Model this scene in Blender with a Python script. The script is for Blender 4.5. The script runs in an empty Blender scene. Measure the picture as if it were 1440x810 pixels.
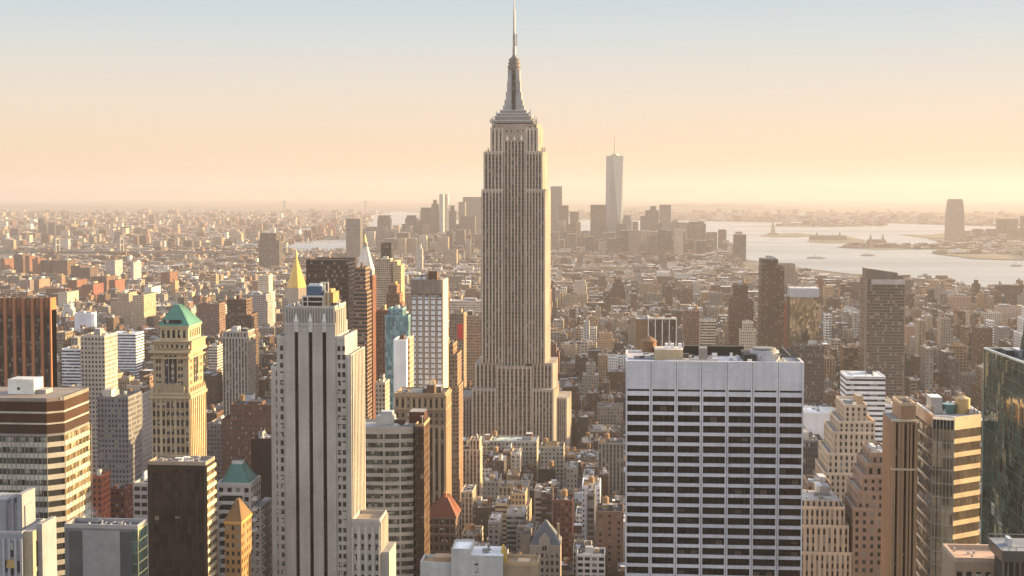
import bpy, math, random
import numpy as np
from mathutils import Vector, Matrix

# ------------------------------------------------------------------ camera, sky, sun, exposure
sc = bpy.context.scene
COL = sc.collection
CAM_H = 260.0
F = 1945.0                      # focal length in pixels of the 1440 px wide photograph
YAW = math.atan(160 / F)        # camera looks a little to the left of the avenues
PITCH = math.radians(2.8)
V0 = 265.0                      # row of the eye level
SHIFT = (V0 - 405 + F * math.tan(PITCH)) / 1440.0
RE = 7.4e6                      # earth radius with refraction

cam = bpy.data.cameras.new('camera')
camo = bpy.data.objects.new('camera', cam)
COL.objects.link(camo)
cam.sensor_width = 36; cam.lens = F / 1440 * 36
cam.shift_y = SHIFT
cam.clip_start = 1; cam.clip_end = 200000
camo.location = (0, 0, CAM_H)
ROT = Matrix.Rotation(YAW, 3, 'Z') @ Matrix.Rotation(math.radians(90) - PITCH, 3, 'X')
camo.rotation_euler = ROT.to_euler()
sc.camera = camo

SUN_AZ = math.radians(66)       # to the right of +Y
SUN_EL = math.radians(12)
world = bpy.data.worlds.new('World'); sc.world = world
world.use_nodes = True
wn = world.node_tree.nodes; wl = world.node_tree.links
wn.clear()
sky = wn.new('ShaderNodeTexSky'); sky.sky_type = 'NISHITA'; sky.sun_disc = False
sky.sun_elevation = SUN_EL; sky.sun_rotation = SUN_AZ
sky.altitude = 250; sky.air_density = 1.0; sky.dust_density = 2.5; sky.ozone_density = 1.0
EXPO = 2.0
def lin(r, g, b_):
    f = lambda c: (c / 255 / 12.92 if c < 10 else ((c / 255 + .055) / 1.055) ** 2.4)
    return [f(r), f(g), f(b_)]
SKY_STRENGTH = 0.15
bg = wn.new('ShaderNodeBackground'); bg.inputs['Strength'].default_value = SKY_STRENGTH
wo = wn.new('ShaderNodeOutputWorld')
# the evening band above the horizon: blended over the Nishita sky by elevation only
tc = wn.new('ShaderNodeTexCoord'); sx = wn.new('ShaderNodeSeparateXYZ'); wl.new(tc.outputs['Generated'], sx.inputs[0])
def wmath(op, a, b_=None):
    n = wn.new('ShaderNodeMath'); n.operation = op
    for i, q in enumerate((a, b_)):
        if q is None: continue
        if hasattr(q, 'is_linked'): wl.new(q, n.inputs[i])
        else: n.inputs[i].default_value = q
    return n.outputs[0]
el = wmath('SQRT', wmath('MAXIMUM', sx.outputs[2], 0.0))
ramp = wn.new('ShaderNodeValToRGB'); wl.new(el, ramp.inputs[0])
BAND = [(0.0, (252, 218, 175)), (.18, (251, 227, 195)), (.243, (246, 231, 211)), (.29, (236, 231, 220)), (.331, (220, 229, 229)), (.368, (207, 222, 230)), (.53, (205, 203, 200))]
els = ramp.color_ramp.elements
for i, (p, c) in enumerate(BAND):
    e = els[i] if i < 2 else els.new(p)
    e.position = p; e.color = [q * .9 for q in lin(*c)] + [1]
sc1 = wn.new('ShaderNodeVectorMath'); sc1.operation = 'SCALE'; wl.new(ramp.outputs[0], sc1.inputs[0])
hi_ = wn.new('ShaderNodeMapRange'); wl.new(el, hi_.inputs[0])
for i, q in enumerate((.385, .52, 1 / SKY_STRENGTH / 2 ** EXPO * .93 / .9, 4.4 / SKY_STRENGTH / 2 ** EXPO / .9)): hi_.inputs[i + 1].default_value = q
wl.new(hi_.outputs[0], sc1.inputs['Scale'])
nt1 = wn.new('ShaderNodeVectorMath'); nt1.operation = 'MULTIPLY'; wl.new(sky.outputs[0], nt1.inputs[0]); nt1.inputs[1].default_value = (1.5, 1.28, 1.12)
fm1 = wn.new('ShaderNodeMapRange'); wl.new(el, fm1.inputs[0])
for i, q in enumerate((.56, .72, 1.0, 0.0)): fm1.inputs[i + 1].default_value = q
mx1 = wn.new('ShaderNodeMix'); mx1.data_type = 'RGBA'; mx1.clamp_factor = True
wl.new(fm1.outputs[0], mx1.inputs[0]); wl.new(nt1.outputs[0], mx1.inputs[6]); wl.new(sc1.outputs[0], mx1.inputs[7])
wl.new(mx1.outputs[2], bg.inputs['Color']); wl.new(bg.outputs[0], wo.inputs['Surface'])

sun = bpy.data.lights.new('sun', 'SUN'); suno = bpy.data.objects.new('sun', sun); COL.objects.link(suno)
sun.energy = 5.0; sun.angle = math.radians(0.5); sun.color = (1.0, 0.71, 0.33)
sd = Vector((math.sin(SUN_AZ) * math.cos(SUN_EL), math.cos(SUN_AZ) * math.cos(SUN_EL), math.sin(SUN_EL)))
suno.rotation_euler = (-sd).to_track_quat('-Z', 'Y').to_euler()
suno.location = (400, -200, 700)

sc.view_settings.view_transform = 'Standard'; sc.view_settings.look = 'None'
sc.view_settings.exposure = EXPO; sc.view_settings.gamma = 1
sc.view_settings.use_curve_mapping = False
sc.render.engine = 'CYCLES'
sc.cycles.use_denoising = True
try: sc.cycles.denoiser = 'OPENIMAGEDENOISE'
except Exception: pass
sc.cycles.max_bounces = 6; sc.cycles.diffuse_bounces = 3; sc.cycles.glossy_bounces = 3
sc.cycles.transmission_bounces = 2; sc.cycles.volume_bounces = 1; sc.cycles.transparent_max_bounces = 4

HAZE_DENSITY = 6.6e-5
HAZE_COLOR = (0.45, 0.42, 0.44, 1)
HAZE_ANISO = 0.2

# ------------------------------------------------------------------ picture <-> place
def ray(u, v):
    d = Vector(((u - 720) / F, -(v - 405) / F - (-SHIFT * 1440) / F, -1.0))
    return ROT @ d
def W(u, v, Y):
    """point on the plane at depth Y (metres down the avenue) seen at pixel u, v"""
    d = ray(u, v); t = Y / d.y
    return d.x * t, CAM_H + d.z * t
def X(u, Y, v=400): return W(u, v, Y)[0]
def Z(v, Y, u=720): return W(u, v, Y)[1]
def depth_for(u, v, h):
    """depth at which a top seen at u, v is h metres high"""
    d = ray(u, v); return (h - CAM_H) / d.z * d.y
def drop(x, y): return -(x * x + y * y) / (2 * RE)
def onground(u, v):
    d = ray(u, v); n = d.xy.length
    a = 1 / (2 * RE) * n * n; b = d.z; c = CAM_H          # c + b t + a t^2 = 0
    disc = max(b * b - 4 * a * c, 0)
    t = (-b - math.sqrt(disc)) / (2 * a)
    return d.x * t, d.y * t
RI = ROT.transposed()
def project(x, y, z):
    p = RI @ Vector((x, y, z - CAM_H))
    return 720 + F * p.x / -p.z, 405 - F * (p.y / -p.z) + SHIFT * 1440

# ------------------------------------------------------------------ materials
MATS = {}
def nmat(name):
    m = bpy.data.materials.new(name); m.use_nodes = True; MATS[name] = m
    nt = m.node_tree; b = nt.nodes['Principled BSDF']
    return m, nt, b
class N:
    def __init__(s, nt): s.nt = nt
    def new(s, t, **k):
        n = s.nt.nodes.new(t)
        for a, b in k.items(): setattr(n, a, b)
        return n
    def put(s, sock, val):
        if hasattr(val, 'links') or hasattr(val, 'is_linked'): s.nt.links.new(val, sock)
        else: sock.default_value = val
    def math(s, op, a, b=None, c=None):
        n = s.new('ShaderNodeMath', operation=op)
        s.put(n.inputs[0], a)
        if b is not None: s.put(n.inputs[1], b)
        if c is not None: s.put(n.inputs[2], c)
        return n.outputs[0]
    def mix(s, fac, a, b):
        n = s.new('ShaderNodeMix', data_type='RGBA')
        s.put(n.inputs[0], fac); s.put(n.inputs[6], a); s.put(n.inputs[7], b)
        return n.outputs[2]
    def mul(s, a, b):
        n = s.new('ShaderNodeMix', data_type='RGBA', blend_type='MULTIPLY')
        n.inputs[0].default_value = 1; s.put(n.inputs[6], a); s.put(n.inputs[7], b)
        return n.outputs[2]
    def noise(s, vec, scale, detail=3, rough=.55):
        n = s.new('ShaderNodeTexNoise'); s.put(n.inputs['Vector'], vec)
        n.inputs['Scale'].default_value = scale; n.inputs['Detail'].default_value = detail
        n.inputs['Roughness'].default_value = rough
        return n.outputs['Fac']
    def rng(s, val, a, b, c, d):
        n = s.new('ShaderNodeMapRange'); s.put(n.inputs[0], val)
        for i, q in enumerate((a, b, c, d)): n.inputs[i + 1].default_value = q
        return n.outputs[0]
    def grey(s, val):
        n = s.new('ShaderNodeCombineColor')
        for i in range(3): s.put(n.inputs[i], val)
        return n.outputs[0]
    def attr(s, name): return s.new('ShaderNodeAttribute', attribute_name=name)
    def pos(s): return s.new('ShaderNodeNewGeometry').outputs['Position']
    def sep(s, v):
        n = s.new('ShaderNodeSeparateXYZ'); s.put(n.inputs[0], v); return n.outputs
    def comb(s, x, y, z=0.0):
        n = s.new('ShaderNodeCombineXYZ'); s.put(n.inputs[0], x); s.put(n.inputs[1], y); s.put(n.inputs[2], z); return n.outputs[0]

def weather(n, base, lo=.8, hi=1.15):
    """large stains and rain streaks that belong to the wall"""
    p = n.pos(); x, y, z = n.sep(p)
    a = n.noise(p, .05, 4)
    streak = n.noise(n.comb(n.math('MULTIPLY', n.math('ADD', x, y), .55), n.math('MULTIPLY', z, .03), 0.0), 1.0, 3)
    f = n.math('MULTIPLY', n.rng(a, .25, .75, lo, hi), n.rng(streak, .25, .75, .86, 1.1))
    return n.mul(base, n.grey(f))

def facade_material():
    m, nt, b = nmat('facade'); n = N(nt)
    uv = n.new('ShaderNodeUVMap').outputs[0]; u, v, _ = n.sep(uv)
    col = n.attr('col'); gls = n.attr('gls'); sty = n.attr('sty')
    ww, wh, _r = n.sep(sty.outputs['Vector'])
    fu = n.math('FRACT', u); fv = n.math('FRACT', v)
    mx = n.math('LESS_THAN', n.math('ABSOLUTE', n.math('SUBTRACT', fu, .5)), n.math('MULTIPLY', ww, .5))
    mz = n.math('LESS_THAN', n.math('ABSOLUTE', n.math('SUBTRACT', fv, .52)), n.math('MULTIPLY', wh, .5))
    win = n.math('MULTIPLY', mx, mz)
    wnz = n.new('ShaderNodeTexWhiteNoise', noise_dimensions='3D')
    n.put(wnz.inputs['Vector'], n.comb(n.math('FLOOR', u), n.math('FLOOR', v), n.math('MULTIPLY', gls.outputs['Alpha'], 97.0)))
    r = wnz.outputs['Value']
    wall = weather(n, col.outputs['Color'], .78, 1.18)
    span = n.math('MULTIPLY', mx, col.outputs['Alpha'])
    wall = n.mix(span, wall, gls.outputs['Color'])
    g = n.mul(gls.outputs['Color'], n.grey(n.rng(r, 0, 1, .35, 1.7)))
    blind = n.math('MULTIPLY', n.math('GREATER_THAN', r, .84), .55)
    g = n.mix(blind, g, (.30, .27, .22, 1))
    out = n.mix(win, wall, g)
    n.put(b.inputs['Base Color'], out)
    n.put(b.inputs['Roughness'], n.math('SUBTRACT', .85, n.math('MULTIPLY', win, .72)))
    n.put(b.inputs['Specular IOR Level'], n.math('ADD', .2, n.math('MULTIPLY', win, .08)))
    bp = n.new('ShaderNodeBump'); bp.inputs['Strength'].default_value = .6; bp.inputs['Distance'].default_value = .3
    n.put(bp.inputs['Height'], n.math('SUBTRACT', 1.0, win)); n.put(b.inputs['Normal'], bp.outputs[0])
    return m
def tint_material(name, rough=.85, lo=.7, hi=1.2, scale=.12, spec=.25, metal=0.0):
    """plain surface coloured by the face attribute: stone trim, roofs, tanks"""
    m, nt, b = nmat(name); n = N(nt); p = n.pos()
    a = n.noise(p, scale, 5); c = n.noise(p, scale * 9, 3)
    f = n.math('MULTIPLY', n.rng(a, .25, .75, lo, hi), n.rng(c, .3, .7, .9, 1.1))
    n.put(b.inputs['Base Color'], n.mul(n.attr('col').outputs['Color'], n.grey(f)))
    b.inputs['Roughness'].default_value = rough; b.inputs['Specular IOR Level'].default_value = spec
    b.inputs['Metallic'].default_value = metal
    return m
def stone_material():
    m, nt, b = nmat('stone'); n = N(nt)
    x, y, z = n.sep(n.pos())
    blk = n.new('ShaderNodeTexBrick'); n.put(blk.inputs['Vector'], n.comb(n.math('ADD', x, y), z))
    for k, q in (('Color1', (1, 1, 1, 1)), ('Color2', (.9, .9, .9, 1)), ('Mortar', (.78, .78, .78, 1)), ('Scale', 1.0), ('Mortar Size', .04), ('Brick Width', 1.9), ('Row Height', .95)):
        blk.inputs[k].default_value = q
    n.put(b.inputs['Base Color'], n.mul(weather(n, n.attr('col').outputs['Color'], .8, 1.14), blk.outputs['Color']))
    b.inputs['Roughness'].default_value = .85; b.inputs['Specular IOR Level'].default_value = .25
    return m
def glass_material(name, base=(.02, .022, .025), pane=(1.5, 3.6), blinds=.15, rough=.06, var=(.4, 1.8), bl=(.34, .31, .26), spec=.28, wob=.02, mull=.05, mcol=(.03, .03, .03), patch=(.6, 1.4)):
    m, nt, b = nmat(name); n = N(nt)
    x, y, z = n.sep(n.pos())
    pu = n.math('DIVIDE', n.math('ADD', x, y), pane[0]); pv = n.math('DIVIDE', z, pane[1])
    cell = n.comb(n.math('FLOOR', pu), n.math('FLOOR', pv))
    wnz = n.new('ShaderNodeTexWhiteNoise', noise_dimensions='3D'); n.put(wnz.inputs['Vector'], cell)
    r = wnz.outputs['Value']; rc = wnz.outputs['Color']
    big = n.noise(n.pos(), .06, 3)
    g = n.mul(base + (1,), n.grey(n.math('MULTIPLY', n.rng(r, 0, 1, *var), n.rng(big, .3, .7, *patch))))
    fv = n.math('FRACT', pv)
    hgt = n.math('SUBTRACT', 1.0, n.math('MULTIPLY', n.math('FRACT', n.math('MULTIPLY', r, 37.0)), .7))
    isb = n.math('MULTIPLY', n.math('GREATER_THAN', r, 1 - blinds), n.math('GREATER_THAN', fv, hgt))
    g = n.mix(n.math('MULTIPLY', isb, .75), g, bl + (1,))
    fr = n.math('FRACT', pu)
    mu = n.math('LESS_THAN', n.math('ABSOLUTE', n.math('SUBTRACT', fr, .5)), mull)
    g = n.mix(mu, g, mcol + (1,))
    n.put(b.inputs['Base Color'], g)
    b.inputs['Roughness'].default_value = rough; b.inputs['Specular IOR Level'].default_value = spec
    # panes never sit perfectly flat: each one tilts a little
    vs = n.new('ShaderNodeVectorMath', operation='SUBTRACT'); n.put(vs.inputs[0], rc); vs.inputs[1].default_value = (.5, .5, .5)
    sc_ = n.new('ShaderNodeVectorMath', operation='SCALE'); n.put(sc_.inputs[0], vs.outputs[0]); sc_.inputs['Scale'].default_value = wob * 2
    ad = n.new('ShaderNodeVectorMath', operation='ADD'); n.put(ad.inputs[0], sc_.outputs[0])
    n.put(ad.inputs[1], n.new('ShaderNodeNewGeometry').outputs['Normal'])
    no = n.new('ShaderNodeVectorMath', operation='NORMALIZE'); n.put(no.inputs[0], ad.outputs[0])
    n.put(b.inputs['Normal'], no.outputs[0])
    return m
facade_material()
stone_material()
tint_material('plain', .8)
tint_material('roof', .9, .6, 1.3, .07)
tint_material('metal', .4, .8, 1.1, .3, .5, .35)
tint_material('gold', .45, .7, 1.15, .3, .5, .35)
tint_material('copper', .55, .75, 1.15, .15, .4, .0)
glass_material('glass', blinds=.28, bl=(.46, .42, .35))
glass_material('glass_ribbon', (.04, .045, .038), (1.45, 3.7), .25, var=(.3, 2.4))
glass_material('glass_band', (.008, .0075, .0075), (2.4, 4.0), .05, bl=(.10, .075, .06), var=(.3, 1.6), spec=.12)
glass_material('glass_bronze', (.020, .014, .012), (1.6, 3.4), .03, spec=.2, bl=(.25, .2, .15))
glass_material('glass_green', (.022, .045, .037), (2.1, 4.1), .05, spec=.5, wob=.02, bl=(.10, .12, .10))
MATS['glass_green'].node_tree.nodes['Principled BSDF'].inputs['Specular Tint'].default_value = (.55, .85, .72, 1)
glass_material('glass_black', (.006, .006, .006), (2.0, 3.5), .0, spec=.1, mcol=(.004, .004, .004))
glass_material('glass_sunlit', (.13, .10, .065), (1.45, 3.7), .3, var=(.35, 1.7), bl=(.40, .33, .24))  # glass of the sun-facing sides: sunlight put into a lighter, warmer base colour
glass_material('glass_teal', (.13, .24, .26), (1.5, 3.3), .2, spec=.5, bl=(.3, .36, .36), patch=(.85, 1.15), var=(.5, 1.4))
glass_material('glass_silver', (.12, .155, .185), (1.5, 4.0), .0, spec=.7, rough=.1, wob=.0, var=(.95, 1.05), mull=.02, patch=(1, 1))
glass_material('glass_mirror', (.30, .25, .18), (1.6, 3.4), .1, spec=1.0, rough=.08, wob=.06, bl=(.3, .26, .2))  # gold tint in the base colour stands for the golden reflection
MATS['glass_mirror'].node_tree.nodes['Principled BSDF'].inputs['Metallic'].default_value = .75
glass_material('glass_glint', (.76, .79, .84), (1.7, 3.4), .0, spec=.6, var=(.88, 1.08), patch=(.9, 1.05), mull=.03, mcol=(.3, .3, .3))  # glint of the panes put in as a white base colour
glass_material('glass_strip', (.030, .027, .026), (1.4, 3.7), .3, bl=(.22, .18, .14), spec=.2)

# ------------------------------------------------------------------ mesh builder
class MB:
    def __init__(s):
        s.v = []; s.f = []; s.uv = []; s.m = []; s.col = []; s.gls = []; s.sty = []
    def face(s, pts, mat, col=(.4, .4, .4), uv=None, sty=None, gls=(.02, .022, .025), rnd=0.0):
        col = tuple(min(q ** 1.45 * 1.36, .8) for q in col)
        i = len(s.v); s.v.extend(pts); k = len(pts); s.f.append(tuple(range(i, i + k)))
        s.uv.extend(uv if uv else [(0, 0)] * k); s.m.append(mat)
        if sty: s.col.append((*col, sty[4])); s.gls.append((*gls, rnd)); s.sty.append((sty[2], sty[3], 0))
        else: s.col.append((*col, 0)); s.gls.append((*gls, rnd)); s.sty.append((0, 0, 0))
    def wall(s, a, b, z0, z1, mat, col, sty=None, gls=(.02, .022, .025), rnd=0.0, z1b=None):
        """vertical quad from a to b (outside is to the right of a->b)"""
        w = math.hypot(b[0] - a[0], b[1] - a[1]); zb = z1 if z1b is None else z1b
        uv = None
        if sty:
            nb = max(1, round(w / sty[0])); nf = max(1, round((z1 - z0) / sty[1])); nfb = nf * (zb - z0) / max(z1 - z0, .01)
            uv = [(0, 0), (nb, 0), (nb, nfb), (0, nf)]
        s.face([(a[0], a[1], z0), (b[0], b[1], z0), (b[0], b[1], zb), (a[0], a[1], z1)], mat, col, uv, sty, gls, rnd)
    def prism(s, poly, z0, z1, mat, col, sty=None, gls=(.02, .022, .025), rnd=0.0, top='roof', tcol=None, bottom=False):
        k = len(poly)
        for i in range(k): s.wall(poly[i], poly[(i + 1) % k], z0, z1, mat, col, sty, gls, rnd)
        if top: s.face([(p[0], p[1], z1) for p in poly], top, tcol or col)
        if bottom: s.face([(p[0], p[1], z0) for p in reversed(poly)], mat, col)
    def box(s, x0, x1, y0, y1, z0, z1, mat='plain', col=(.4, .4, .4), sty=None, gls=(.02, .022, .025), rnd=0.0, top=None, tcol=None, bottom=False):
        s.prism([(x0, y0), (x1, y0), (x1, y1), (x0, y1)], z0, z1, mat, col, sty, gls, rnd, top or (mat if mat != 'facade' else 'roof'), tcol, bottom)
    def frustum(s, x, y, z0, z1, r0, r1, n=10, mat='plain', col=(.4, .4, .4), cap=True, rot=0.0, sx=1.0, sy=1.0):
        a = [rot + 2 * math.pi * i / n for i in range(n)]
        lo = [(x + r0 * math.cos(t) * sx, y + r0 * math.sin(t) * sy, z0) for t in a]
        hi = [(x + r1 * math.cos(t) * sx, y + r1 * math.sin(t) * sy, z1) for t in a]
        for i in range(n):
            j = (i + 1) % n
            if r1 < 1e-4: s.face([lo[i], lo[j], hi[i]], mat, col)
            else: s.face([lo[i], lo[j], hi[j], hi[i]], mat, col)
        if cap and r1 >= 1e-4: s.face(hi, mat, col)
    def hip(s, x0, x1, y0, y1, z0, z1, tx0, tx1, ty0, ty1, mat, col):
        lo = [(x0, y0, z0), (x1, y0, z0), (x1, y1, z0), (x0, y1, z0)]
        hi = [(tx0, ty0, z1), (tx1, ty0, z1), (tx1, ty1, z1), (tx0, ty1, z1)]
        for i in range(4):
            j = (i + 1) % 4; q = [lo[i], lo[j], hi[j], hi[i]]
            s.face(q, mat, col)
        s.face(hi, mat, col)
    def bar(s, p, q, r, mat='plain', col=(.3, .3, .3)):
        p = Vector(p); q = Vector(q); d = (q - p).normalized()
        a = d.cross(Vector((0, 0, 1))) if abs(d.z) < .95 else d.cross(Vector((1, 0, 0)))
        a.normalize(); b = d.cross(a)
        c = [(a * i + b * j) * r for i, j in ((1, 1), (-1, 1), (-1, -1), (1, -1))]
        lo = [tuple(p + k) for k in c]; hi = [tuple(q + k) for k in c]
        for i in range(4):
            j = (i + 1) % 4; s.face([lo[i], lo[j], hi[j], hi[i]], mat, col)
        s.face(hi, mat, col); s.face(lo[::-1], mat, col)
    def parapet(s, x0, x1, y0, y1, z, h=1.1, t=.45, mat='plain', col=(.4, .4, .4)):
        o = .004
        s.box(x0 - o, x1 + o, y0 - o, y0 + t, z, z + h, mat, col); s.box(x0 - o, x1 + o, y1 - t, y1 + o, z, z + h, mat, col)
        s.box(x0 - o, x0 + t, y0 + t, y1 - t, z, z + h, mat, col); s.box(x1 - t, x1 + o, y0 + t, y1 - t, z, z + h, mat, col)
    def mesh(s, name, org=(0, 0, 0)):
        me = bpy.data.meshes.new(name)
        nv = len(s.v); co = np.array(s.v, dtype=np.float64) - np.array(org)
        cnt = np.array([len(f) for f in s.f], dtype=np.int32)
        me.vertices.add(nv); me.vertices.foreach_set('co', co.astype(np.float32).ravel())
        me.loops.add(int(cnt.sum())); me.loops.foreach_set('vertex_index', np.concatenate([np.array(f, dtype=np.int32) for f in s.f]))
        me.polygons.add(len(cnt)); st = np.zeros(len(cnt), dtype=np.int32); st[1:] = np.cumsum(cnt)[:-1]
        me.polygons.foreach_set('loop_start', st)
        used = []; idx = []
        for m in s.m:
            if m not in used: used.append(m)
            idx.append(used.index(m))
        for m in used: me.materials.append(MATS[m])
        me.polygons.foreach_set('material_index', np.array(idx, dtype=np.int32))
        me.update(calc_edges=True)
        uvl = me.uv_layers.new(name='UVMap'); uvl.data.foreach_set('uv', np.array(s.uv, dtype=np.float32).ravel())
        for nm, ty, dat in (('col', 'FLOAT_COLOR', s.col), ('gls', 'FLOAT_COLOR', s.gls)):
            a = me.attributes.new(nm, ty, 'FACE'); a.data.foreach_set('color', np.array(dat, dtype=np.float32).ravel())
        a = me.attributes.new('sty', 'FLOAT_VECTOR', 'FACE'); a.data.foreach_set('vector', np.array(s.sty, dtype=np.float32).ravel())
        return me
    def build(s, name, parent=None, org=(0, 0, 0)):
        o = bpy.data.objects.new(name, s.mesh(name, org)); COL.objects.link(o)
        if parent is not None: o.parent = parent
        else: o.location = org
        return o

LANDMARKS = []                  # (short name, u, v) used to describe the small buildings
FOOT = []                       # ground rectangles taken by the named buildings
def tag(o, label, cat, group=None, kind=None):
    if label: o['label'] = label
    if cat: o['category'] = cat
    if group: o['group'] = group
    if kind: o['kind'] = kind
    return o
class B:
    """a building: an Empty at its base that parents the parts"""
    def __init__(s, name, label, cat, x, y, z=0.0, group=None):
        s.o = bpy.data.objects.new(name, None); COL.objects.link(s.o); s.org = (x, y, z); s.o.location = s.org
        s.o.empty_display_size = 5
        tag(s.o, label, cat, group); s.cache = {}
    def part(s, name, mb, parent=None, label=None, kind=None):
        if not mb.f: return None
        o = mb.build(name, parent or s.o, s.org)
        if label: o['label'] = label
        if kind: o['kind'] = kind
        return o
    def panels(s, name, rects, mat, most=100, th=.06, parent=None, col=(.03, .03, .03)):
        """rects: (axis, x, y, z, w, h): 'x' faces the camera (-Y), 'r' faces +X, 'l' faces -X. The largest become parts, the rest one stuff part."""
        rects = list(rects); rest = MB()
        for i, (ax, x, y, z, w, h) in enumerate(rects):
            mb = MB() if i < most else rest
            if i < most:
                key = (name, ax, round(w, 3), round(h, 3), mat)
                if key not in s.cache:
                    t = MB(); s._pan(t, ax, 0, 0, 0, w, h, mat, th, col); s.cache[key] = t.mesh(name)
                o = bpy.data.objects.new(name, s.cache[key]); COL.objects.link(o); o.parent = parent or s.o
                o.location = (x - s.org[0], y - s.org[1], z - s.org[2])
            else: s._pan(rest, ax, x, y, z, w, h, mat, th, col)
        s.part(name, rest, parent, kind='stuff')
    def _pan(s, t, ax, x, y, z, w, h, mat, th, col):
        if ax == 'x': t.box(x, x + w, y - th, y, z, z + h, mat, col, bottom=True)
        elif ax == 'r': t.box(x, x + th, y, y + w, z, z + h, mat, col, bottom=True)
        else: t.box(x - th, x, y, y + w, z, z + h, mat, col, bottom=True)

# albedo palette
LIME = (.40, .37, .32); PALE = (.49, .46, .41); WHITE = (.62, .61, .60); CREAM = (.55, .47, .35); TAN = (.38, .29, .20)
BRICK = (.22, .125, .09); BROWN = (.15, .095, .07); DKBROWN = (.075, .052, .043); GREY = (.28, .27, .27); DKGREY = (.11, .11, .115)
ORANGE = (.36, .15, .075); GREEN = (.17, .36, .30); TAR = (.07, .07, .072); SILVER = (.42, .42, .43); RUST = (.27, .10, .06)
DG = (.02, .022, .025)
GRID = (3.4, 3.5, .5, .55, 0.0); FINE = (2.4, 3.2, .5, .5, 0.0); STRIP = (3.0, 3.6, .5, .62, .75); RIB = (3.0, 3.6, 1.0, .5, 0.0)
WIDE = (4.5, 3.5, .72, .55, 0.0); CURT = (1.6, 3.7, .85, .72, .6); BLANK = None

def tank(b, x, y, z, r=2.0, h=3.6, col=(.30, .21, .13)):
    """a roof water tank: barrel on legs, its cone a sub-part"""
    t = MB(); t.frustum(x, y, z + 2.2, z + 2.2 + h, r, r * .94, 12, 'plain', col)
    for dx in (-.7, .7):
        for dy in (-.7, .7): t.bar((x + dx * r, y + dy * r, z), (x + dx * r, y + dy * r, z + 2.25), .13, 'plain', (.12, .11, .1))
    o = b.part('water_tank', t)
    c = MB(); c.frustum(x, y, z + 2.2 + h, z + 2.2 + h + r * .75, r * 1.12, 0, 12, 'plain', tuple(k * 1.15 for k in col))
    b.part('tank_roof', c, o)
def seams(mb, lo, hi, n, col, r=.09):
    """standing seams up the four sides of a hipped roof: lo/hi = (x0, x1, y0, y1, z)"""
    A = [(lo[0], lo[2]), (lo[1], lo[2]), (lo[1], lo[3]), (lo[0], lo[3])]; Bq = [(hi[0], hi[2]), (hi[1], hi[2]), (hi[1], hi[3]), (hi[0], hi[3])]
    for i in range(4):
        for k in range(n + 1):
            t = k / n; p = [A[i][q] + (A[(i + 1) % 4][q] - A[i][q]) * t for q in (0, 1)]; w = [Bq[i][q] + (Bq[(i + 1) % 4][q] - Bq[i][q]) * t for q in (0, 1)]
            mb.bar((*p, lo[4] + .05), (*w, hi[4] + .05), r * (2 if k in (0, n) else 1), 'copper', col)
def rooftop(b, x0, x1, y0, y1, z, rng, n=3, tk=.0, col=None):
    w = x1 - x0; d = y1 - y0
    for i in range(n):
        bw = w * rng.uniform(.12, .34); bd = d * rng.uniform(.2, .45); bx = rng.uniform(x0 + 1, x1 - bw - 1); by = rng.uniform(y0 + 1.2, y1 - bd - 1)
        h = rng.uniform(2.2, 5.5); t = MB(); c = col or rng.choice([GREY, TAN, PALE, BROWN, SILVER, DKGREY])
        t.box(bx, bx + bw, by, by + bd, z, z + h + i * .013, 'plain', c, top='roof', tcol=rng.choice([TAR, SILVER, GREY]))
        b.part('bulkhead', t)
    m = MB()
    for i in range(n * 7):
        q = rng.uniform(.5, 1.6); bx = rng.uniform(x0 + 1, x1 - 3); by = rng.uniform(y0 + 1, y1 - 3)
        m.box(bx, bx + q * 1.3, by, by + q, z, z + q * rng.uniform(.6, 1.2), 'metal', rng.choice([SILVER, GREY, WHITE]))
    b.part('roof_vents', m, kind='stuff')
    if rng.random() < tk: tank(b, rng.uniform(x0 + 3, x1 - 3), rng.uniform(y0 + 3, y1 - 3), z)
# ------------------------------------------------------------------ the setting: ground, water, islands, hills, haze
import bmesh
def ground_material():
    m, nt, b = nmat('ground'); n = N(nt); p = n.pos()
    a = n.noise(p, .004, 6, .65); c = n.noise(p, .03, 4)
    ramp = n.new('ShaderNodeValToRGB'); n.put(ramp.inputs[0], n.math('ADD', n.math('MULTIPLY', a, .55), n.math('MULTIPLY', c, .45)))
    e = ramp.color_ramp.elements; e[0].position = .36; e[0].color = (.045, .045, .046, 1); e[1].position = .66; e[1].color = (.20, .17, .145, 1)
    q = e.new(.5); q.color = (.085, .078, .07, 1)
    n.put(b.inputs['Base Color'], ramp.outputs[0]); b.inputs['Roughness'].default_value = .95; b.inputs['Specular IOR Level'].default_value = .15
def water_material():
    m, nt, b = nmat('water'); n = N(nt); p = n.pos()
    b.inputs['Base Color'].default_value = (.09, .10, .10, 1); b.inputs['Roughness'].default_value = .28
    b.inputs['Specular IOR Level'].default_value = .42
    bp = n.new('ShaderNodeBump'); bp.inputs['Strength'].default_value = .25; bp.inputs['Distance'].default_value = 4.0
    x, y, z = n.sep(p)
    n.put(bp.inputs['Height'], n.math('ADD', n.noise(p, .012, 4), n.math('MULTIPLY', n.noise(n.comb(n.math('MULTIPLY', x, .2), y), .004, 3), 2.0)))
    n.put(b.inputs['Normal'], bp.outputs[0])
    n.put(b.inputs['Roughness'], n.rng(n.noise(n.comb(n.math('MULTIPLY', x, .25), y), .0016, 5, .6), .35, .65, .18, .5))
def simple_material(name, c1, c2, scale, rough=.95):
    m, nt, b = nmat(name); n = N(nt); a = n.noise(n.pos(), scale, 5)
    n.put(b.inputs['Base Color'], n.mix(n.rng(a, .35, .65, 0, 1), c1 + (1,), c2 + (1,))); b.inputs['Roughness'].default_value = rough
    b.inputs['Specular IOR Level'].default_value = .15
    return m
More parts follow.
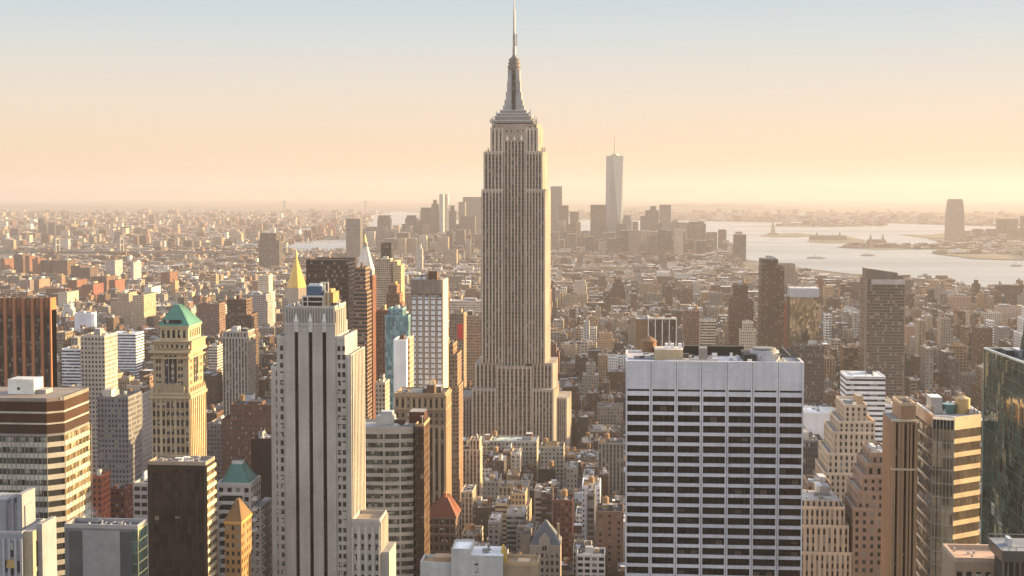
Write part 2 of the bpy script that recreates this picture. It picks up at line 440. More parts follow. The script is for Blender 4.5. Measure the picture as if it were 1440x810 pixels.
ground_material(); water_material()
simple_material('pavement', (.11, .105, .10), (.19, .18, .17), .06)
simple_material('road', (.04, .04, .041), (.06, .06, .06), .05)
simple_material('island', (.06, .07, .04), (.15, .13, .10), .006)
simple_material('hill', (.05, .06, .04), (.14, .12, .09), .0025)
simple_material('leaves', (.035, .045, .02), (.10, .09, .04), .35)
simple_material('bark', (.07, .05, .035), (.12, .09, .06), .8)

gm = MB()
radii = [0, 300, 800, 1500, 2500, 3500] + [3500 + 1200 * i for i in range(1, 49)]
SEG = 240
for i in range(len(radii) - 1):
    for k in range(SEG):
        a0 = 2 * math.pi * k / SEG; a1 = 2 * math.pi * (k + 1) / SEG; r0, r1 = radii[i], radii[i + 1]
        P = [(r * math.cos(a), r * math.sin(a), -r * r / (2 * RE)) for r, a in ((r0, a0), (r1, a0), (r1, a1), (r0, a1))]
        gm.face(P if r0 else P[1:], 'ground')
go = gm.build('ground'); go['kind'] = 'structure'

def sheet(name, poly, mat, lift, kind='structure', maxlen=1200):
    """a flat outline on the curved earth, lifted a little above the ground"""
    bm = bmesh.new(); vs = [bm.verts.new((x, y, 0)) for x, y in poly]; bm.faces.new(vs)
    bmesh.ops.triangulate(bm, faces=bm.faces[:])
    for _ in range(9):
        es = [e for e in bm.edges if e.calc_length() > maxlen]
        if not es: break
        bmesh.ops.subdivide_edges(bm, edges=es, cuts=1)
        bmesh.ops.triangulate(bm, faces=[f for f in bm.faces if len(f.verts) > 3])
    bmesh.ops.recalc_face_normals(bm, faces=bm.faces[:])
    for v in bm.verts: v.co.z = drop(v.co.x, v.co.y) + lift
    bm.normal_update()
    if sum(f.normal.z for f in bm.faces) < 0: bmesh.ops.reverse_faces(bm, faces=bm.faces[:])
    me = bpy.data.meshes.new(name); bm.to_mesh(me); bm.free(); me.materials.append(MATS[mat])
    o = bpy.data.objects.new(name, me); COL.objects.link(o); o['kind'] = kind
    return o
def pix(pts): return [onground(u, v) for u, v in pts]

# upper bay and the Hudson shore
WATERS = []
bay = [(560, 318), (600, 311), (700, 307), (860, 310), (960, 311), (1100, 313), (1180, 311), (1300, 316), (1440, 320), (1560, 330), (1900, 345), (1900, 440),
       (1600, 428), (1440, 413), (1380, 404), (1300, 394), (1200, 386), (1130, 378), (1050, 366), (1000, 352), (900, 338), (760, 336), (600, 336)]
WATERS.append(('water', bay))
river = [(392, 354), (432, 357), (482, 352), (520, 341), (500, 337), (440, 338), (420, 340), (395, 345)]
WATERS.append(('water', river))
WATERS.append(('water', [(395, 325.5), (440, 326.5), (500, 326), (500, 322), (440, 321), (398, 322)]))
WATERS.append(('water', [(505, 323), (540, 325), (585, 322), (590, 300), (560, 297), (520, 303)]))
WATERS.append(('water', [(290, 347), (330, 350), (366, 348), (366, 343), (320, 342.5), (296, 344)]))
for nm, pts in WATERS: sheet('water', pix(pts), 'water', 1.5)
LANDS = [[(1068, 332.5), (1085, 329.5), (1120, 328.5), (1152, 331.5), (1120, 333.8), (1090, 333.8)],
         [(1133, 340.5), (1160, 334.5), (1190, 333), (1217, 339), (1214, 342), (1160, 342.5)],
         [(1175, 348.5), (1220, 345), (1248, 342), (1318, 348), (1318, 340), (1300, 335), (1262, 330.5), (1310, 331), (1340, 327), (1400, 327), (1500, 326), (1500, 352), (1300, 351), (1230, 351.5)],
         [(1310, 357), (1330, 352), (1440, 349), (1600, 349), (1700, 365), (1600, 372), (1440, 367), (1370, 365)],
         [(1080, 318), (1150, 314), (1240, 313), (1240, 318), (1150, 319.5)]]
for pts in LANDS: sheet('island', pix(pts), 'island', 4.0)

def hill_range(prof, D, width, base_v=None):
    """a ridge with real depth: heights along the profile, falling off to both sides"""
    bm = bmesh.new(); rows = []
    us = [prof[0][0] + (prof[-1][0] - prof[0][0]) * i / 90 for i in range(91)]
    rr = random.Random(int(D))
    for j in range(-6, 7):
        row = []
        for u in us:
            for k in range(len(prof) - 1):
                if prof[k][0] <= u <= prof[k + 1][0]:
                    t = (u - prof[k][0]) / (prof[k + 1][0] - prof[k][0]); t = t * t * (3 - 2 * t)
                    v = prof[k][1] + t * (prof[k + 1][1] - prof[k][1]); break
            x0, zt = W(u, v, D); h = max(zt - drop(x0, D), 2)
            y = D + j / 6 * width; x = W(u, 300, y)[0]
            g = max(0, 1 - (j / 6) ** 2) ** 1.5
            row.append(bm.verts.new((x, y, drop(x, y) - 1 + h * g * (1 + rr.uniform(-.05, .05)))))
        rows.append(row)
    for a, b_ in zip(rows, rows[1:]):
        for k in range(90): bm.faces.new((a[k], a[k + 1], b_[k + 1], b_[k]))
    me = bpy.data.meshes.new('hills'); bm.normal_update(); bm.to_mesh(me); bm.free(); me.materials.append(MATS['hill'])
    for p in me.polygons: p.use_smooth = True
    o = bpy.data.objects.new('hills', me); COL.objects.link(o); o['kind'] = 'structure'
hill_range([(760, 303), (850, 297), (900, 290), (960, 286.5), (1010, 286), (1060, 287.5), (1100, 291), (1180, 296), (1260, 302)], 17500, 2500)
hill_range([(1040, 298), (1150, 291), (1250, 290), (1380, 293), (1500, 292), (1700, 296)], 24000, 3000)
hill_range([(-200, 292), (0, 289.5), (120, 290), (300, 291), (420, 292), (520, 294), (640, 297)], 21000, 3000)

# the air: one closed box of even density round everything
hz = MB(); hz.box(-62000, 62000, -62000, 62000, -300, 470, 'plain')
HAZE_BOX = hz
def haze_material():
    m = bpy.data.materials.new('haze'); m.use_nodes = True; nt = m.node_tree; nt.nodes.clear()
    o = nt.nodes.new('ShaderNodeOutputMaterial'); v = nt.nodes.new('ShaderNodeVolumePrincipled')
    v.inputs['Density'].default_value = HAZE_DENSITY; v.inputs['Color'].default_value = HAZE_COLOR; v.inputs['Anisotropy'].default_value = HAZE_ANISO
    nt.links.new(v.outputs[0], o.inputs['Volume'])
    bm = bmesh.new(); bmesh.ops.create_cube(bm, size=1)
    for q in bm.verts: q.co = Vector((q.co.x * 130000, q.co.y * 130000, -330 if q.co.z < 0 else 462))
    me = bpy.data.meshes.new('haze'); bm.to_mesh(me); bm.free(); me.materials.append(m)
    ob = bpy.data.objects.new('haze', me); COL.objects.link(ob); ob['kind'] = 'stuff'
haze_material()

# street grid: avenues along Y, cross streets along X
AVES = [-2450, -2200, -1960, -1720, -1480, -1290, -1105, -915, -735, -600, -465, -325, -185, 95, 370, 645, 925, 1200, 1480, 1760, 2040]
STREETS = [220 + 80 * i for i in range(0, 86)]
# ------------------------------------------------------------------ the named buildings
FOOTH = []
rh = random.Random(3)
def claim(x0, x1, y0, y1, h): FOOT.append((x0, x1, y0, y1)); FOOTH.append((x0, x1, y0, y1, h))
def mark(short, u, v): LANDMARKS.append((short, u, v))

def tower(name, label, cat, short, u0, u1, v, D=None, h=None, dep=30, col=TAN, sty=GRID, gls=DG, roofc=TAR, tiers=None, n=2, tk=0.0, group=None, cap=None, mat='facade', par=True):
    """a building of stacked storeys; tiers: (u0, u1, v) from the top down, the first is the given one"""
    um = (u0 + u1) / 2
    if D is None: D = depth_for(um, v, h)
    ts = [(u0, u1, v, 0)] + [t if len(t) == 4 else (*t, 0) for t in (tiers or [])]
    zb = drop(X(um, D), D) - 1
    wall = MB(); roof = MB(); ex = []
    for k, (a, c, vv, ins) in enumerate(ts):
        x0, x1 = X(a, D + ins), X(c, D + ins); z1 = Z(vv, D + ins, (a + c) / 2)
        z0 = Z(ts[k + 1][2], D + ts[k + 1][3], (ts[k + 1][0] + ts[k + 1][1]) / 2) if k + 1 < len(ts) else zb
        ex.append([x0, x1, D + ins, D + dep - (ins > 0) * min(ins, dep * .2), z0, z1])
    xm = (ex[-1][0] + ex[-1][1]) / 2
    b = B(name, label, cat, xm, D + dep / 2, zb, group)
    for k, (x0, x1, y0, y1, z0, z1) in enumerate(ex):
        wall.prism([(x0, y0), (x1, y0), (x1, y1), (x0, y1)], z0, z1, mat, col, sty, gls, rh.random(), top=None)
        if par and z1 - z0 > 4: wall.parapet(x0, x1, y0, y1, z1, 1.2, .5, 'plain', tuple(min(q * 1.1, .8) for q in col))
        roof.face([(x0, y0, z1), (x1, y0, z1), (x1, y1, z1), (x0, y1, z1)], 'roof', roofc)
    b.part('wall', wall); b.part('roof', roof)
    x0, x1, y0, y1, z0, z1 = ex[0]
    if n: rooftop(b, x0, x1, y0, y1, z1, random.Random(int(u0 * 7 + v)), n, tk, cap)
    claim(min(e[0] for e in ex), max(e[1] for e in ex), D, D + dep, ex[0][5])
    if short: mark(short, um, v)
    b.D = D; b.ex = ex
    return b

# ---- 1. the glass slab with ribbon windows at the edge of the picture
def ribbon_slab():
    D = 480; x0, xc, x1 = X(-75, D), X(63, D), X(80.5, D); zt = Z(563.5, D, 70); dep = 27
    b = B('office_tower', 'broad glass slab with white spandrel bands and orange striped top, flat grey roof', 'skyscraper', (x0 + x1) / 2, D + 10, 0)
    claim(x0, x1 + 1, D, D + dep, zt); mark('broad ribbon-windowed slab', 60, 640)
    fl = 3.95; core = MB(); roof = MB(); band = []; lit = []
    cols = (.40, .40, .41); wht = (.41, .385, .335)
    ya = D + 3.9
    poly = [(x0, D), (xc, D), (x1, ya), (x1, D + dep), (x0, D + dep)]
    core.prism(poly, 0, zt, 'plain', (.05, .05, .05), top=None)
    roof.face([(p[0], p[1], zt) for p in poly], 'roof', (.36, .35, .36))
    b.part('roof', roof)
    # orange and dark louvre bands under the roof
    o2 = [(x0 - .02, D - .3), (xc + .05, D - .3), (x1 + .3, ya - .15), (x1 + .3, D + dep + .02), (x0 - .02, D + dep + .02)]
    def ring(mb, z0, z1, col, off=0.0, mat='plain'):
        p = [(x0 - .02, D - .3 - off), (xc + .05, D - .3 - off), (x1 + .3 + off, ya - .15 - off * .4), (x1 + .3 + off, D + dep + .02), (x0 - .02, D + dep + .02)]
        mb.prism(p, z0, z1, mat, col, top=mat, tcol=col, bottom=True)
    z = zt + .9; top = MB()
    for k, (hh, c) in enumerate([(1.3, (.25, .22, .2)), (3.6, (.085, .045, .027)), (.7, wht), (3.4, (.09, .047, .028)), (.6, wht), (3.4, (.07, .04, .027)), (.9, (.26, .24, .23))]):
        ring(top, z - hh, z, c, .03 * (k % 2)); z -= hh
    b.part('louvre_bands', top, label='orange brown louvre bands around the roof edge')
    sp = MB()
    k = 0
    while z > 8:
        band.append(z)
        ring(sp, z - fl, z - fl + 1.75, wht if True else cols, .04)
        z -= fl; k += 1
    b.part('wall', core); b.part('spandrels', sp)
    wx = []
    for z in band:
        wx.append(('x', x0 + .05, D - .02, z - fl + 1.8, xc - x0 - .1, fl - 1.85))
    for z in band:
        wx.append(('r', x1 + .02, ya + .05, z - fl + 1.8, dep - 2.8, fl - 1.85))
    nb_ = len(band); b.panels('window_band', wx[:nb_], 'glass_ribbon', 100); b.panels('end_window_band', wx[nb_:], 'glass_sunlit', 100)
    # corner bay: its angle is added so that the sun lights it
    mu = MB()
    n = 22
    for i in range(n + 1):
        x = x0 + (xc - x0) * i / n; mu.box(x - .09, x + .09, D - .52, D - .36, 3, band[0], 'metal', (.30, .29, .28))
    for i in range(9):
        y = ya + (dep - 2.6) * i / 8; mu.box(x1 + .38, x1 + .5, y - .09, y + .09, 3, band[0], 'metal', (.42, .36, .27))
    b.part('mullions', mu, kind='stuff')
    t = MB(); a0, a1 = X(10, D + 10), X(47, D + 10)
    t.box(a0, a1, D + 9, D + 17, zt, zt + 6.3, 'plain', (.58, .56, .52), top='roof', tcol=SILVER); o = b.part('bulkhead', t)
    t = MB(); t.box(a0 + 3.6, a0 + 4.6, D + 8.94, D + 9.0, zt + 2.4, zt + 3.4, 'plain', (.04, .04, .04)); b.part('door', t, o)
    t = MB(); t.box(a1, a1 + 4, D + 10, D + 16, zt, zt + 2.4, 'plain', (.33, .31, .30)); b.part('duct_housing', t)
    p = MB(); p.parapet(x0, x1 - .5, D + 2.8, D + dep, zt, .9, .4, 'plain', (.42, .40, .39)); b.part('parapet', p)
ribbon_slab()

# ---- 2. low metal-clad box in front of it
def metal_box():
    D = 440; x0, x1 = X(85, D), X(189, D); zt = Z(743, D, 140); dep = 9
    b = B('office_building', 'low grey metal-clad box with louvred strips and a green glass end wall', 'building', (x0 + x1) / 2, D + 4, 0)
    claim(x0, x1, D, D + dep, zt); mark('grey metal box', 140, 745)
    w = MB(); w.prism([(x0, D), (x1, D), (x1, D + dep), (x0, D + dep)], 0, zt, 'plain', (.21, .215, .22), top=None)
    for i in range(46):
        x = x0 + (x1 - x0) * (i + .5) / 46; w.box(x - .05, x + .05, D - .12, D, 6, zt - .2, 'metal', (.24, .25, .26))
    w.parapet(x0, x1, D, D + dep, zt, 1.3, .4, 'metal', (.35, .35, .36)); b.part('wall', w)
    r = MB(); r.face([(x0, D, zt), (x1, D, zt), (x1, D + dep, zt), (x0, D + dep, zt)], 'roof', DKGREY); b.part('roof', r)
    W_ = x1 - x0
    p = MB(); p.box(x0 + W_ * .07, x0 + W_ * .25, D - .3, D - .14, 20, zt - 1, 'plain', (.12, .12, .125), bottom=True); b.part('dark_panel', p)
    p = MB(); p.box(x0 + W_ * .25, x0 + W_ * .76, D - .26, D - .14, 20, zt - .6, 'metal', (.30, .31, .325), bottom=True); b.part('grey_panel', p)
    p = MB(); p.box(x0 + W_ * .76, x1 - 1.9, D - .3, D - .14, 20, zt - 1, 'plain', (.11, .115, .12), bottom=True); b.part('dark_panel', p)
    rows = [('x', x1 - 1.8, D - .15, zt - 3.8 - k * 3.7, 1.6, 3.1) for k in range(16)] + [('r', x1 + .01, D + .3, zt - 4.0 - k * 3.7, dep - .6, 3.3) for k in range(16)]
    b.panels('window', rows, 'glass_green')
    f = MB()
    for k in range(17): f.box(x1 + .02, x1 + .2, D, D + dep, zt - .6 - k * 3.7, zt - .2 - k * 3.7, 'metal', (.55, .52, .32), bottom=True)
    f.box(x1 + .02, x1 + .22, D - .1, D + .3, 20, zt - .2, 'metal', (.55, .52, .32)); b.part('frame', f)
    rr = random.Random(8); m = MB()
    for i in range(26):
        x = rr.uniform(x0 + W_ * .3, x1 - 3); y = rr.uniform(D + 1, D + dep - 1.5); m.bar((x, y, zt + .3), (x + rr.uniform(-1.5, 2.5), y + rr.uniform(-1, 1), zt + rr.uniform(.4, 1.7)), .16, 'metal', rr.choice([SILVER, WHITE, GREY]))
    b.part('roof_pipes', m, kind='stuff')
metal_box()

# ---- 3. dark bronze slab
def bronze_slab():
    D = 520; x0, x1 = X(204.5, D), X(286.5, D); zt = Z(654, D, 245); dep = 12
    b = B('office_tower', 'dark bronze glass slab with sunlit striped end wall below the copper-roofed tower', 'skyscraper', (x0 + x1) / 2, D + 6, 0)
    claim(x0, x1, D, D + dep, zt); mark('dark bronze slab', 250, 655)
    w = MB(); w.prism([(x0, D), (x1, D), (x1, D + dep), (x0, D + dep)], 0, zt, 'plain', (.05, .04, .036), top=None)
    w.parapet(x0, x1, D, D + dep, zt, 1.4, .5, 'plain', (.30, .26, .22)); b.part('wall', w)
    r = MB(); r.face([(x0, D, zt), (x1, D, zt), (x1, D + dep, zt), (x0, D + dep, zt)], 'roof', GREY); b.part('roof', r)
    rows = [('x', x0 + (x1 - x0) * i / 4 + .05, D, zt - 5 - k * 3.55, (x1 - x0) / 4 - .12, 3.35) for k in range(40) for i in range(4)]
    b.panels('window_band', rows, 'glass_bronze')
    s = MB()
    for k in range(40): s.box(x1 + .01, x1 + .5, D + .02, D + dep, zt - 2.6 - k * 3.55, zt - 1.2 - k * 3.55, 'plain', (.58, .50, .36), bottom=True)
    b.part('spandrels', s)
    b.panels('end_window', [('r', x1 + .01, D + .6, zt - 4.7 - k * 3.55, dep - 1, 2.0) for k in range(40)], 'glass_sunlit')
    f = MB(); f.box(x1 - .6, x1 + .55, D - .15, D - .001, 0, zt, 'plain', (.09, .07, .06)); f.box(x0 - .1, x0 + 1.6, D - .16, D - .001, 0, zt, 'plain', (.06, .05, .045)); b.part('corner_pier', f)
    rr = random.Random(14); m = MB()
    for i in range(34):
        q = rr.uniform(.5, 1.5); x = rr.uniform(x0 + 1.5, x1 - 3); y = rr.uniform(D + 2, D + dep - 2); m.box(x, x + q * rr.uniform(1, 2.4), y, y + q, zt, zt + rr.uniform(.5, 1.6), 'metal', rr.choice([WHITE, SILVER, GREY, TAN]))
    b.part('roof_vents', m, kind='stuff')
bronze_slab()

# ---- 4. stone tower with green copper pyramid
def copper_tower():
    D = 750
    xa, xb = X(211, D), X(265, D); dep = 28; cx = (xa + xb) / 2
    b = B('stone_tower', 'ornate stone tower with arched windows under a green copper pyramid roof', 'skyscraper', cx, D + dep / 2, 0)
    claim(xa, xb, D, D + dep, Z(430, D)); mark('copper-pyramid tower', 245, 500)
    zz = lambda v: Z(v, D, 245)
    c1 = (.37, .30, .215); c2 = (.45, .37, .265); w = MB(); tr = MB()
    z_set, z_crown, z_arc, z_ev = zz(556), zz(493), zz(487), zz(459)
    w.box(xa, xb, D, D + dep, 0, z_set, 'stone', c1, top='roof', tcol=TAN)
    w.box(xa + .9, xb - .7, D + .8, D + dep - .8, z_set, z_crown, 'stone', c1, top='roof', tcol=TAN)
    x2, x3 = X(222, D), X(262, D)
    w.box(x2 - 3.2, x3 + 2.2, D + 1.2, D + dep - 1.2, z_crown, zz(480), 'stone', c1, top='roof', tcol=TAN)
    w.box(x2, x3, D + 2.6, D + dep - 2.6, zz(480), z_ev, 'stone', c2, top='roof', tcol=TAN)
    # piers so that the windows sit in recesses
    def grid(x0, x1, y, z0, z1, nx, pw, cols):
        for i in range(nx + 1):
            x = x0 + (x1 - x0) * i / nx; q = pw * (1.8 if i in cols else 1); tr.box(max(x - q, x0 - .01), min(x + q, x1 + .01), y - .55, y - .001, z0, z1, 'stone', c2, bottom=True)
    grid(xa, xb, D, 0, z_set - 2, 8, .38, (0, 2, 5, 8))
    for y in range(9):
        yy = D + dep * y / 8; tr.box(xb + .001, xb + .55, max(yy - .8, D), min(yy + .8, D + dep), 0, z_set - 2, 'stone', c2, bottom=True)
    for zc, o, hh in ((z_set - 1.8, 1.1, 1.8), (z_set + .3, .5, 1.2), (z_crown - 1.4, 1.2, 1.4), (z_crown - 4.6, .4, .8), (zz(480) - .5, .7, .7), (z_ev - 1, .6, 1.1)):
        e0, e1, f0, f1 = (xa, xb, D, D + dep) if zc < z_crown - 1 else (xa + .9, xb - .7, D + .8, D + dep - .8)
        if zc > z_crown: e0, e1, f0, f1 = x2 - 3.2, x3 + 2.2, D + 1.2, D + dep - 1.2
        if zc > zz(478): e0, e1, f0, f1 = x2, x3, D + 2.6, D + dep - 2.6
        tr.box(e0 - o, e1 + o, f0 - o, f1 + o, zc, zc + hh, 'stone', c2, bottom=True)
    # little finials on the two set-backs
    for k in range(9):
        x = xa + .5 + (xb - xa - 1) * k / 8
        if k in (0, 1, 7, 8): tr.frustum(x, D - .3, z_set + 1.5, z_set + 5, .8, .3, 6, 'stone', c2)
        tr.frustum(x, D + .6, z_crown + 1.1, z_crown + 3.0, .6, .3, 6, 'stone', c2)
    for k in range(9):
        y = D + 1 + (dep - 2) * k / 8; tr.frustum(xb, y, z_set + 1.5, z_set + 4.2, .8, .3, 6, 'stone', c2); tr.frustum(xb - .4, y, z_crown + 1.1, z_crown + 3.2, .7, .3, 6, 'stone', c2)
    b.part('wall', w); b.part('cornice', tr)
    cw = (xb - xa) / 8; wins = []
    for k in range(28):
        z = z_set - 7 - k * 5.0
        if z < 30: break
        for i in range(8):
            if i in (3, 4) or i in (0, 1, 6, 7, 2, 5): wins.append(('x', xa + cw * i + .42, D - .02, z, cw - .84, 3.1))
    b.panels('window', wins, 'glass', 100)
    sw = [('r', xb + .01, D + dep * i / 8 + .9, z_set - 7 - k * 5.0, dep / 8 - 1.8, 3.0) for k in range(20) for i in range(8)]
    b.panels('side_window', sw, 'glass', 40)
    # tall arched window groups in the upper stage
    for ax in ('x', 'r'):
        t = MB(); L = 7.4 if ax == 'x' else 9.5; n = 3
        for i in range(n):
            if ax == 'x':
                q = cx - L / 2 + L * i / n; t.box(q + .25, q + L / n - .25, D + .72, D + .8, zz(541), zz(502), 'glass', bottom=True)
                t.frustum(q + L / n / 2, D + .76, zz(502) - .01, zz(502) + 1.2, L / n / 2 - .25, .2, 10, 'glass', sy=.03)
            else:
                q = D + dep / 2 - L / 2 + L * i / n; t.box(xb - .7, xb - .62, q + .35, q + L / n - .35, zz(541), zz(502), 'glass', bottom=True)
        b.part('arched_window', t)
    sm = [('x', xa + 2.6 + (i > 1) * 0 + [0, 0, 12.6, 12.6][i] + [0, 1.6, 0, 1.6][i], D + .79, zz(542) + k * 4.1, 1.1, 2.2) for k in range(4) for i in range(4)]
    sm += [('r', xb - .69, D + q, zz(542) + k * 4.1, 1.1, 2.2) for k in range(4) for q in (3, 5.5, 21, 23.5)]
    sm += [('x', x2 + 1.1 + i * 3.0, D + 2.58, zz(476), 1.5, 4.4) for i in range(5)] + [('r', x3 + .02, D + 5 + i * 3.4, zz(476), 1.6, 4.4) for i in range(6)]
    sm += [('x', x2 - 2.2 + i * 2.9, D + 1.18, zz(491) + .6, 1.4, 1.8) for i in range(7)]
    b.panels('small_window', sm, 'glass')
    r = MB(); ax_ = X(250, D + dep / 2); r.hip(x2 - .7, x3 + .7, D + 1.9, D + dep - 1.9, z_ev + .12, zz(431), ax_ - 1.2, ax_ + 1.2, D + dep / 2 - 2.5, D + dep / 2 + 2.5, 'copper', (.11, .24, .19))
    seams(r, (x2 - .7, x3 + .7, D + 1.9, D + dep - 1.9, z_ev + .12), (ax_ - 1.2, ax_ + 1.2, D + dep / 2 - 2.5, D + dep / 2 + 2.5, zz(431)), 9, (.17, .31, .25))
    ro = b.part('roof', r)
    t = MB(); t.box(x2 + 2, x3 - 4, D + 2.6, D + 3.2, z_ev + 1.3, z_ev + 3.4, 'glass'); b.part('roof_window', t, ro)
copper_tower()

# ---- 5/6. two smaller roofs by the bronze slab
def hip_tower():
    D = 560; x0, x1 = X(302, D), X(350, D); zt = Z(683, D, 325); dep = 16
    b = B('office_tower', 'pale stepped tower with square green copper hipped roof and bowed balconies', 'skyscraper', (x0 + x1) / 2, D + 8, 0)
    claim(x0, x1 + 5, D, D + dep + 8, zt); mark('green hip-roofed tower', 325, 690)
    w = MB(); c = (.42, .385, .36)
    w.box(x0, x1, D, D + dep, 0, zt, 'facade', c, (3.6, 3.8, .5, .5, 0), top='roof', tcol=GREY)
    w.box(x1 + .003, X(364, D + 4), D + 4, D + dep + 6, 0, Z(716, D, 355), 'facade', c, (3.2, 3.6, .5, .55, 0), top='roof', tcol=GREY)
    w.parapet(x0, x1, D, D + dep, zt, 1.2, .5, 'plain', c)
    for k in range(10):
        z = zt - 4 - k * 3.8; w.box(x0 + 1.5, x1 - 3, D - .7, D - .01, z, z + 1.3, 'plain', (.5, .46, .42), bottom=True)
    for k in range(4):
        z = zt - 6.5 - k * 4.4; w.frustum(x1 - .2, D + 3, z, z + 1.2, 2.2, 2.2, 12, 'plain', (.5, .46, .43))
    b.part('wall', w)
    b.panels('window_band', [('x', x0 + 2, D - .01, zt - 6.4 - k * 3.8, x1 - x0 - 5.6, 2.3) for k in range(10)], 'glass')
    r = MB(); rx0, rx1 = X(306, D), X(348, D); r.hip(rx0, rx1, D + 1, D + dep - 1, zt + .2, Z(656, D, 325), X(318, D), X(334, D), D + 5, D + 9, 'copper', (.12, .22, .19)); seams(r, (rx0, rx1, D + 1, D + dep - 1, zt + .2), (X(318, D), X(334, D), D + 5, D + 9, Z(656, D, 325)), 8, (.16, .27, .24), .07)
    ro = b.part('roof', r)
    t = MB(); t.box(X(319, D), X(333, D), D + 5.2, D + 8.8, Z(656, D, 325), Z(651, D, 325), 'plain', (.5, .48, .45), top='roof', tcol=DKGREY); t.bar((X(327, D), D + 7, Z(651, D)), (X(327, D), D + 7, Z(641, D)), .12, 'metal', GREY); b.part('roof_cap', t, ro)
    f = MB()
    for k in range(14):
        z = zt - 14 - k * 3.6; f.bar((x1 + .2, D + 3.7, z), (x1 + 5, D + 3.7, z + 3.6), .12, 'plain', PALE); f.bar((x1 + 5, D + 3.7, z), (x1 + .2, D + 3.7, z + 3.6), .12, 'plain', PALE)
    b.part('cross_bracing', f, kind='stuff')
hip_tower()
def gold_hip():
    D = 515; x0, x1 = X(299, D), X(323, D); zt = Z(748, D, 312); dep = 15
    b = B('brick_building', 'ochre brick building with pyramid roof glowing beside the dark bronze slab', 'building', (x0 + x1) / 2, D + 7, 0)
    claim(x0, x1, D, D + dep, zt); mark('ochre pyramid-roofed building', 312, 745)
    w = MB(); w.box(x0, x1, D + 12.5, D + 12.5 + dep, 0, zt, 'facade', (.31, .21, .12), (2.4, 3.4, .45, .5, 0)); w.box(x0 - .3, x1 + .3, D + 12.2, D + 12.8 + dep, zt, zt + 1, 'plain', (.45, .3, .14), bottom=True); b.part('wall', w)
    r = MB(); r.hip(x0 - .1, x1 + .1, D + 12.4, D + 12.6 + dep, zt + 1.01, zt + 8.5, (x0 + x1) / 2 - .4, (x0 + x1) / 2 + .4, D + 19, D + 21, 'plain', (.22, .155, .09)); seams(r, (x0 - .1, x1 + .1, D + 12.4, D + 12.6 + dep, zt + 1.01), ((x0 + x1) / 2 - .4, (x0 + x1) / 2 + .4, D + 19, D + 21, zt + 8.5), 6, (.27, .19, .12), .06); b.part('roof', r)
gold_hip()

# ---- 7. art-deco top at the corner
def deco_corner():
    D = 380; xs = lambda u: X(u, D)
    b = B('stone_tower', 'blue-grey stepped stone tower with sunlit gold flanks in the lower corner', 'skyscraper', xs(10), D + 8, 0)
    claim(xs(-60), xs(45), D, D + 20, Z(700, D)); mark('stepped stone tower in the corner', 20, 750)
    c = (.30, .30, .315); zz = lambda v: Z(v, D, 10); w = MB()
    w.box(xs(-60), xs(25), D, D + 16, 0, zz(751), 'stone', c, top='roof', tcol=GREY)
    w.box(xs(25) + .003, xs(38), D + 1, D + 14, 0, zz(748), 'stone', (.40, .35, .27), top='roof', tcol=GREY)  # sunlight on this flank is put into its warmer stone colour
    w.box(xs(38) + .003, xs(45), D + 4, D + 14, 0, zz(741), 'stone', c, top='roof', tcol=GREY)
    for a, q, v in ((-60, -4, 706), (3, 6.5, 704), (12, 19, 698)): w.box(xs(a), xs(q), D + 3, D + 12, zz(751), zz(v), 'stone', c, top='roof', tcol=GREY)
    w.box(xs(-60), xs(12), D + 3.6, D + 11.4, zz(751), zz(712), 'stone', c, top='roof', tcol=GREY)
    w.box(xs(19), xs(20.5), D + 4.5, D + 10, zz(751), zz(716), 'stone', c); w.parapet(xs(-60), xs(25), D, D + 16, zz(751), .8, .4, 'stone', (.36, .36, .37))
    for u in (-3, 5, 14, 22): w.box(xs(u), xs(u) + .7, D - .4, D - .001, 0, zz(757), 'stone', (.36, .36, .37), bottom=True)
    b.part('wall', w)
    b.panels('window', [('x', xs(7), D - .01, zz(783) - k * 5.4, 1.1, 4.4) for k in range(12)] + [('x', xs(-2), D - .01, zz(805) - k * 5.4, 1.1, 3.4) for k in range(8)] + [('x', xs(16), D - .01, zz(805) - k * 5.4, 1.1, 3.4) for k in range(8)], 'glass')
    b.panels('side_window', [('r', xs(38) + .01, D + 3 + i * 3.5, zz(800) - k * 9, 1.5, 7.5) for k in range(8) for i in range(3)], 'glass')
    t = MB(); t.frustum(xs(9), D - .25, zz(798), zz(798) + 2.4, 1.5, 1.1, 10, 'gold', (.4, .3, .16), sy=.3); b.part('medallion', t)
deco_corner()

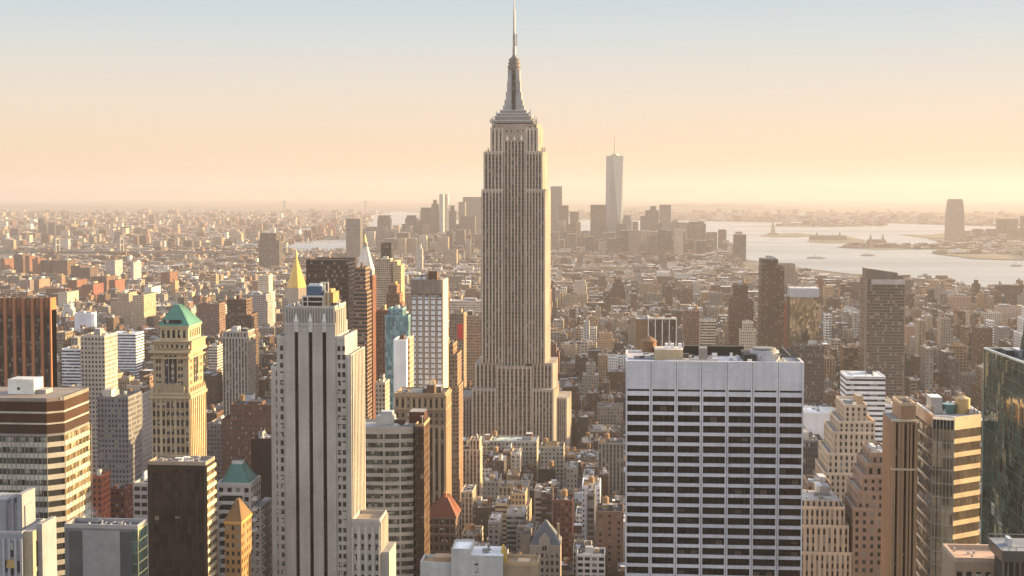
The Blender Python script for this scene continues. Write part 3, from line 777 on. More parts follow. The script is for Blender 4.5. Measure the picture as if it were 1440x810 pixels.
# ---- 8. pale stone tower with three dark window slots
def slot_tower():
    D = 560; xs = lambda u: X(u, D); zz = lambda v: Z(v, D, 440); dep = 25
    b = B('stone_tower', 'tall pale limestone tower with three long black window slots and crowded roof plant', 'skyscraper', xs(440), D + 12, 0)
    claim(xs(379), xs(535), D - 1, D + dep + 8, zz(433)); mark('black-slotted limestone tower', 440, 560)
    c = (.38, .355, .325); c2 = (.43, .40, .365); w = MB(); ci = (.50, .43, .31)
    zc = zz(457); zt = zz(434); zi = zz(476); zo = zz(519); zr = zz(502)
    cols = [xs(a) for a in (399.5, 413.5, 418.6, 433.3, 438.6, 452.8, 458.2, 471)]
    # central mass in vertical slabs, leaving the three slots open to a recessed wall
    for i in range(4): w.box(cols[2 * i], cols[2 * i + 1], D, D + 1.2, 0, zc, 'stone', c, top='stone', tcol=c)
    for i in range(3): w.box(cols[2 * i + 1], cols[2 * i + 2], D, D + 1.2, zz(467), zc, 'stone', c, bottom=True, top='stone', tcol=c)
    w.box(cols[0], cols[7], D + 1.2, D + dep, 0, zc, 'stone', c, top='roof', tcol=GREY)
    w.box(cols[0] + .3, cols[7] - .2, D + .4, D + dep - 2, zc, zt, 'stone', (.29, .275, .255), top='roof', tcol=DKGREY)
    for i in range(19):
        x = cols[0] + .5 + (cols[7] - cols[0] - 1.2) * i / 18; w.box(x - .16, x + .16, D + .1, D + .4, zc + .8, zt + .5, 'stone', c2)
    w.box(cols[0] - .1, cols[7] + .1, D - .25, D + .39, zc, zc + .8, 'stone', c2, bottom=True)
    w.parapet(cols[0] + .3, cols[7] - .2, D + .4, D + dep - 2, zt, 1.0, .6, 'stone', c2)
    for i in range(3):
        xm = (cols[2 * i + 1] + cols[2 * i + 2]) / 2; w.box(xm - .75, xm + .75, D - .35, D - .001, zz(467), zc + 1.5, 'stone', (.46, .44, .41), bottom=True); w.frustum(xm, D - .05, zc + 1.5, zc + 4.8, .95, .2, 6, 'stone', (.58, .56, .53), sy=.4)
        w.frustum(xm, D - .05, zc - 2.6, zc + 1.5, 1.0, 1.0, 8, 'stone', (.46, .44, .41), sy=.35)
    # side masses with paired windows
    w.box(xs(388), cols[0], D + .6, D + dep - 3, 0, zi, 'stone', c, top='roof', tcol=GREY)
    w.box(xs(379), xs(388), D + 1.0, D + dep, 0, zo, 'stone', c, top='roof', tcol=GREY)
    w.box(cols[7], xs(484), D + .6, D + dep + 2, 0, zi, 'stone', c, top='roof', tcol=GREY)
    w.box(xs(484), xs(492.5), D + 1.0, D + dep + 6, 0, zr, 'stone', c, top='roof', tcol=GREY)
    for (a, q, y0, y1, z) in ((xs(388), cols[0], D + .6, D + dep - 3, zi), (xs(379), xs(388), D + 1, D + dep, zo), (cols[7], xs(484), D + .6, D + dep + 2, zi), (xs(484), xs(492.5), D + 1, D + dep + 6, zr)): w.parapet(a, q, y0, y1, z, 1.0, .5, 'stone', c2)
    # thin buttresses on the sunny side
    for k in range(9):
        y = D + 2 + k * (dep + 3) / 9; w.box(xs(492.5) + .001, xs(492.5) + .6, y, y + 1.1, 0, zr + .8, 'stone', c2)
    for k in range(6):
        y = D + 1 + k * 3.6; w.box(cols[7] - .2, cols[7] + .45, y, y + 1.2, zi, zt - 1, 'stone', c2)
    # low annexes
    zl = zz(732)
    w.box(xs(493), xs(533), D - .4, D + 16, 0, zl, 'stone', c, top='roof', tcol=(.3, .26, .22)); w.parapet(xs(493), xs(533), D - .4, D + 16, zl, 1.2, .5, 'stone', c2)
    w.box(xs(533) + .002, xs(545), D + 1, D + 18, 0, zz(775), 'stone', c, top='roof', tcol=GREY)
    for k in range(5):
        x = xs(493) + (xs(533) - xs(493)) * k / 4; w.box(max(x - .7, xs(493)), min(x + .7, xs(533)), D - .8, D - .401, 0, zl - 2, 'stone', c2, bottom=True)
    for k in range(6): w.box(xs(533) + .003, xs(533) + .5, D + k * 3, D + k * 3 + 1.2, zz(775), zl, 'stone', c2)
    b.part('wall', w)
    for i in range(3):
        t = MB(); t.box(cols[2 * i + 1] + .02, cols[2 * i + 2] - .02, D + 1.14, D + 1.195, 20, zz(467) - .01, 'glass_black', bottom=True); b.part('window_slot', t)
    fl = 12.15 / 3.473; wins = []
    for k in range(34):
        for u in (386.2, 392.6, 473.6, 480.2):
            v = 487 + 12.15 * k
            if u < 388 and v < 520: continue
            if v > 845: continue
            y = D + .58 if u > 388 and u < 484 else D + .98
            wins.append(('x', xs(u) , y, zz(v + 6.4), 1.25, 2.0))
    b.panels('window', wins, 'glass', 100)
    sd_ = [('r', xs(492.5) + .01, D + 3.4 + i * 3.1, zz(520 + 12.15 * k), 1.4, 2.0) for k in range(26) for i in range(9)]
    b.panels('side_window', sd_, 'glass', 60)
    aw = [('x', xs(496.5) + i * (xs(533) - xs(493)) / 4, D - .41, zl - 7.5 - 4.3 * k, 1.15, 2.5) for k in range(8) for i in range(4)] + [('x', xs(496.5) + i * (xs(533) - xs(493)) / 4 + 1.35, D - .41, zl - 7.5 - 4.3 * k, .6, 2.5) for k in range(8) for i in range(4)]
    b.panels('annex_window', aw, 'glass', 64)
    # roof plant: louvred room, blue cooling cells on a pale steel frame
    t = MB(); t.box(xs(421), xs(450), D + 6, D + 16, zt, zt + 4.2, 'plain', (.06, .055, .05)); b.part('plant_room', t)
    t = MB(); z1 = zt + 4.2
    for x in (xs(421), xs(428), xs(450)): t.bar((x, D + 5.6, zt), (x, D + 5.6, z1 + .6), .22, 'plain', PALE)
    t.bar((xs(420), D + 5.6, z1 + .4), (xs(451), D + 5.6, z1 + .4), .35, 'plain', PALE); t.bar((xs(420), D + 5.6, zt + 2.4), (xs(451), D + 5.6, zt + 2.4), .2, 'plain', PALE)
    for x in (xs(452), xs(457)): t.bar((x, D + 6, zt), (x, D + 6, zz(399)), .2, 'plain', PALE)
    t.bar((xs(446), D + 6, zz(399)), (xs(458), D + 6, zz(399)), .3, 'plain', PALE); t.bar((xs(447), D + 6, zz(402)), (xs(457), D + 6, zz(415)), .15, 'plain', PALE)
    b.part('steel_frame', t)
    t = MB(); t.box(xs(426), xs(448), D + 6.2, D + 13, z1 + .8, zz(404), 'metal', (.10, .155, .23), top='metal', tcol=(.3, .34, .4)); o = b.part('cooling_unit', t)
    t = MB()
    for u in (431, 437, 443): t.frustum(xs(u), D + 9, zz(404), zz(401), 1.2, 1.0, 10, 'metal', SILVER)
    b.part('fan', t, o)
    t = MB(); t.box(xs(451), xs(464), D + 6, D + 18, zt, zz(413), 'plain', (.34, .25, .14)); t.box(xs(455), xs(460), D + 8, D + 16, zz(413), zz(409), 'plain', (.4, .3, .17)); b.part('bulkhead', t)
    rr = random.Random(2); m = MB()
    for i in range(22):
        x = rr.choice([rr.uniform(xs(400.5), xs(419)), rr.uniform(xs(459), xs(468))]); y = D + rr.uniform(2, 20); q = rr.uniform(.5, 1.4); m.box(x, x + q, y, y + q, zt, zt + rr.uniform(.8, 2.6), 'metal', rr.choice([WHITE, SILVER, GREY, DKGREY]))
    b.part('roof_vents', m, kind='stuff')
slot_tower()

# ---- 9. curved ribbon building and the dark slab beside it
def curved_ribbon():
    D = 640; x0, x1 = X(490, D), X(579, D); zt = Z(604, D, 540); dep = 22; cols = (.40, .37, .335)
    b = B('office_building', 'grey office block with continuous window ribbons curving away beside the limestone tower', 'building', (x0 + x1) / 2, D + 11, 0)
    claim(x0, x1, D, D + dep, zt); mark('curved ribbon-windowed block', 545, 640)
    pts = []
    for i in range(9):
        t = i / 8; pts.append((x0 + (x1 - x0) * t, D + 3.2 * max(0, t - .45) ** 2 * 3.3))
    poly = pts + [(x1, D + dep), (x0, D + dep)]
    def off(o): return [(p[0], p[1] - o) for p in pts] + [(x1 + .01, D + dep), (x0 - .01, D + dep)]
    w = MB(); w.prism(poly, 0, zt, 'plain', (.06, .06, .06), top=None)
    z = zt + 1.2; fl = 4.05; w.prism(off(.5), zt - 2.2, z, 'plain', cols, top=None); z = zt - 2.2
    zs = []
    while z > 10:
        zs.append(z); w.prism(off(.5), z - fl, z - fl + 1.7, 'plain', cols, bottom=True); z -= fl
    for i in (2, 4.4, 6.4):
        q = int(i); t = i - q; px = pts[q][0] + (pts[q + 1][0] - pts[q][0]) * t; py = pts[q][1] + (pts[q + 1][1] - pts[q][1]) * t
        w.box(px - .35, px + .35, py - .62, py, 8, zt - 2, 'plain', cols)
    b.part('wall', w)
    r = MB(); r.face([(p[0], p[1], zt) for p in poly], 'roof', (.34, .33, .32)); b.part('roof', r)
    for z in zs[:60]:
        t = MB()
        for i in range(8): t.wall((pts[i][0], pts[i][1] - .06), (pts[i + 1][0], pts[i + 1][1] - .06), z - fl + 1.7, z, 'glass_ribbon', (.03, .03, .03))
        b.part('window_band', t)
    t = MB(); t.box(X(522, D), X(547, D), D + 11, D + 18, zt, zt + 4.4, 'plain', (.42, .40, .37), top='roof', tcol=SILVER); b.part('bulkhead', t)
    t = MB(); t.box(X(528, D), X(545, D), D + 12, D + 17, zt + 4.4, zt + 6.6, 'metal', SILVER); b.part('cooling_unit', t)
    rooftop(b, x0 + 14, x1 - 1, D + 6, D + dep - 1, zt, random.Random(9), 2)
curved_ribbon()
def dark_slab():
    D = 632; x0, x1 = X(579.5, D), X(592, D); zt = Z(604, D, 590); dep = 19
    b = B('office_tower', 'narrow dark brown glass slab with lit brick side, squeezed beside the curved block', 'skyscraper', (x0 + x1) / 2, D + 9, 0)
    claim(x0, x1, D, D + dep, zt); mark('narrow dark brown slab', 592, 610)
    w = MB(); w.box(x0, x1, D + 8, D + 8 + dep, 0, zt, 'facade', (.15, .09, .05), (1.4, 3.7, .6, .6, .5), (.02, .015, .012)); w.parapet(x0, x1, D + 8, D + 8 + dep, zt, 1.3, .5, 'plain', TAN); b.part('wall', w)
    b.panels('window_band', [('x', x0 + .1, D + 8, zt - 4.2 - k * 3.7, x1 - x0 - .25, 3.3) for k in range(40)], 'glass_bronze')
    t = MB(); t.box(X(567, D), X(589, D), D + 16, D + 26, zt + .01, Z(581, D + 16), 'plain', (.10, .045, .035), top='roof', tcol=GREY); b.part('bulkhead', t, label='dark red brick plant room')
    t = MB(); t.bar((x1 - 1, D + 10, zt), (x1 - 1, D + 10, zt + 4.5), .2, 'metal', PALE); t.bar((x1 - 1.8, D + 10, zt + 4.5), (x1 - .4, D + 10, zt + 4.5), .3, 'metal', PALE); b.part('vent_pipe', t)
dark_slab()

# ---- 10. masonry tower with columned crown
def crown_block():
    D = 770; x0, x1 = X(554, D), X(625.5, D); zt = Z(556, D, 590); dep = 24; c = (.27, .205, .15); c2 = (.36, .28, .20)
    b = B('stone_tower', 'brown masonry tower with a tall columned crown storey and one golden flank', 'skyscraper', (x0 + x1) / 2, D + 12, 0)
    claim(x0, x1, D, D + dep, zt); mark('columned-crown masonry tower', 590, 580)
    w = MB(); zc = Z(575, D, 590)
    w.box(x0, x1, D, D + dep, 0, zt, 'stone', c, top='roof', tcol=GREY); w.parapet(x0, x1, D, D + dep, zt, 1.2, .6, 'stone', c2)
    for zq, o, h in ((zt - 1.0, .8, 1.1), (zc - .6, .6, .9), (zc - 10.2, .5, .8)): w.box(x0 - o, x1 + o, D - o, D + dep + o, zq, zq + h, 'stone', c2, bottom=True)
    n = 9
    for i in range(n + 1):
        x = x0 + (x1 - x0) * i / n; w.box(max(x - .75, x0 - .02), min(x + .75, x1 + .02), D - .5, D - .001, 0, zc - 10.2, 'stone', c2)
        w.box(max(x - .9, x0 - .02), min(x + .9, x1 + .02), D - .55, D - .001, zc + .3, zt - 1, 'stone', c2)
    for i in range(8):
        y = D + dep * i / 7; w.box(x1 + .001, x1 + .55, max(y - 1, D), min(y + 1, D + dep), 0, zt - 1, 'stone', c2)
    b.part('wall', w); bw = (x1 - x0) / n
    b.panels('crown_window', [('x', x0 + bw * i + 1.0, D, zc + .8, bw - 2.0, zt - zc - 3) for i in range(n)], 'glass')
    b.panels('window_strip', [('x', x0 + bw * i + .85, D, 4, bw - 1.7, zc - 15) for i in range(n)] + [('r', x1 + .01, D + dep * i / 7 + 1.1, 4, dep / 7 - 2.2, zt - 8) for i in range(7)], 'glass_strip')
    b.panels('window', [('x', x0 + bw * i + 1.0, D, zc - 8.6 + k * 3.9, bw - 2.0, 2.3) for i in range(n) for k in (0, 1)], 'glass')
    rooftop(b, x0 + 1, x1 - 1, D + 1, D + dep - 1, zt, random.Random(21), 4, 1.0)
crown_block()

# ---- 28. hipped red roof building, 29/30 the little ones below
def red_hip():
    D = 700; x0, x1 = X(593, D), X(640, D); zt = Z(727, D, 617); dep = 18; c = (.19, .135, .105); c2 = (.27, .20, .155)
    b = B('brick_building', 'brown brick building with a steep rust-red hipped roof and one sunlit side', 'building', (x0 + x1) / 2, D + 9, 0)
    claim(x0, x1, D, D + dep, zt); mark('rust-red hipped roof building', 617, 735)
    w = MB(); w.box(x0, x1, D, D + dep, 0, zt, 'stone', c)
    for zq, o in ((zt - .8, .5), (zt - 4.6, .4), (zt - 9.2, .3), (zt - 27, .4)): w.box(x0 - o, x1 + o, D - o, D + dep + o, zq, zq + .7, 'stone', c2, bottom=True)
    b.part('wall', w); bw = (x1 - x0) / 6
    b.panels('window', [('x', x0 + bw * i + .6, D, zt - 4.1 - (k > 0) * 4.2 - max(0, k - 1) * 4.5, bw - 1.2, 2.6) for k in range(10) for i in range(6)] + [('r', x1 + .01, D + 1.2 + i * 3, zt - 8.3 - k * 4.5, 1.5, 2.6) for k in range(8) for i in range(6)], 'glass')
    r = MB(); r.hip(x0 - .4, x1 + .4, D - .4, D + dep + .4, zt + .01, Z(702, D, 620), X(622, D), X(627, D), D + 4, D + dep - 5, 'plain', (.23, .10, .066)); seams(r, (x0 - .4, x1 + .4, D - .4, D + dep + .4, zt + .01), (X(622, D), X(627, D), D + 4, D + dep - 5, Z(702, D, 620)), 10, (.28, .13, .085), .07); ro = b.part('roof', r)
    t = MB(); t.box(X(621, D), X(625.5, D), D + 4, D + 6, Z(702, D) - 2, Z(697, D), 'plain', (.4, .2, .12)); b.part('chimney', t, ro)
red_hip()
def pale_block():
    D = 520; x0, x1 = X(634, D), X(707, D); zt = Z(781, D, 670); dep = 14; c = (.44, .43, .41)
    b = B('stone_building', 'windowless pale grey stone block with flat white roof at the bottom edge', 'building', (x0 + x1) / 2, D + 8, 0)
    claim(x0 - 12, x1 + 15, D, D + dep, zt); mark('windowless pale block', 670, 785)
    w = MB(); xm = X(661, D)
    w.box(xm, x1, D, D + dep, 0, zt, 'stone', c, top='roof', tcol=(.62, .61, .6)); w.box(x0, xm, D - .3, D + dep, 0, Z(776, D), 'stone', c, top='roof', tcol=(.62, .61, .6))
    w.parapet(x0, xm, D - .3, D + dep, Z(776, D), .8, .4, 'stone', c)
    w.box(X(588, D), x0, D + 3, D + dep, 0, Z(800, D), 'stone', c, top='roof', tcol=TAN)
    w.parapet(X(588, D), x0, D + 3, D + dep, Z(800, D), 1.2, .5, 'stone', c)
    w.box(x1 + .003, X(757, D), D + 2, D + dep, 0, Z(797, D), 'stone', (.34, .27, .20), top='roof', tcol=TAN); w.parapet(x1 + .01, X(757, D), D + 2, D + dep, Z(797, D), 1.2, .5, 'stone', (.42, .33, .22))
    b.part('wall', w)
    t = MB(); t.box(X(606, D), X(634, D) - .05, D + 5, D + 11, Z(800, D), Z(791, D), 'plain', (.36, .26, .18)); b.part('bulkhead', t)
    t = MB(); t.box(X(727, D), X(744, D), D + 3, D + 8, Z(797, D), Z(792, D), 'plain', (.5, .38, .27)); b.part('bulkhead', t)
    b.panels('vent_window', [('x', X(667, D), D, Z(796, D), 1.3, 2.6), ('x', X(668, D), D, Z(807, D), 1.2, 2.2)], 'glass')
    t = MB(); t.hip(x1 - 1, x1 + 1.0, D + 2, D + 11, Z(797, D), Z(774, D), x1 - .9, x1 - .2, D + 4, D + 9, 'plain', (.45, .33, .08)); b.part('stair_hood', t)
    rooftop(b, xm + 3, x1 - 2, D + 2, D + dep - 2, zt, random.Random(31), 1)
pale_block()
def gabled():
    D = 760; x0, x1 = X(745, D), X(788, D); zt = Z(768, D, 765); dep = 18; c = (.36, .315, .27)
    b = B('gabled_building', 'old pale masonry house with steep slate roof and a pointed stone dormer', 'building', (x0 + x1) / 2, D + 9, 0)
    claim(x0, x1, D, D + dep, Z(737, D)); mark('slate-roofed gabled house', 765, 765)
    w = MB(); w.box(x0, x1, D, D + dep, 0, zt, 'stone', c); w.box(x0 - .3, x1 + .3, D - .3, D + dep + .3, zt, zt + .6, 'stone', (.42, .37, .32), bottom=True)
    w.box(x0 - 4.5, x0 - .003, D + 2, D + dep, 0, Z(752, D), 'stone', (.28, .24, .20), top='roof', tcol=TAR); b.part('wall', w)
    r = MB(); xm = X(767, D); za = Z(735, D)
    r.hip(x0 - .2, x1 + .2, D - .2, D + dep + .2, zt + .61, za, xm - .5, xm + .5, D + 6, D + 9, 'plain', (.16, .17, .185)); ro = b.part('roof', r)
    d = MB(); dx0, dx1 = X(758, D), X(774, D); zd = Z(757, D); d.box(dx0, dx1, D - .25, D + 6, zt - .2, zd, 'stone', c, bottom=True)
    za2 = Z(748, D); m = (dx0 + dx1) / 2
    d.face([(dx0, D - .25, zd), (dx1, D - .25, zd), (m, D - .25, za2)], 'stone', c); d.face([(dx1, D - .25, zd), (dx1, D + 6, zd), (m, D + 6, za2), (m, D - .25, za2)], 'plain', (.16, .17, .185)); d.face([(dx0, D + 6, zd), (dx0, D - .25, zd), (m, D - .25, za2), (m, D + 6, za2)], 'plain', (.16, .17, .185))
    do = b.part('dormer', d, ro)
    t = MB()
    for q in (-1.2, .15): t.box(m + q, m + q + 1.0, D - .32, D - .25, Z(773, D), Z(766, D), 'glass', bottom=True)
    b.part('dormer_window', t)
    bw = (x1 - x0) / 6
    b.panels('window', [('x', x0 + bw * i + .75, D, Z(783, D) - k * 4.1, bw - 1.5, 2.3) for k in range(8) for i in range(6)], 'glass')
    t = MB(); t.box(X(783, D), X(786, D), D + 6, D + 8, zt, Z(739, D), 'stone', c); b.part('chimney', t, ro)
gabled()

# ---- 32. white gridded slab
def white_grid():
    D = 533; x0, x1 = X(880.5, D), X(1132, D); zt = Z(512, D, 1005); dep = 36; c = (.50, .485, .50)
    b = B('office_tower', 'huge white travertine slab gridded with black window bands, plant crowding its roof', 'skyscraper', (x0 + x1) / 2, D + 18, 0)
    claim(x0, x1, D, D + dep, zt); mark('white gridded slab', 1005, 560)
    w = MB(); zz = lambda v: Z(v, D, 1005)
    zp = zz(548.3); n = 7; bw = (x1 - x0) / n; pitch = 14.46 * D / F; z0 = zz(551.3)
    w.prism([(x0, D + .7), (x1, D + .7), (x1, D + dep), (x0, D + dep)], 0, zt, 'stone', c, top=None)
    w.parapet(x0, x1, D + .7, D + dep, zt, 1.0, .8, 'stone', (.5,.485,.49))
    w.box(x0, x1, D + .1, D + .7, zp, zt + 1.0, 'stone', c, bottom=True)
    piers = MB(); slabs = MB()
    for i in range(n + 1):
        xx = x0 + bw * i
        for q in ((-.62, -.16), (.16, .62)):
            a, e = max(xx + q[0], x0 - .02), min(xx + q[1], x1 + .02)
            if e > a + .05: piers.box(a, e, D - .25, D + .69, 0, zt + .9, 'stone', (.54, .525, .535))
        if 0 < i < n: piers.box(xx - .16, xx + .16, D + .05, D + .69, 0, zt + .8, 'stone', (.35, .34, .34))
    sp_top = []
    for k in range(34):
        zt_s = z0 - k * pitch
        if zt_s < 5: break
        for i in range(n): slabs.box(x0 + bw * i + .6, x0 + bw * (i + 1) - .6, D + .06, D + .68, zt_s - (1.75 if k == 0 else 1.25), zt_s, 'stone', (.53, .515, .525), bottom=True)
        sp_top.append(zt_s)
    b.part('wall', w); b.part('piers', piers); b.part('spandrels', slabs)
    wins = [('x', x0 + bw * i + .63, D + .66, z0 - (k + 1) * pitch + .02, bw - 1.26, pitch - (1.8 if k == 0 else 1.3)) for k in range(len(sp_top)) for i in range(n)]
    b.panels('window', wins, 'glass_band', 100)
    t = MB(); t.box(x0 + .7, x1 - .7, D + .60, D + .66, z0 + .02, zp - .02, 'plain', (.03, .03, .03), bottom=True); b.part('shadow_gap', t)
    r = MB(); r.face([(x0, D + .7, zt), (x1, D + .7, zt), (x1, D + dep, zt), (x0, D + dep, zt)], 'roof', (.36, .355, .37)); b.part('roof', r)
    xs = lambda u: X(u, D + 10)
    t = MB(); t.box(xs(921), xs(961), D + 9, D + 20, zt, zt + 4.4, 'plain', (.42, .35, .25), top='roof', tcol=(.5, .46, .42)); o = b.part('bulkhead', t, label='tan plant room')
    t = MB()
    for u in (936, 944, 955): t.box(xs(u), xs(u) + 1.3, D + 13, D + 15, zt + 4.4, zt + 6.3, 'metal', WHITE); t.bar((xs(u) + 2, D + 13, zt + 4.4), (xs(u) + 2, D + 13, zt + 7.3), .1, 'metal', WHITE)
    b.part('vents', t, o, kind='stuff')
    tank(b, xs(914), D + 20, zt, 3.0, 4.2, (.24, .16, .11))
    t = MB(); t.frustum(xs(1077), D + 14, zt, zt + 4.0, 6.2, 5.6, 24, 'plain', (.36, .35, .36)); o = b.part('cooling_tower', t)
    t = MB(); t.frustum(xs(1077), D + 14, zt + 4.0, zt + 5.0, 4.6, 4.4, 24, 'plain', (.22, .22, .22)); t.frustum(xs(1068), D + 10, zt, zt + 3.2, 1.5, 1.5, 12, 'metal', SILVER); b.part('fan_housing', t, o)
    t = MB(); t.box(xs(984), xs(995), D + 8, D + 14, zt, zt + 5.2, 'plain', (.30, .27, .25), top='roof', tcol=GREY); b.part('stair_head', t)
    t = MB(); t.box(xs(962), xs(1052), D + 27, D + 31, zt, zt + 3.8, 'plain', (.05, .045, .04)); b.part('screen_wall', t)
    t = MB(); t.box(xs(1046), xs(1062), D + 6, D + 24, zt, zt + 3.0, 'plain', (.06, .055, .055)); b.part('louvre_box', t)
    t = MB()
    for k in range(7):
        y = D + 4 + k * 4.4; t.bar((xs(1096), y, zt + 2.6), (x1 - 1, y, zt + 2.6), .28, 'plain', (.12, .11, .11))
    for u in (1096, 1110): t.bar((xs(u), D + 3, zt + 2.9), (xs(u), D + 33, zt + 2.9), .25, 'plain', (.16, .15, .15))
    b.part('roof_beams', t)
    rr = random.Random(6); m = MB()
    for i in range(40):
        x = rr.uniform(x0 + 2, x1 - 3); y = rr.uniform(D + 3, D + dep - 3); q = rr.uniform(.6, 1.7); m.box(x, x + q * 1.5, y, y + q, zt, zt + rr.uniform(.4, 1.8), 'metal', rr.choice([WHITE, SILVER, GREY, DKGREY, DKGREY]))
    for i in range(6):
        y = rr.uniform(D + 3, D + 30); x = rr.uniform(x0 + 2, x0 + 40); m.bar((x, y, zt + .6), (x + rr.uniform(5, 18), y, zt + .6), .25, 'metal', rr.choice([SILVER, DKGREY]))
    b.part('roof_vents', m, kind='stuff')
white_grid()

# ---- 33. the tallest tower
def great_tower():
    D = 1290; xs = lambda u: X(u, D); zz = lambda v: Z(v, D, 723)
    xc = xs(723.3); b = B('great_tower', 'tallest grey stone skyscraper with stepped crown and tapering antenna mast', 'skyscraper', xc, D + 30, 0)
    claim(xs(642), xs(802), D - 12, D + 66, zz(175)); mark('great antenna tower', 723, 600)
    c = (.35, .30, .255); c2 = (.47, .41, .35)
    w = MB(); strips = []; rndm = .37
    def mass(ua, ub, y0, y1, z0, z1, n, front=True, frac=.6, top='roof', pier=.55):
        """a stone mass whose front carries n recessed window strips between piers; chamfer added on the right corner, in paler stone, as a sunlit strip"""
        a, e = xs(ua), xs(ub); ch = 2.6 if ub > 755 else 0  # added chamfer, cut to catch the sun as a bright strip
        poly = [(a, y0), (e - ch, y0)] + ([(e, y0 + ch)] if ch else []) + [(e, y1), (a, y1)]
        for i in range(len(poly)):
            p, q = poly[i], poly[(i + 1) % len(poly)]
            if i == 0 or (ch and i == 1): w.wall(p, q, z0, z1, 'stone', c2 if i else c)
            else: w.wall(p, q, z0, z1, 'facade', c, (3.0, 3.7, .45, .62, .6), (.03, .027, .026))
        w.face([(p[0], p[1], z1) for p in poly], top, (.30, .28, .26))
        if n:
            L = e - ch - a; m = 1.0; bw = (L - 2 * m) / n; ww = bw * frac
            for i in range(n):
                x = a + m + bw * (i + .5) - ww / 2; strips.append((x, y0, z0 + .4, ww, z1 - z0 - 2.6, pier))
            for i in range(n + 1):
                x = a + m + bw * i; t = (bw - ww) / 2 * .92
                l, r_ = max(x - t, a + .02), min(x + t, e - ch - .02); hh = z1 + (.8 if i % 2 == 0 else .2)
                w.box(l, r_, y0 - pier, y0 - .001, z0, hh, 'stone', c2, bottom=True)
            w.box(a + .03, e - ch - .03, y0 - pier + .12, y0 - .002, z1 - 2.2, z1 + .1, 'stone', c, bottom=True)
    # (left u, right u, front, back, bottom v, top v, strips)
    zb = 0
    mass(645, 664, D + 4, D + 50, zb, zz(560), 4); mass(783, 801, D + 4, D + 50, zb, zz(560), 4)
    mass(664, 698.5, D - 6, D + 56, zb, zz(546), 6); mass(748.5, 783, D - 6, D + 56, zb, zz(546), 6)
    mass(698.5, 748.5, D - 3, D + 54, zb, zz(515), 8)
    mass(667.5, 698.5, D + 2.0, D + 52, zz(546), zz(511), 5); mass(748.5, 781, D + 2.0, D + 52, zz(546), zz(511), 5)
    mass(677, 707.5, D, D + 46, zz(511), zz(267.5), 6); mass(738.5, 770.5, D, D + 46, zz(511), zz(267.5), 6)
    mass(698.4, 707.4, D + .4, D + 46, zz(515), zz(511), 0)
    mass(707.5, 738.5, D + 4.6, D + 46, zz(515), zz(196), 6, frac=.62)
    mass(680, 707.5, D + .8, D + 45, zz(267.5), zz(214), 5); mass(738.5, 766.5, D + .8, D + 45, zz(267.5), zz(214), 5)
    mass(689, 707.5, D + 4, D + 42, zz(214), zz(180), 3, frac=.4); mass(738.5, 760, D + 4, D + 42, zz(214), zz(180), 3, frac=.4)
    mass(707.5, 738.5, D + 3.6, D + 42, zz(196), zz(174), 0); mass(691, 707.5, D + 5, D + 41, zz(180), zz(174), 0); mass(738.5, 758, D + 5, D + 41, zz(180), zz(174), 0)
    for i in range(4):
        x = xs(707.5) + (xs(738.5) - xs(707.5)) * (i + .5) / 4
    for u in (713, 723, 733): w.frustum(xs(u), D + 3.3, zz(197), zz(190), 1.6, .3, 8, 'stone', (.6, .56, .5), sy=.4)
    # setback trim lines
    for (ua, ub, y, v) in ((680, 707.3, D - .3, 267.5), (738.7, 766.5, D - .3, 267.5), (689, 707.3, D + .6, 214), (738.7, 760, D + .6, 214)):
        w.box(xs(ua) - 1.2, xs(ub) + 1.2, y, y + 1.2, zz(v), zz(v) + 1.0, 'stone', c2, bottom=True)
    b.part('wall', w)
    g = MB(); k = 0
    for (x, y, z, ww, h, pr) in strips:
        t = MB(); t.box(x, x + ww, y - .14, y - .003, z, z + h, 'window_strip', (.05, .045, .04), bottom=True)
        b.part('window_strip', t) if k < 90 else None
        k += 1
    # crown: pale metal tiers, mast with fins, antenna
    m = MB(); met = (.24, .23, .225)
    ym = D + 23
    for u0, u1, v0, v1, dd in ((695, 751, 174, 170.5, 17), (698, 748, 170.5, 164.5, 15.5), (701.5, 745, 164.5, 160.5, 13.5), (705, 741, 160.5, 156, 11.5)):
        m.box(X(u0, ym), X(u1, ym), ym - dd, ym + dd, Z(v0, ym), Z(v1, ym), 'metal', met, top='metal')
        m.box(X(u0, ym) - .5, X(u1, ym) + .5, ym - dd - .5, ym + dd + .5, Z(v1, ym) - .5, Z(v1, ym) + .35, 'metal', (.40, .39, .385), bottom=True)
    b.part('crown', m, label='stepped metal tiers below the mast')
    def Zm(v): return Z(v, ym)
    xm = X(723, ym); s = 1.5
    m = MB(); m.frustum(xm, ym, Zm(156), Zm(97), 6.0, 5.0, 16, 'plain', (.27, .245, .225))
    m.box(xm - 1.5, xm + 1.5, ym - 6.6, ym + 6.6, Zm(156), Zm(100), 'glass_strip', bottom=True)
    ma = b.part('mast', m)
    for sx in (-1, 1):
        for dy in (-3.4, 3.4):
            f = MB()
            for (w0, va, vb) in ((10.2, 156, 149), (8.7, 149, 141), (7.4, 141, 130), (6.3, 130, 115), (5.6, 115, 99)):
                f.box(min(xm + sx * 1.9, xm + sx * w0), max(xm + sx * 1.9, xm + sx * w0), ym + dy - 2.4, ym + dy + 2.4, Zm(va), Zm(vb), 'plain', (.33, .32, .315))
            b.part('mast_wing', f, ma)
    m = MB()
    for v0, v1, r0, r1 in ((99, 95, 5.5, 6.0), (95, 93.6, 6.5, 6.5), (93.6, 89.4, 5.4, 5.4), (89.4, 88.3, 6.0, 6.0), (88.3, 84, 5.0, 4.9), (84, 83, 5.3, 5.3), (83, 80.5, 3.6, 3.2), (80.5, 77, 2.2, 1.5)): m.frustum(xm, ym, Zm(v0), Zm(v1), r0, r1, 16, 'plain', (.22, .20, .19))
    b.part('mast_head', m, ma)
    a = MB()
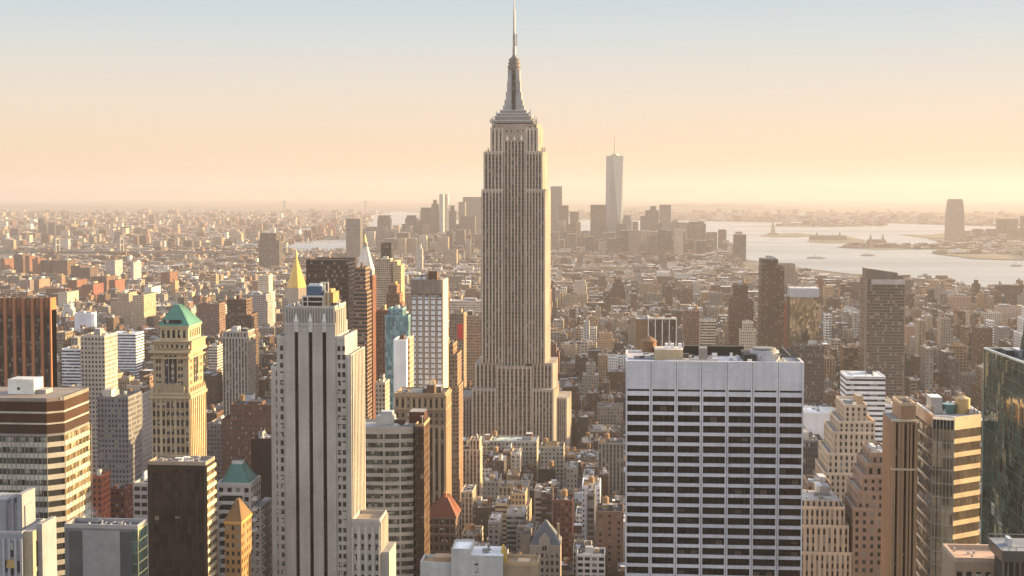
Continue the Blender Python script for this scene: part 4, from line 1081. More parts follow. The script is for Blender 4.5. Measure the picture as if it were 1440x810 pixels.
    for v0, v1, r in ((78, 66, 1.5), (66, 44, 1.1), (44, 22, .8), (22, 8, .55), (8, -8, .3)): a.frustum(xm, ym, Zm(v0), Zm(v1), r, r, 8, 'metal', (.26, .24, .23))
    for v in (74, 70, 62, 58, 52, 40, 36, 30, 24, 18): a.frustum(xm, ym, Zm(v), Zm(v) + .9, 1.7 if v > 45 else 1.2, 1.7 if v > 45 else 1.2, 8, 'metal', (.32, .30, .29))
    a.bar((xm + 2.4, ym, Zm(64)), (xm + 2.4, ym, Zm(48)), .35, 'metal', (.3, .28, .27)); a.bar((xm, ym, Zm(64)), (xm + 2.4, ym, Zm(64)), .2, 'metal'); a.bar((xm, ym, Zm(49)), (xm + 2.4, ym, Zm(49)), .2, 'metal')
    b.part('antenna', a)
    rr = random.Random(12); k = MB()
    for i in range(46):
        sx = rr.choice([-1, 1]); u = 723 + sx * rr.uniform(19, 32); z = Zm(174) if abs(u - 723) > 25 else Zm(164)
        x = X(u, ym); y = ym + rr.uniform(-14, 14); k.bar((x, y, z), (x, y, z + rr.uniform(2, 7)), .22, 'metal', GREY)
        if rr.random() < .5: k.box(x - .7, x + .7, y - .4, y + .4, z + 1.5, z + 3, 'metal', SILVER, bottom=True)
    for i in range(16):
        u = rr.choice([rr.uniform(681, 688), rr.uniform(761, 766)]); x = xs(u); k.bar((x, D + rr.uniform(2, 8), zz(214)), (x, D + 3, zz(214) + rr.uniform(2, 5)), .2, 'metal', GREY)
    b.part('small_antennas', k, kind='stuff')
    b.panels('top_window', [('x', xs(u), D + 3.58, zz(186), 1.2, 2.2) for u in (711, 718, 727, 734)] + [('x', xs(u), D + 4.98, zz(179), 1.2, 2.0) for u in (694, 700, 744, 751)], 'glass')
def window_strip_material():
    m, nt, bs = nmat('window_strip'); n = N(nt); x, y, z = n.sep(n.pos())
    pv = n.math('DIVIDE', z, 3.72); fv = n.math('FRACT', pv)
    wnz = n.new('ShaderNodeTexWhiteNoise', noise_dimensions='3D'); n.put(wnz.inputs['Vector'], n.comb(n.math('FLOOR', n.math('DIVIDE', x, 1.3)), n.math('FLOOR', pv), 1.0))
    r = wnz.outputs['Value']
    isw = n.math('LESS_THAN', fv, .62)
    g = n.mix(n.math('MULTIPLY', n.math('GREATER_THAN', r, .84), .7), (.015, .013, .012, 1), (.24, .20, .15, 1))
    n.put(bs.inputs['Base Color'], n.mix(isw, (.062, .052, .045, 1), g)); n.put(bs.inputs['Roughness'], n.math('SUBTRACT', .6, n.math('MULTIPLY', isw, .45)))
    bs.inputs['Specular IOR Level'].default_value = .4
window_strip_material()
great_tower()
# ---- the right-hand group
def pier_tower():
    D = 500; xs = lambda u: X(u, D); zz = lambda v: Z(v, D, 1272)
    b = B('office_tower', 'slim brown tower with full-height piers and dark slots beside the glass-cornered tower', 'skyscraper', xs(1272), D + 8, 0)
    claim(xs(1256), xs(1295), D, D + 20, zz(566)); mark('slim brown pier tower', 1272, 640)
    c = (.30, .20, .14); c2 = (.36, .255, .18); w = MB()
    w.box(xs(1257), xs(1269), D + 1, D + 18, 0, zz(592), 'stone', c, top='roof', tcol=GREY)
    w.box(xs(1269) + .003, xs(1291.5), D, D + 18, 0, zz(593), 'stone', c, top='roof', tcol=GREY)
    w.box(xs(1270), xs(1291), D + .6, D + 17, zz(593), zz(571), 'stone', c2, top='roof', tcol=DKGREY)
    for u in (1257.6, 1265.6, 1269.6, 1278, 1281, 1288.8): w.box(xs(u), xs(u) + 1.15, D - .7, D + .999, 0, zz(594), 'stone', c2)
    for v in (593, 661): w.box(xs(1256.6), xs(1291.8), D - .9, D + 1.0, zz(v), zz(v) + .7, 'stone', (.5, .42, .34), bottom=True)
    w.parapet(xs(1270), xs(1291), D + .6, D + 17, zz(571), 1.0, .5, 'stone', (.5, .4, .3)); b.part('wall', w)
    b.panels('window_strip', [('x', xs(1262), D + .99, 5, 1.0, zz(597) - 5), ('x', xs(1272.6), D - .01, 5, 1.35, zz(597) - 5), ('x', xs(1283.6), D - .01, 5, 1.3, zz(597) - 5)], 'glass_bronze')
    f = MB()
    for u in (1273, 1278, 1284, 1289): f.bar((xs(u), D + 9, zz(571)), (xs(u), D + 9, zz(565)), .16, 'metal', PALE)
    f.bar((xs(1272), D + 9, zz(565.5)), (xs(1290), D + 9, zz(565.5)), .16, 'metal', PALE); b.part('roof_rail', f)
pier_tower()
def glass_corner():
    D = 505; xs = lambda u, d=D: X(u, d); zt = Z(590, D, 1340)
    b = B('office_tower', 'glass-cornered office tower with sunlit cream floor bands and teal roof plant', 'skyscraper', xs(1340), D + 15, 0)
    p0 = (xs(1292, D + 28), D + 28); p1 = (xs(1315), D + .5); p2 = (xs(1342), D - 2.5); ang = math.radians(36); L = 14.0  # banded face turned on purpose so that the sun lights it
    p3 = (p2[0] + L * math.cos(ang), p2[1] + L * math.sin(ang)); p4 = (p3[0], D + 30)
    claim(p0[0], p3[0], D - 3, D + 30, zt); mark('glass-cornered tower', 1340, 640)
    poly = [p0, p1, p2, p3, p4]
    w = MB(); w.prism(poly, 0, zt, 'plain', (.05, .05, .05), top=None); b.part('wall', w)
    r = MB(); r.face([(p[0], p[1], zt) for p in poly], 'roof', (.33, .31, .30)); b.part('roof', r)
    fl = 4.95; cream = (.56, .46, .35); sp = MB()
    def seg(mb, a, c, o, z0, z1, mat, col):
        dx, dy = c[0] - a[0], c[1] - a[1]; l = math.hypot(dx, dy); nx, ny = dy / l, -dx / l
        A = (a[0] + nx * o, a[1] + ny * o); C = (c[0] + nx * o, c[1] + ny * o)
        mb.prism([A, C, (c[0], c[1]), (a[0], a[1])], z0, z1, mat, col, top=mat, bottom=True)
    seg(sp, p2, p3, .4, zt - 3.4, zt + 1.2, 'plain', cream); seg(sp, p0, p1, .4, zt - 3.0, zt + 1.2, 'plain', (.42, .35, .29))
    z = zt - 3.4; zs = []
    while z > 8:
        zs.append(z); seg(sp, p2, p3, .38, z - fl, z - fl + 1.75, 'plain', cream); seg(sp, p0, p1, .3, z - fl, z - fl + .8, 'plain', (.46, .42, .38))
        seg(sp, p1, p2, .12, z - fl, z - fl + .25, 'metal', (.45, .44, .43)); z -= fl
    for q in range(7):
        t = q / 6; px = p1[0] + (p2[0] - p1[0]) * t; py = p1[1] + (p2[1] - p1[1]) * t; sp.box(px - .1, px + .1, py - .2, py, 5, zt, 'metal', (.42, .41, .40))
    b.part('spandrels', sp)
    for nm, a, c, mat in (('window_band', p2, p3, 'glass_sunlit'), ('side_window_band', p0, p1, 'glass')):
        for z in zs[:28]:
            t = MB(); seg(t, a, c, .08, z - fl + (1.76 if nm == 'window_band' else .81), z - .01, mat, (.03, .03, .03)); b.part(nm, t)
    for z in zs[:28]:
        t = MB(); seg(t, p1, p2, .06, z - fl + .26, z - .01, 'glass_mirror', (.1, .1, .1)); b.part('corner_window', t)
    mu = MB()
    for q in range(1, 22):
        t = q / 22; px = p2[0] + (p3[0] - p2[0]) * t; py = p2[1] + (p3[1] - p2[1]) * t; mu.box(px - .1, px + .1, py - .3, py, 5, zt - 3, 'plain', (.50, .40, .30))
    b.part('mullions', mu, kind='stuff')
    xq = lambda u: X(u, D + 14)
    t = MB(); t.frustum(xq(1337), D + 14, zt, zt + 3.6, 2.0, 2.7, 14, 'metal', (.14, .25, .25)); b.part('cooling_tower', t, label='teal cooling tower')
    t = MB(); t.box(xq(1310), xq(1326), D + 12, D + 20, zt, zt + 6.2, 'metal', (.40, .40, .41), top='roof', tcol=WHITE); b.part('plant_room', t)
    t = MB(); t.frustum(xq(1357), D + 15, zt, zt + 5.5, 2.8, 2.8, 14, 'plain', (.42, .33, .20)); t.frustum(xq(1357), D + 15, zt + 5.5, zt + 6.6, 2.9, .2, 14, 'plain', (.45, .36, .24)); b.part('water_tank', t)
    rr = random.Random(5); m = MB()
    for i in range(22):
        x = rr.uniform(xq(1308), xq(1372)); y = D + rr.uniform(5, 26); q = rr.uniform(.5, 1.5); m.box(x, x + q, y, y + q, zt, zt + rr.uniform(.6, 3.4), 'metal', rr.choice([WHITE, SILVER, GREY, (.3, .25, .2)]))
    b.part('roof_vents', m, kind='stuff')
    m = MB(); m.bar((p2[0], p2[1], zt + 1.3), (p1[0], p1[1], zt + 1.3), .25, 'metal', WHITE); m.bar((p3[0], p3[1], zt + 1.6), (p4[0], p4[1], zt + 1.6), .25, 'metal', WHITE); m.bar((p0[0], p0[1], zt + 1.6), (p1[0], p1[1], zt + 1.6), .25, 'metal', WHITE); b.part('roof_rail', m)
glass_corner()
def green_glass():
    x = X(1386, 480); Y1 = 480; Y0 = 395; zf = Z(490, 480, 1386); zn = Z(509, X(1386, 480) * F / 560, 1440); x2 = x + 60
    zn = zf + (Z(510, 434, 1440) - zf) * (85 / 46)
    b = B('glass_tower', 'dark green mirror-glass tower with slanting roof edge at the right margin', 'skyscraper', x + 30, 440, 0)
    claim(x, x2, Y0, Y1, 160); mark('dark green glass tower', 1412, 620)
    w = MB(); cc = (.02, .03, .027)
    L = [(x, Y1, 0), (x, Y0, 0), (x, Y0, zn), (x, Y1, zf)]
    w.face(L, 'glass_green', cc); w.face([(x, Y0, 0), (x2, Y0, 0), (x2, Y0, zn), (x, Y0, zn)], 'glass_green', cc)
    w.face([(x2, Y1, 0), (x, Y1, 0), (x, Y1, zf), (x2, Y1, zf)], 'glass_green', cc); w.face([(x2, Y0, 0), (x2, Y1, 0), (x2, Y1, zf), (x2, Y0, zn)], 'glass_green', cc); b.part('wall', w)
    m = MB()
    for k in range(46):
        z = zf - 2 - k * 4.1; m.box(x - .03, x - .001, Y0, Y1, z - .22, z, 'metal', (.075, .10, .09), bottom=True)
    for k in range(5):
        y = Y0 + k * 21; m.box(x - .045, x - .002, y, y + .3, 0, min(zn, zf) - 2, 'metal', (.08, .10, .095))
    m.box(x - .25, x + .1, Y1 - .25, Y1 + .2, 0, zf + .4, 'metal', (.32, .38, .34)); b.part('mullions', m, kind='stuff')
    r = MB(); r.face([(x + .3, Y0, zn - 1.6), (x2, Y0, zn - 1.6), (x2, Y1, zf - 1.6), (x + .3, Y1, zf - 1.6)], 'roof', (.15, .155, .165))
    b.part('roof', r)
    m = MB(); m.bar((x, Y0, zn + .1), (x, Y1, zf + .1), .3, 'metal', (.5, .52, .5)); m.bar((x, Y1, zf + .1), (x2, Y1, zf + .1), .3, 'metal', (.4, .42, .4)); b.part('roof_edge', m)
    m = MB()
    for k in range(9):
        m.box(x + 4 + k * 4, x + 6.6 + k * 4, Y1 - 12, Y1 - 4, zf - 2, zf + .8, 'metal', SILVER if k % 2 else DKGREY)
    b.part('roof_vents', m)
    t = MB(); xa = X(1436, 470); t.face([(xa, 472, zf - 2), (xa, 455, zf - 2), (xa + 1.5, 456, Z(452, 470, 1438)), (xa + 1.5, 471, Z(458, 470, 1438))], 'glass_green', cc); t.box(xa + 1.51, xa + 22, 455, 472, zf - 2, Z(458, 470, 1438), 'glass_green', cc); b.part('upper_facet', t)
green_glass()
def near_roofs():
    D = 330; xs = lambda u: X(u, D); zt = Z(791, D, 1390)
    b = B('stone_building', 'tan stone block with pale terrace roof at the lower right edge', 'building', xs(1395), D + 15, 0)
    claim(xs(1346), xs(1450), D, D + 32, zt); mark('tan terrace block', 1390, 790)
    w = MB(); c = (.33, .26, .205); w.box(xs(1349), xs(1470), D, D + 22, 0, zt, 'stone', c, top=None) if False else w.prism([(xs(1349), D), (xs(1470), D), (xs(1470), D + 13), (xs(1349), D + 13)], 0, zt, 'stone', c, top=None)
    w.parapet(xs(1349), xs(1470), D, D + 13, zt, 1.0, .8, 'stone', (.40, .32, .26)); b.part('wall', w)
    r = MB(); r.face([(xs(1349), D, zt), (xs(1470), D, zt), (xs(1470), D + 13, zt), (xs(1349), D + 13, zt)], 'roof', (.42, .31, .245)); b.part('roof', r)
    b.panels('window', [('x', xs(1352) + i * 2.2, D, zt - 4.5 - k * 3.6, 1.2, 2.2) for k in range(4) for i in range(9)], 'glass')
    m = MB(); rr = random.Random(3)
    for i in range(7): x = rr.uniform(xs(1360), xs(1430)); y = rr.uniform(D + 2, D + 11); m.box(x, x + .5, y, y + .5, zt, zt + .8, 'metal', SILVER)
    b.part('roof_vents', m, kind='stuff')
    D2 = 318; xs2 = lambda u: X(u, D2); z2 = Z(775, D2, 1430)
    b = B('roof_pavilion', 'dark louvred penthouse on legs at the right edge, over the tan terrace', 'building', xs2(1450), D2 + 8, 0)
    w = MB(); w.box(xs2(1416), xs2(1480), D2, D2 + 12, z2 - 2.6, z2, 'metal', (.13, .125, .12), top='roof', tcol=(.25, .27, .30), bottom=True); w.box(xs2(1422), xs2(1480), D2 + 1, D2 + 10, 0, z2 - 2.6, 'stone', (.09, .08, .075)); b.part('wall', w)
    for u in (1417, 1424, 1433, 1441):
        t = MB(); t.box(xs2(u), xs2(u) + .35, D2 + .1, D2 + .5, z2 - 9, z2 - 2.61, 'metal', (.16, .15, .14)); b.part('leg', t)
    t = MB(); t.bar((xs2(1416), D2 + .1, z2 + .9), (xs2(1480), D2 + .1, z2 + .9), .07, 'metal', GREY); t.bar((xs2(1416), D2 + 11.9, z2 + .9), (xs2(1480), D2 + 11.9, z2 + .9), .07, 'metal', GREY)
    for u in (1416, 1426, 1436): t.bar((xs2(u), D2 + .1, z2), (xs2(u), D2 + .1, z2 + .9), .07, 'metal', GREY); t.bar((xs2(u), D2 + 11.9, z2), (xs2(u), D2 + 11.9, z2 + .9), .07, 'metal', GREY)
    t.box(xs2(1431), xs2(1437), D2 + 4, D2 + 7, z2, z2 + 1.8, 'metal', SILVER); b.part('railing', t)
near_roofs()

# stepped pre-war buildings between the white slab and the brown pier tower
BEI = (.40, .32, .255); BE2 = (.36, .27, .21)
PW1 = (3.0, 3.6, .42, .55, .25)
tower('stone_building', 'beige ziggurat building with blank tower head rising behind the dark stepped block', 'building', 'beige ziggurat', 1190, 1222, 572, D=800, dep=34, col=(.46, .385, .31), sty=PW1, roofc=GREY,
      tiers=[(1182, 1233, 595, -1.5), (1174, 1233, 610, -3), (1167, 1236, 640, -4.5), (1163, 1238, 668, -6)], n=1)
tower('stone_building', 'dark brick ziggurat with bright roof ledges in front of the beige ziggurat', 'building', 'dark brick ziggurat', 1229, 1256, 640, D=640, dep=26, col=(.29, .22, .18), sty=(3.2, 3.7, .4, .5, 0), roofc=(.5, .46, .42),
      tiers=[(1222, 1257, 655, -1.2), (1216, 1257, 672, -2.4), (1209, 1257, 694, -3.6), (1204, 1257, 718, -4.8)], n=2)
tower('stone_building', 'low pinkish stone block with strip windows and stepped sunlit shoulders', 'building', 'low pinkish stepped block', 1128, 1184, 704, D=640, dep=22, col=(.43, .36, .30), sty=(2.4, 3.6, .42, .62, .5), roofc=(.4, .36, .33),
      tiers=[(1128, 1192, 716, -1.2), (1128, 1198, 742, -2.4), (1128, 1208, 780, -3.6)], n=2)
tower('stone_building', 'brown block with twin roof fans tucked behind the pinkish stepped block', 'building', None, 1139, 1172, 683, D=700, dep=20, col=(.28, .22, .18), sty=FINE, n=2)
tower('office_building', 'dark grey curtain-walled office block right of the white gridded slab', 'building', None, 1132, 1162, 622, D=960, dep=26, col=(.16, .155, .16), sty=CURT, n=1)
tower('office_building', 'long white roofed hall with skylight hoods beyond the white gridded slab', 'building', None, 1134, 1180, 582, D=1150, dep=30, col=(.58, .56, .55), sty=BLANK, roofc=(.6, .6, .6), n=3, cap=(.6, .6, .6))
tower('office_tower', 'white ribbon-windowed office tower with blank grey top behind the beige ziggurat', 'skyscraper', 'white ribbon-windowed tower', 1203, 1247, 530, D=1150, dep=34, col=(.62, .61, .61), sty=(3, 4.3, 1.0, .42, 0), roofc=(.55, .55, .55), n=1, tiers=[(1192, 1247, 531, .6)])
tower('office_building', 'lower white ribbon-windowed wing stepping down to the right', 'building', None, 1247.2, 1262, 571, D=1152, dep=30, col=(.6, .59, .59), sty=(3, 4.3, 1.0, .42, 0), roofc=(.5, .5, .5), n=1)

# towers beyond on the right
def gridded():
    D = 1500; b = tower('apartment_tower', 'dark slab with pale gridded balconies and slanting top, tallest on the right', 'skyscraper', 'dark gridded slab', 1216.5, 1273, 392, D=D, dep=32, col=(.21, .175, .15), sty=(2.6, 3.3, .82, .6, 0), gls=(.035, .032, .03), roofc=DKGREY, n=0, par=False)
    x0, x1, y0, y1, z0, z1 = b.ex[0]; t = MB(); xm = X(1262, D); a = [(x0, D - .2), (xm, D - .2), (xm, D + 18), (x0, D + 18)]; zl, zr = Z(377, D, 1217), Z(383.5, D, 1260)
    t.face([(x0, D - .2, z1), (xm, D - .2, z1), (xm, D - .2, zr), (x0, D - .2, zl)], 'plain', (.2, .17, .15)); t.face([(xm, D - .2, z1), (xm, D + 18, z1), (xm, D + 18, zr), (xm, D - .2, zr)], 'plain', (.3, .25, .2))
    t.face([(xm, D + 18, z1), (x0, D + 18, z1), (x0, D + 18, zl), (xm, D + 18, zr)], 'plain', (.2, .17, .15)); t.face([(x0, D + 18, z1), (x0, D - .2, z1), (x0, D - .2, zl), (x0, D + 18, zl)], 'plain', (.2, .17, .15))
    t.face([(x0, D - .2, zl), (xm, D - .2, zr), (xm, D + 18, zr), (x0, D + 18, zl)], 'roof', GREY); b.part('slanted_crown', t)
    f = MB(); f.box(X(1225, D), x1, D - .5, D - .21, z1 - 6, z1 - .6, 'plain', (.40, .38, .36), bottom=True); f.box(X(1253, D), x1 - 1, D + 6, D + 24, z1, z1 + 3, 'plain', (.2, .18, .16)); b.part('pale_band', f)
    t = MB(); t.box(x0 - .4, x0 + 2.2, D - .45, D - .01, z0, z1, 'plain', (.27, .22, .185)); t.box(x1 - .8, x1 + .3, D - .45, D - .01, z0, z1 - 6.2, 'plain', (.27, .22, .185)); b.part('corner_pier', t)
gridded()
tower('apartment_tower', 'slim dark brown tower with glinting stepped top above the riverside blocks', 'skyscraper', 'slim dark brown tower', 1071, 1094, 366, D=1650, dep=34, col=(.17, .125, .10), sty=(2.6, 3.2, .6, .55, .3), gls=(.04, .03, .025), n=2, tiers=[(1070.5, 1103, 377, -1)])
def mirror_tower():
    D = 1550; b = tower('glass_tower', 'mirror-glass tower with pale blank cap and golden reflection tinted into the glass', 'skyscraper', 'golden mirror-glass tower', 1111.5, 1152, 418, D=D, dep=30, col=(.10, .08, .06), sty=BLANK, mat='glass_mirror', n=0, par=False)
    x0, x1, y0, y1, z0, z1 = b.ex[0]; t = MB(); t.box(x0, x1, D + .2, D + 29, z1 + .01, Z(405.5, D, 1130), 'metal', (.42, .43, .45), top='roof', tcol=SILVER); b.part('cap_storey', t)
    t = MB()
    for u in (1120, 1131, 1140): t.bar((X(u, D), D + 10, Z(405.5, D, 1130)), (X(u, D), D + 10, Z(402, D, 1130)), .25, 'metal', GREY)
    b.part('antenna', t, kind='stuff')
mirror_tower()
tower('apartment_tower', 'brown brick tower with white-framed window column beside the slim dark tower', 'skyscraper', 'brown brick tower pair', 1032, 1052, 402, D=1750, dep=30, col=(.19, .13, .10), sty=FINE, n=1, tk=1, tiers=[(1026, 1060, 424, -1), (1025, 1062, 452, -1.5)])
tower('apartment_tower', 'pale ornate apartment tower with stepped crown below the brown brick tower', 'skyscraper', None, 1046, 1060, 455, D=1500, dep=20, col=(.46, .40, .33), sty=(2.2, 3.2, .5, .5, 0), tiers=[(1042, 1064, 466, -1)], n=1)
def finned():
    D = 1420; b = tower('office_tower', 'bronze office block with white vertical fins and white roof rim', 'skyscraper', 'white-finned bronze block', 912, 951.5, 449, D=D, dep=26, col=(.10, .08, .07), sty=(1.5, 3.5, .7, .7, .6), gls=(.03, .025, .022), roofc=(.5, .47, .43), n=2, par=False)
    x0, x1, y0, y1, z0, z1 = b.ex[0]; f = MB()
    for i in range(5):
        x = x0 + (x1 - x0) * i / 4; f.box(x - .5, x + .5, D - .6, D - .002, z0, z1, 'plain', (.55, .52, .48))
    f.box(x0 - .6, x1 + .6, D - .65, D + .8, z1, z1 + 1.6, 'plain', (.58, .55, .5), bottom=True); f.box(x0 - .6, x0 + .8, D + .8, y1, z1, z1 + 1.6, 'plain', (.58, .55, .5)); b.part('fin_frame', f)
    w = MB(); w.box(X(894, D + 22), x0 - .01, D + 3, D + 22, z0, z1 - .2, 'plain', (.25, .18, .12), top='roof', tcol=GREY); b.part('blank_wing', w)
finned()
tower('apartment_tower', 'brown brick apartment tower with tan corner bays, right of the finned block', 'skyscraper', 'brown corner-bay tower', 962, 984, 438, D=1700, dep=26, col=(.27, .18, .13), sty=(2.4, 3.2, .5, .5, 0), n=1, tk=1, tiers=[(961, 985, 447, -1)])
tower('apartment_tower', 'cream apartment tower with rounded ribbon balconies right of the brown tower', 'skyscraper', None, 985, 1007, 452, D=1600, dep=24, col=(.50, .43, .35), sty=(2.6, 3.2, 1.0, .45, 0), n=2)
tower('apartment_tower', 'red brick slab leaning against the slim dark brown tower', 'skyscraper', None, 1103.3, 1111, 430, D=1700, dep=26, col=(.33, .14, .11), sty=FINE, n=0)
tower('apartment_block', 'dark glass lower block standing before the golden mirror-glass tower', 'building', None, 1120, 1160, 487, D=1480, dep=24, col=(.19, .17, .16), sty=CURT, n=1)
tower('apartment_tower', 'tan brick riverside tower right of the dark gridded slab', 'skyscraper', None, 1277, 1300, 460, D=1900, dep=26, col=(.38, .27, .20), sty=FINE, n=2, tk=1)
tower('apartment_tower', 'broad tan riverside apartment block with stepped roof near the far right', 'building', None, 1340, 1366, 418, D=2500, dep=30, col=(.38, .28, .22), sty=FINE, n=2, tiers=[(1338, 1372, 428, -1)])
tower('apartment_block', 'pale massive warehouse with many windows at the right edge', 'building', None, 1410, 1450, 434, D=2300, dep=50, col=(.42, .34, .29), sty=(3, 3.6, .5, .5, 0), n=2)
tower('apartment_tower', 'twin-headed tan tower on the riverbank, right of the dark gridded slab', 'building', None, 1310, 1330, 395, D=3000, dep=26, col=(.40, .29, .22), sty=FINE, n=1, tiers=[(1306, 1340, 405, -1)])
tower('apartment_tower', 'small stepped tan block close to the shore at the right margin', 'building', None, 1393, 1402, 402, D=3000, dep=26, col=(.40, .30, .24), sty=FINE, n=1)
tower('apartment_tower', 'stubby twin tan block beside the right shoreline', 'building', None, 1372, 1380, 405, D=3100, dep=22, col=(.38, .29, .23), sty=FINE, n=1)
tower('office_block', 'bulky brown warehouse above the mirror-glass tower by the river', 'building', None, 1092, 1118, 372, D=3300, dep=50, col=(.25, .20, .17), sty=GRID, n=2, tiers=[(1085, 1122, 384, -1)])
tower('apartment_tower', 'orange-lit corner tower left of the golden mirror-glass tower', 'building', None, 1160, 1172, 404, D=2700, dep=26, col=(.45, .33, .22), sty=FINE, n=1)

# towers on the left, near to far
tower('office_building', 'grey slab pair with fine windows left of the copper-pyramid tower', 'building', 'grey slab pair', 134, 178, 560, D=900, dep=26, col=(.21, .205, .21), sty=(2.4, 3.4, .5, .5, 0), n=2)
tower('office_building', 'pale side of a tall slab standing just left of the copper-pyramid tower', 'building', None, 178.5, 197, 556, D=930, dep=30, col=(.26, .25, .25), sty=(2.6, 3.5, .3, .4, 0), n=1)
tower('office_tower', 'white grid-fronted office tower with brown top storey above the grey slab pair', 'skyscraper', 'white grid-fronted tower', 112, 146, 474, D=1000, dep=26, col=(.42, .37, .32), sty=(2.7, 3.4, .55, .5, 0), gls=(.05, .04, .04), roofc=TAN, n=2)
def brown_pier_tower():
    D = 880; xs = lambda u: X(u, D); zt = Z(419, D, 35); x0, x1 = xs(-20), xs(70.5); dep = 9
    b = B('office_tower', 'orange-brown tower of bold brick piers and dark window slots at the left edge', 'skyscraper', (x0 + x1) / 2, D + 10, 0)
    claim(x0, x1, D, D + 30, zt); mark('orange-brown pier tower', 35, 480)
    c = (.36, .19, .115); w = MB(); w.box(x0, x1, D + 1.6, D + dep, 0, zt - 8, 'plain', (.10, .06, .045), top='roof', tcol=TAR)
    zc = Z(443, D, 35); n = 7; bw = (x1 - x0) / n
    for i in range(n + 1):
        x = x0 + bw * i; w.box(max(x - .95, x0), min(x + .95, x1), D, D + 1.599, 0, zt, 'stone', c, top='stone')
    w.box(x1 - .9, x1, D + 1.6, D + dep, 0, zt, 'stone', (.38, .19, .10), top='stone')
    b.part('wall', w)
    for i in range(n):
        t = MB(); a, e = x0 + bw * i + .96, x0 + bw * (i + 1) - .96; k = 6
        for q in range(k):
            f0, f1 = q / k, (q + 1) / k; y0_, y1_ = D + .3 + 1.1 * math.sin(math.pi * f0), D + .3 + 1.1 * math.sin(math.pi * f1)
            t.wall((a + (e - a) * f0, y0_), (a + (e - a) * f1, y1_), zc, zt, 'plain', (.17, .095, .065))
        t.box(a, e, D + 1.2, D + 1.59, zt - 7, zt - .3, 'plain', (.28, .15, .09)); b.part('scalloped_crown', t)
    b.panels('window_strip', [('x', x0 + bw * i + 1.2, D + 1.59, 5, (bw - 2.6) / 2, zc - 6) for i in range(n)] + [('x', x0 + bw * i + 1.2 + (bw - 2.4) / 2 + .1, D + 1.59, 5, (bw - 2.6) / 2, zc - 6) for i in range(n)], 'glass_strip')
brown_pier_tower()
tower('office_tower', 'dark brown slab half hidden left of the black-slotted limestone tower', 'building', 'dark brown slab', 351, 383, 620, D=690, dep=20, col=(.07, .05, .042), sty=BLANK, n=2)
tower('brick_building', 'broad brown brick block with small lit windows left of the limestone tower', 'building', 'broad brown brick block', 322, 383, 571, D=950, dep=34, col=(.17, .10, .08), sty=(2.6, 3.5, .42, .5, 0), gls=(.10, .08, .06), n=2, tk=1, tiers=[(310, 384, 592, -1)])
tower('stone_tower', 'grey pinstriped stone tower with pale corner piers right of the copper pyramid', 'skyscraper', 'grey pinstriped tower', 313, 346, 468, D=1150, dep=26, col=(.36, .33, .30), sty=(2.8, 3.6, .5, .62, .8), n=2, tiers=[(312, 347, 476, -.8)])
tower('office_tower', 'dark stepped tower under construction netting behind the pinstriped tower', 'skyscraper', 'dark netted tower', 319, 346, 422, D=1400, dep=24, col=(.19, .13, .10), sty=(1.8, 3.2, .7, .5, .4), n=2, tiers=[(317, 353, 444, -.6), (316, 354, 466, -1.2)])
tower('stone_building', 'low grey building with ornate lit cornice right of the copper pyramid tower', 'building', None, 289, 312, 598, D=1000, dep=24, col=(.25, .22, .21), sty=FINE, n=2)
tower('office_building', 'white ribbed office block with glowing roof left of the copper pyramid', 'building', None, 155, 190, 470, D=1700, dep=30, col=(.56, .57, .6), sty=(3, 3.6, 1, .45, 0), roofc=(.5, .5, .52), n=2)
tower('office_building', 'flat white low office block right of the orange-brown pier tower', 'building', None, 85, 113, 492, D=1500, dep=30, col=(.52, .53, .56), sty=(3, 3.6, 1, .5, 0), roofc=(.5, .5, .5), n=2)
tower('brick_building', 'plain white party-walled block in the low roofs above the grid-fronted tower', 'building', None, 104, 128, 441, D=2200, dep=22, col=(.55, .55, .58), sty=BLANK, n=1)
tower('apartment_tower', 'buff apartment tower with sun-gold side wall behind the copper pyramid', 'building', 'buff gold-sided tower', 186, 202, 416, D=2300, dep=60, col=(.40, .33, .25), sty=FINE, n=1, tiers=[(184, 202, 424, -1)])
tower('apartment_tower', 'tan stepped apartment house left of the buff gold-sided tower', 'building', None, 165, 181, 413, D=2400, dep=40, col=(.38, .31, .25), sty=FINE, n=2, tiers=[(155, 184, 425, -1)])
tower('office_building', 'wide dark brown loft building right of the green copper pyramid', 'building', None, 276, 308, 428, D=1900, dep=30, col=(.22, .155, .13), sty=(3, 3.7, .5, .5, 0), n=2, tk=1)
tower('office_building', 'long grey loft building in the low roofs left of the gold pyramid', 'building', None, 340, 374, 415, D=2200, dep=34, col=(.33, .30, .29), sty=(3, 3.7, .55, .5, 0), n=2, tiers=[(336, 376, 424, -1)])
tower('stone_building', 'small domed pale clocktower-like block left of the gold pyramid', 'building', None, 363, 378, 388, D=2300, dep=26, col=(.52, .46, .38), sty=FINE, n=1, tiers=[(360, 381, 412, -1)])

